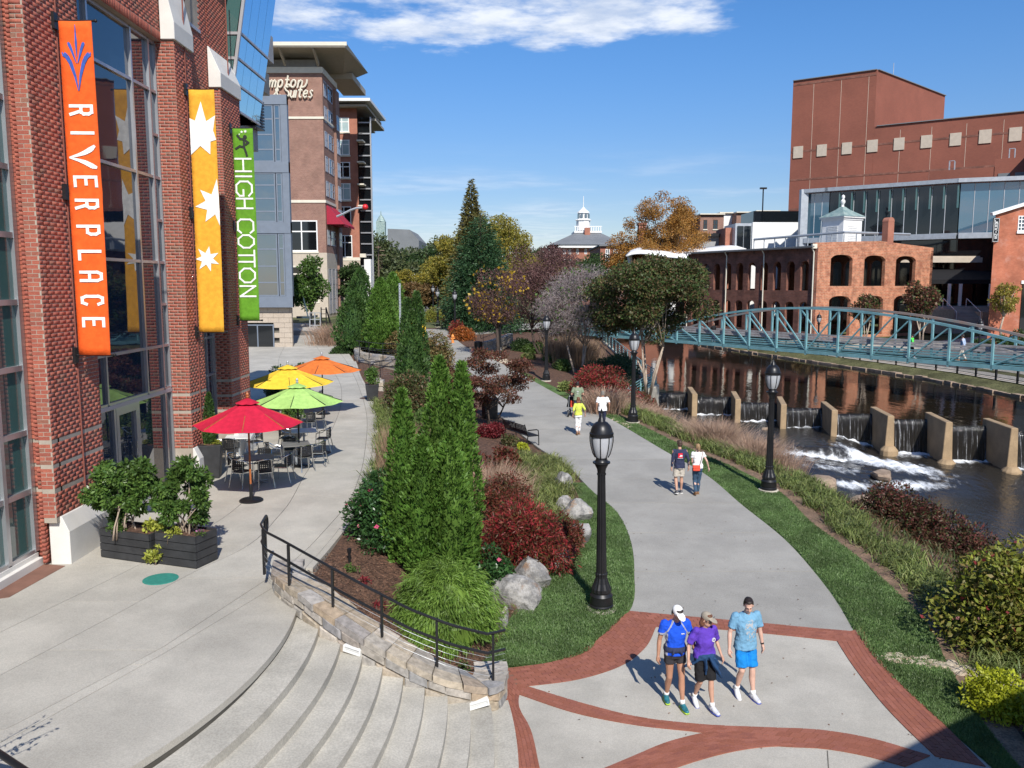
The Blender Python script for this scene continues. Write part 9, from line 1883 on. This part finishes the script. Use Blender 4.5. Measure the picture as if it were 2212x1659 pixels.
# middle distance bed, right of the path
tree('bare_tree', 'grey twiggy bare tree with three pale trunks beside the path', grd(1250,812),7.8,3.0,20000,.32, 'greytwig', 2.2,110,56,.07, 'barkpale', 3,tr=.016,shell=.2,fill=.9,extra=[('green', 900,.2, 'leaf')])
p = G(1386,850); tree('crape_myrtle', 'broad dark green and bronze crape myrtle in front of the footbridge', (p.x + 1.3,54.0,.1),9.1,4.2,44000,.19, 'crape', 3.1,111,70,.5, 'barkpale', 5,rz=3.1,tr=.013,squash=.7,shell=.3,fill=.86)
tree('plum_tree', 'purple-brown leafed tree behind the bare grey tree', (2.7,70,1.2),9.6,3.7,22000,.20, 'purple', 2.3,112,46,.3, 'barkdark', 3,squash=.8,shell=.25,fill=.88); tree('thin_tree', 'small purplish tree dotted with yellow leaves by the litter bin', (-1.2,66,1.4),7.2,2.5,9500,.18, 'purple', 2.3,113,34,.25, 'barkdark', 1,shell=.2,extra=[('yellow', 420,.26, 'yellow_leaf')])
tuft('fountain_grass', 'tall tan grass mound left of the pale trunks', grd(1213,785),2600,2.2,.03,.9, 'tan', 114,.3,.4); tuft('fountain_grass', 'tan grass plume mound behind the bare tree', grd(1256,795),2600,2.3,.03,1.0, 'tan', 115,.3,.4); tuft('fountain_grass', 'far tan grass mound below the plum tree', grd(1210,758),1800,2.4,.05,1.2, 'tan', 116,.3,.4)
shrub('juniper', 'dark spreading juniper mass on the shaded bank', pos(6.8,58),(2.6,3.2,2.2),9000,.2, 'juniper', .35,30,117); shrub('juniper', 'dark juniper by the river railing', pos(8.3,63),(1.6,4,1.8),6000,.22, 'juniper', .35,24,118); shrub('burning_bush', 'wide burning bush, crimson and olive, beside the pushchair walker', pos(5.3,47.5),(2.5,2.0,2.3),13000,.15, 'nandina', .4,34,119,out_=.8); shrub('burning_bush', 'duller red bush in front of the crape myrtle trunks', pos(7.4,50.5),(1.8,1.7,1.7),7000,.15, 'nandina_dull', .4,22,120,out_=.8); shrub('rhododendron', 'dark green broadleaf shrub under the crape myrtle', pos(7.3,54.5),(2.0,1.8,1.6),5000,.2, 'darkgreen', .45,20,121)
for k,(u,v,r,n,m,lb) in enumerate([(1150,762,(1.3,1.2,1.1),3200, 'green', 'green shrub on the mulched bank below the plum tree'),(1125,758,(1.1,1.1,1.2),2800, 'darkgreen', 'dark green shrub next to the far stone steps'),(1162,760,(.9,.9,.9),2400, 'orangeleaf', 'orange shrub on the mulched bank'),(1192,782,(1.0,1.0,1.1),2600, 'green', 'green shrub beside the tan grass'),(1225,845,(.7,.7,.6),1800, 'liriope2', 'low green tuft at the feet of the pale trunks'),(1140,775,(.8,.8,.4),1500, 'liriope', 'low yellow-green ground shrub on the bank'),(1000,735,(1.3,1.5,1.5),4200, 'orangeleaf', 'bright orange shrub by the hydrant'),(990,720,(1.2,2.0,1.7),3600, 'nandina', 'deep red shrub behind the orange one'),(972,705,(1.3,2.4,1.4),3200, 'nandina_dull', 'dark red low hedge by the lamp bend'),(935,695,(1.9,2.2,2.2),5200, 'euonymus', 'round olive shrub at the far bend of the path'),(1215,800,(.8,.8,.8),1800, 'green', 'small green shrub right of the lamp and bank')]): shrub('bank_shrub', lb,grd(u,v),r,n,.17,m,.45,16,130 + k)
# lawn shadow wedge, far grass strips
# conifers and trees of the middle background
conifer('spruce', 'dense blue-green spruce in the middle of the view', (-3.3,88,2.2),12.2,4.2,42000,.30, 'spruce', 1,droop=.3,tiers=32,power=.52)
conifer('dawn_redwood', 'taller rusty-green pointed conifer behind the spruce', (-5.0,104,2.6),17.4,4.0,20000,.42, 'redwood', 2,droop=.15,power=.95,base=.12,gap=.1,tiers=28)
for k,(u,y,h,r,m,lb,n) in enumerate([(985,112,12.5,4.0, 'yellowgreen', 'yellow-green tree left of the tall conifer', 9000),(1085,115,14.0,4.6, 'yellowgreen', 'yellow-green tree right of the tall conifer', 10000),(955,118,8.5,3.5, 'yellowgreen', 'golden small tree left of the spruce', 7000),(1050,125,15.5,5.0, 'yellowgreen', 'pale gold tree directly behind the redwood', 9000),(1182,120,8.8,5.2, 'yellowgreen', 'rounded olive-gold tree below the courthouse roof', 11000),(1240,130,9.2,4.2, 'darkgreen', 'dark rounded tree in front of the courthouse', 9000),(1280,128,9.4,4.0, 'darkgreen', 'dark tree right of the courthouse front', 8000),(1130,140,9,4.5, 'green', 'mid-green tree between the gold trees', 7000)]): tree('broadleaf_tree', lb,(at_u(u,y,8),y,2.8),h,r,int(n * 1.9),.30,m,h * .18,160 + k,46,.5,shell=.35,fill=.85)
for k,(u,y,vt,r,lb,m,n) in enumerate([(1385,128,425,3.4, 'tall thin amber tree beside the smokestack', 'amber', 4200),(1440,124,405,4.6, 'tallest amber tree over the stage roof', 'amber', 8500),(1475,128,440,3.4, 'amber tree over the left end of the mill', 'amber', 5200),(1352,126,500,3.0, 'lower amber tree left of the smokestack', 'amber', 4200),(1425,120,500,3.0, 'orange-gold lower tree in front of the tallest amber tree', 'amber', 4500)]): h = zat(vt,y) - 2.8; tree('amber_tree', lb,(at_u(u,y,12),y,2.8),h,r,int(n * 2),.27,m,h * .3,180 + k,40,.5,shell=.2,fill=.95,tr=.013)
for k,(u,y,h,r,m,lb,n) in enumerate([(880,135,6.6,4.6, 'yellowgreen', 'wide olive tree below the viaduct', 8000),(838,120,5.4,2.6, 'green', 'green street tree by the corner building', 4500),(905,112,5.0,3.0, 'farrust', 'rusty low tree by the parked cars', 5000),(928,118,4.2,2.4, 'farrust', 'rusty shrub tree right of the cars', 4000),(945,140,9.5,3.2, 'yellowgreen', 'thin green-gold tree beside the gantry', 5000),(850,150,5.5,3, 'farrust', 'maroon low tree behind the utility pole', 3000)]): tree('street_tree', lb,(at_u(u,y,5),y,2.9),h,r,int(n * 1.7),.27,m,h * .2,200 + k,34,.5,shell=.35)
tree('street_tree', 'glossy dark green street tree in front of the hotel entrance', (at_u(672,96,5),96,2.5),8.0,2.6,7000,.34, 'ficus', 1.6,210,36,.5,shell=.35); tree('street_tree', 'second dark street tree at the hotel corner', (at_u(758,118,5),118,2.8),7.8,2.3,6000,.36, 'darkgreen', 2.2,211,30,.5)
t = tree('crape_myrtle', 'slender bronze tree before the right end of the mill', (at_u(1992,84,3),84,1.6),6.2,2.0,3400,.28, 'maple', 2.0,212,26,.45, 'barkpale', 4,shell=.2,extra=[('crape', 1200,.26, 'leaf')]); tree('crape_myrtle', 'small bronze tree before the middle arches of the mill', (at_u(1868,84,3),84,1.4),5.2,1.7,1500,.26, 'maple', 1.9,213,20,.45, 'barkpale', 4,shell=.2,extra=[('crape', 800,.26, 'leaf')]); tree('young_tree', 'young yellowing tree by the restaurant stairs', (at_u(2168,82,4),82,2.0),5.6,1.5,2400,.24, 'yellowgreen', 2.0,214,22,.45, 'barkpale', 1,shell=.25)
for k,(u,y,r,m,lb) in enumerate([(1520,96,(2,1.5,1.8), 'green', 'green shrub at the foot of the mill wall, left'),(1665,90,(1.3,1.2,1.3), 'green', 'low green shrub at the mill wall, middle'),(1738,91,(1.2,.9,1.5), 'farrust', 'reddish shrub at the mill corner'),(2120,83,(1.8,1.4,1.3), 'darkgreen', 'dark shrub beside the restaurant stairs'),(2195,81,(2.6,1.5,2.2), 'darkgreen', 'dark shrubs under the restaurant wall')]): x = at_u(u,y,2); shrub('bank_shrub', lb,(x,y,tz(x,y)),r,2600,.24,m,.5,14,220 + k)
# far wooded ridge: separate trees in front, mass behind
WL = ['right of the corner building', 'under the green spire', 'left of the long grey roof', 'in front of the long grey roof', 'at the right end of the grey roof', 'over the left of the viaduct', 'over the middle of the viaduct', 'between viaduct and spruce', 'just left of the spruce tip', 'right of the gold trees', 'left of the courthouse', 'touching the courthouse roof', 'right of the courthouse', 'left of the brick smokestack', 'behind the amber trees', 'below the viaduct on the left', 'below the viaduct in the middle', 'below the viaduct on the right']; rn = np.random.default_rng(240); k = 0
for u,y,h in [(800,230,19),(822,210,17),(842,225,13),(868,240,14),(892,230,16),(915,245,17),(940,235,18),(965,240,14),(1140,250,15),(1165,235,15),(1195,245,16),(1330,220,14),(1358,225,13),(1500,240,14),(860,200,10),(905,205,10),(930,210,10)]:
 x = at_u(u,y,10); tree('woodland_tree', ['dark', 'dull green', 'brown-green', 'tall', 'low'][k % 5] + ' tree of the far wood ' + WL[k],(x,y,3.0),h,h * .42,4200,.75, 'far' if k % 4 else 'darkgreen', h * .12,250 + k,26,.55,shell=.4,group='trees of the far wood'); k += 1
P = []; rn = np.random.default_rng(241); n = 1500; xs = rn.uniform(-420,520,n); ys = rn.uniform(265,520,n); parts = []
for x,y in zip(xs,ys):
 h = rn.uniform(9,15); m = 70; d = unit(rn.normal(size=(m,3))); Pq = np.array([x,y,3 + hill(x,y) + h * .55]) + d * np.array([h * .42,h * .42,h * .5]) * rn.uniform(.6,1,(m,1)); T = unit(d + rn.normal(size=(m,3)) * .5); L = rn.uniform(1.2,2.6,m); parts.append(leafquads(Pq,T,L,L * .7,rn))
V,F = join(parts); o = np_obj('woodland', V,F,LF['far']); o['kind'] = 'stuff'; tag(o, 'far wooded ridge along the horizon', 'woods')
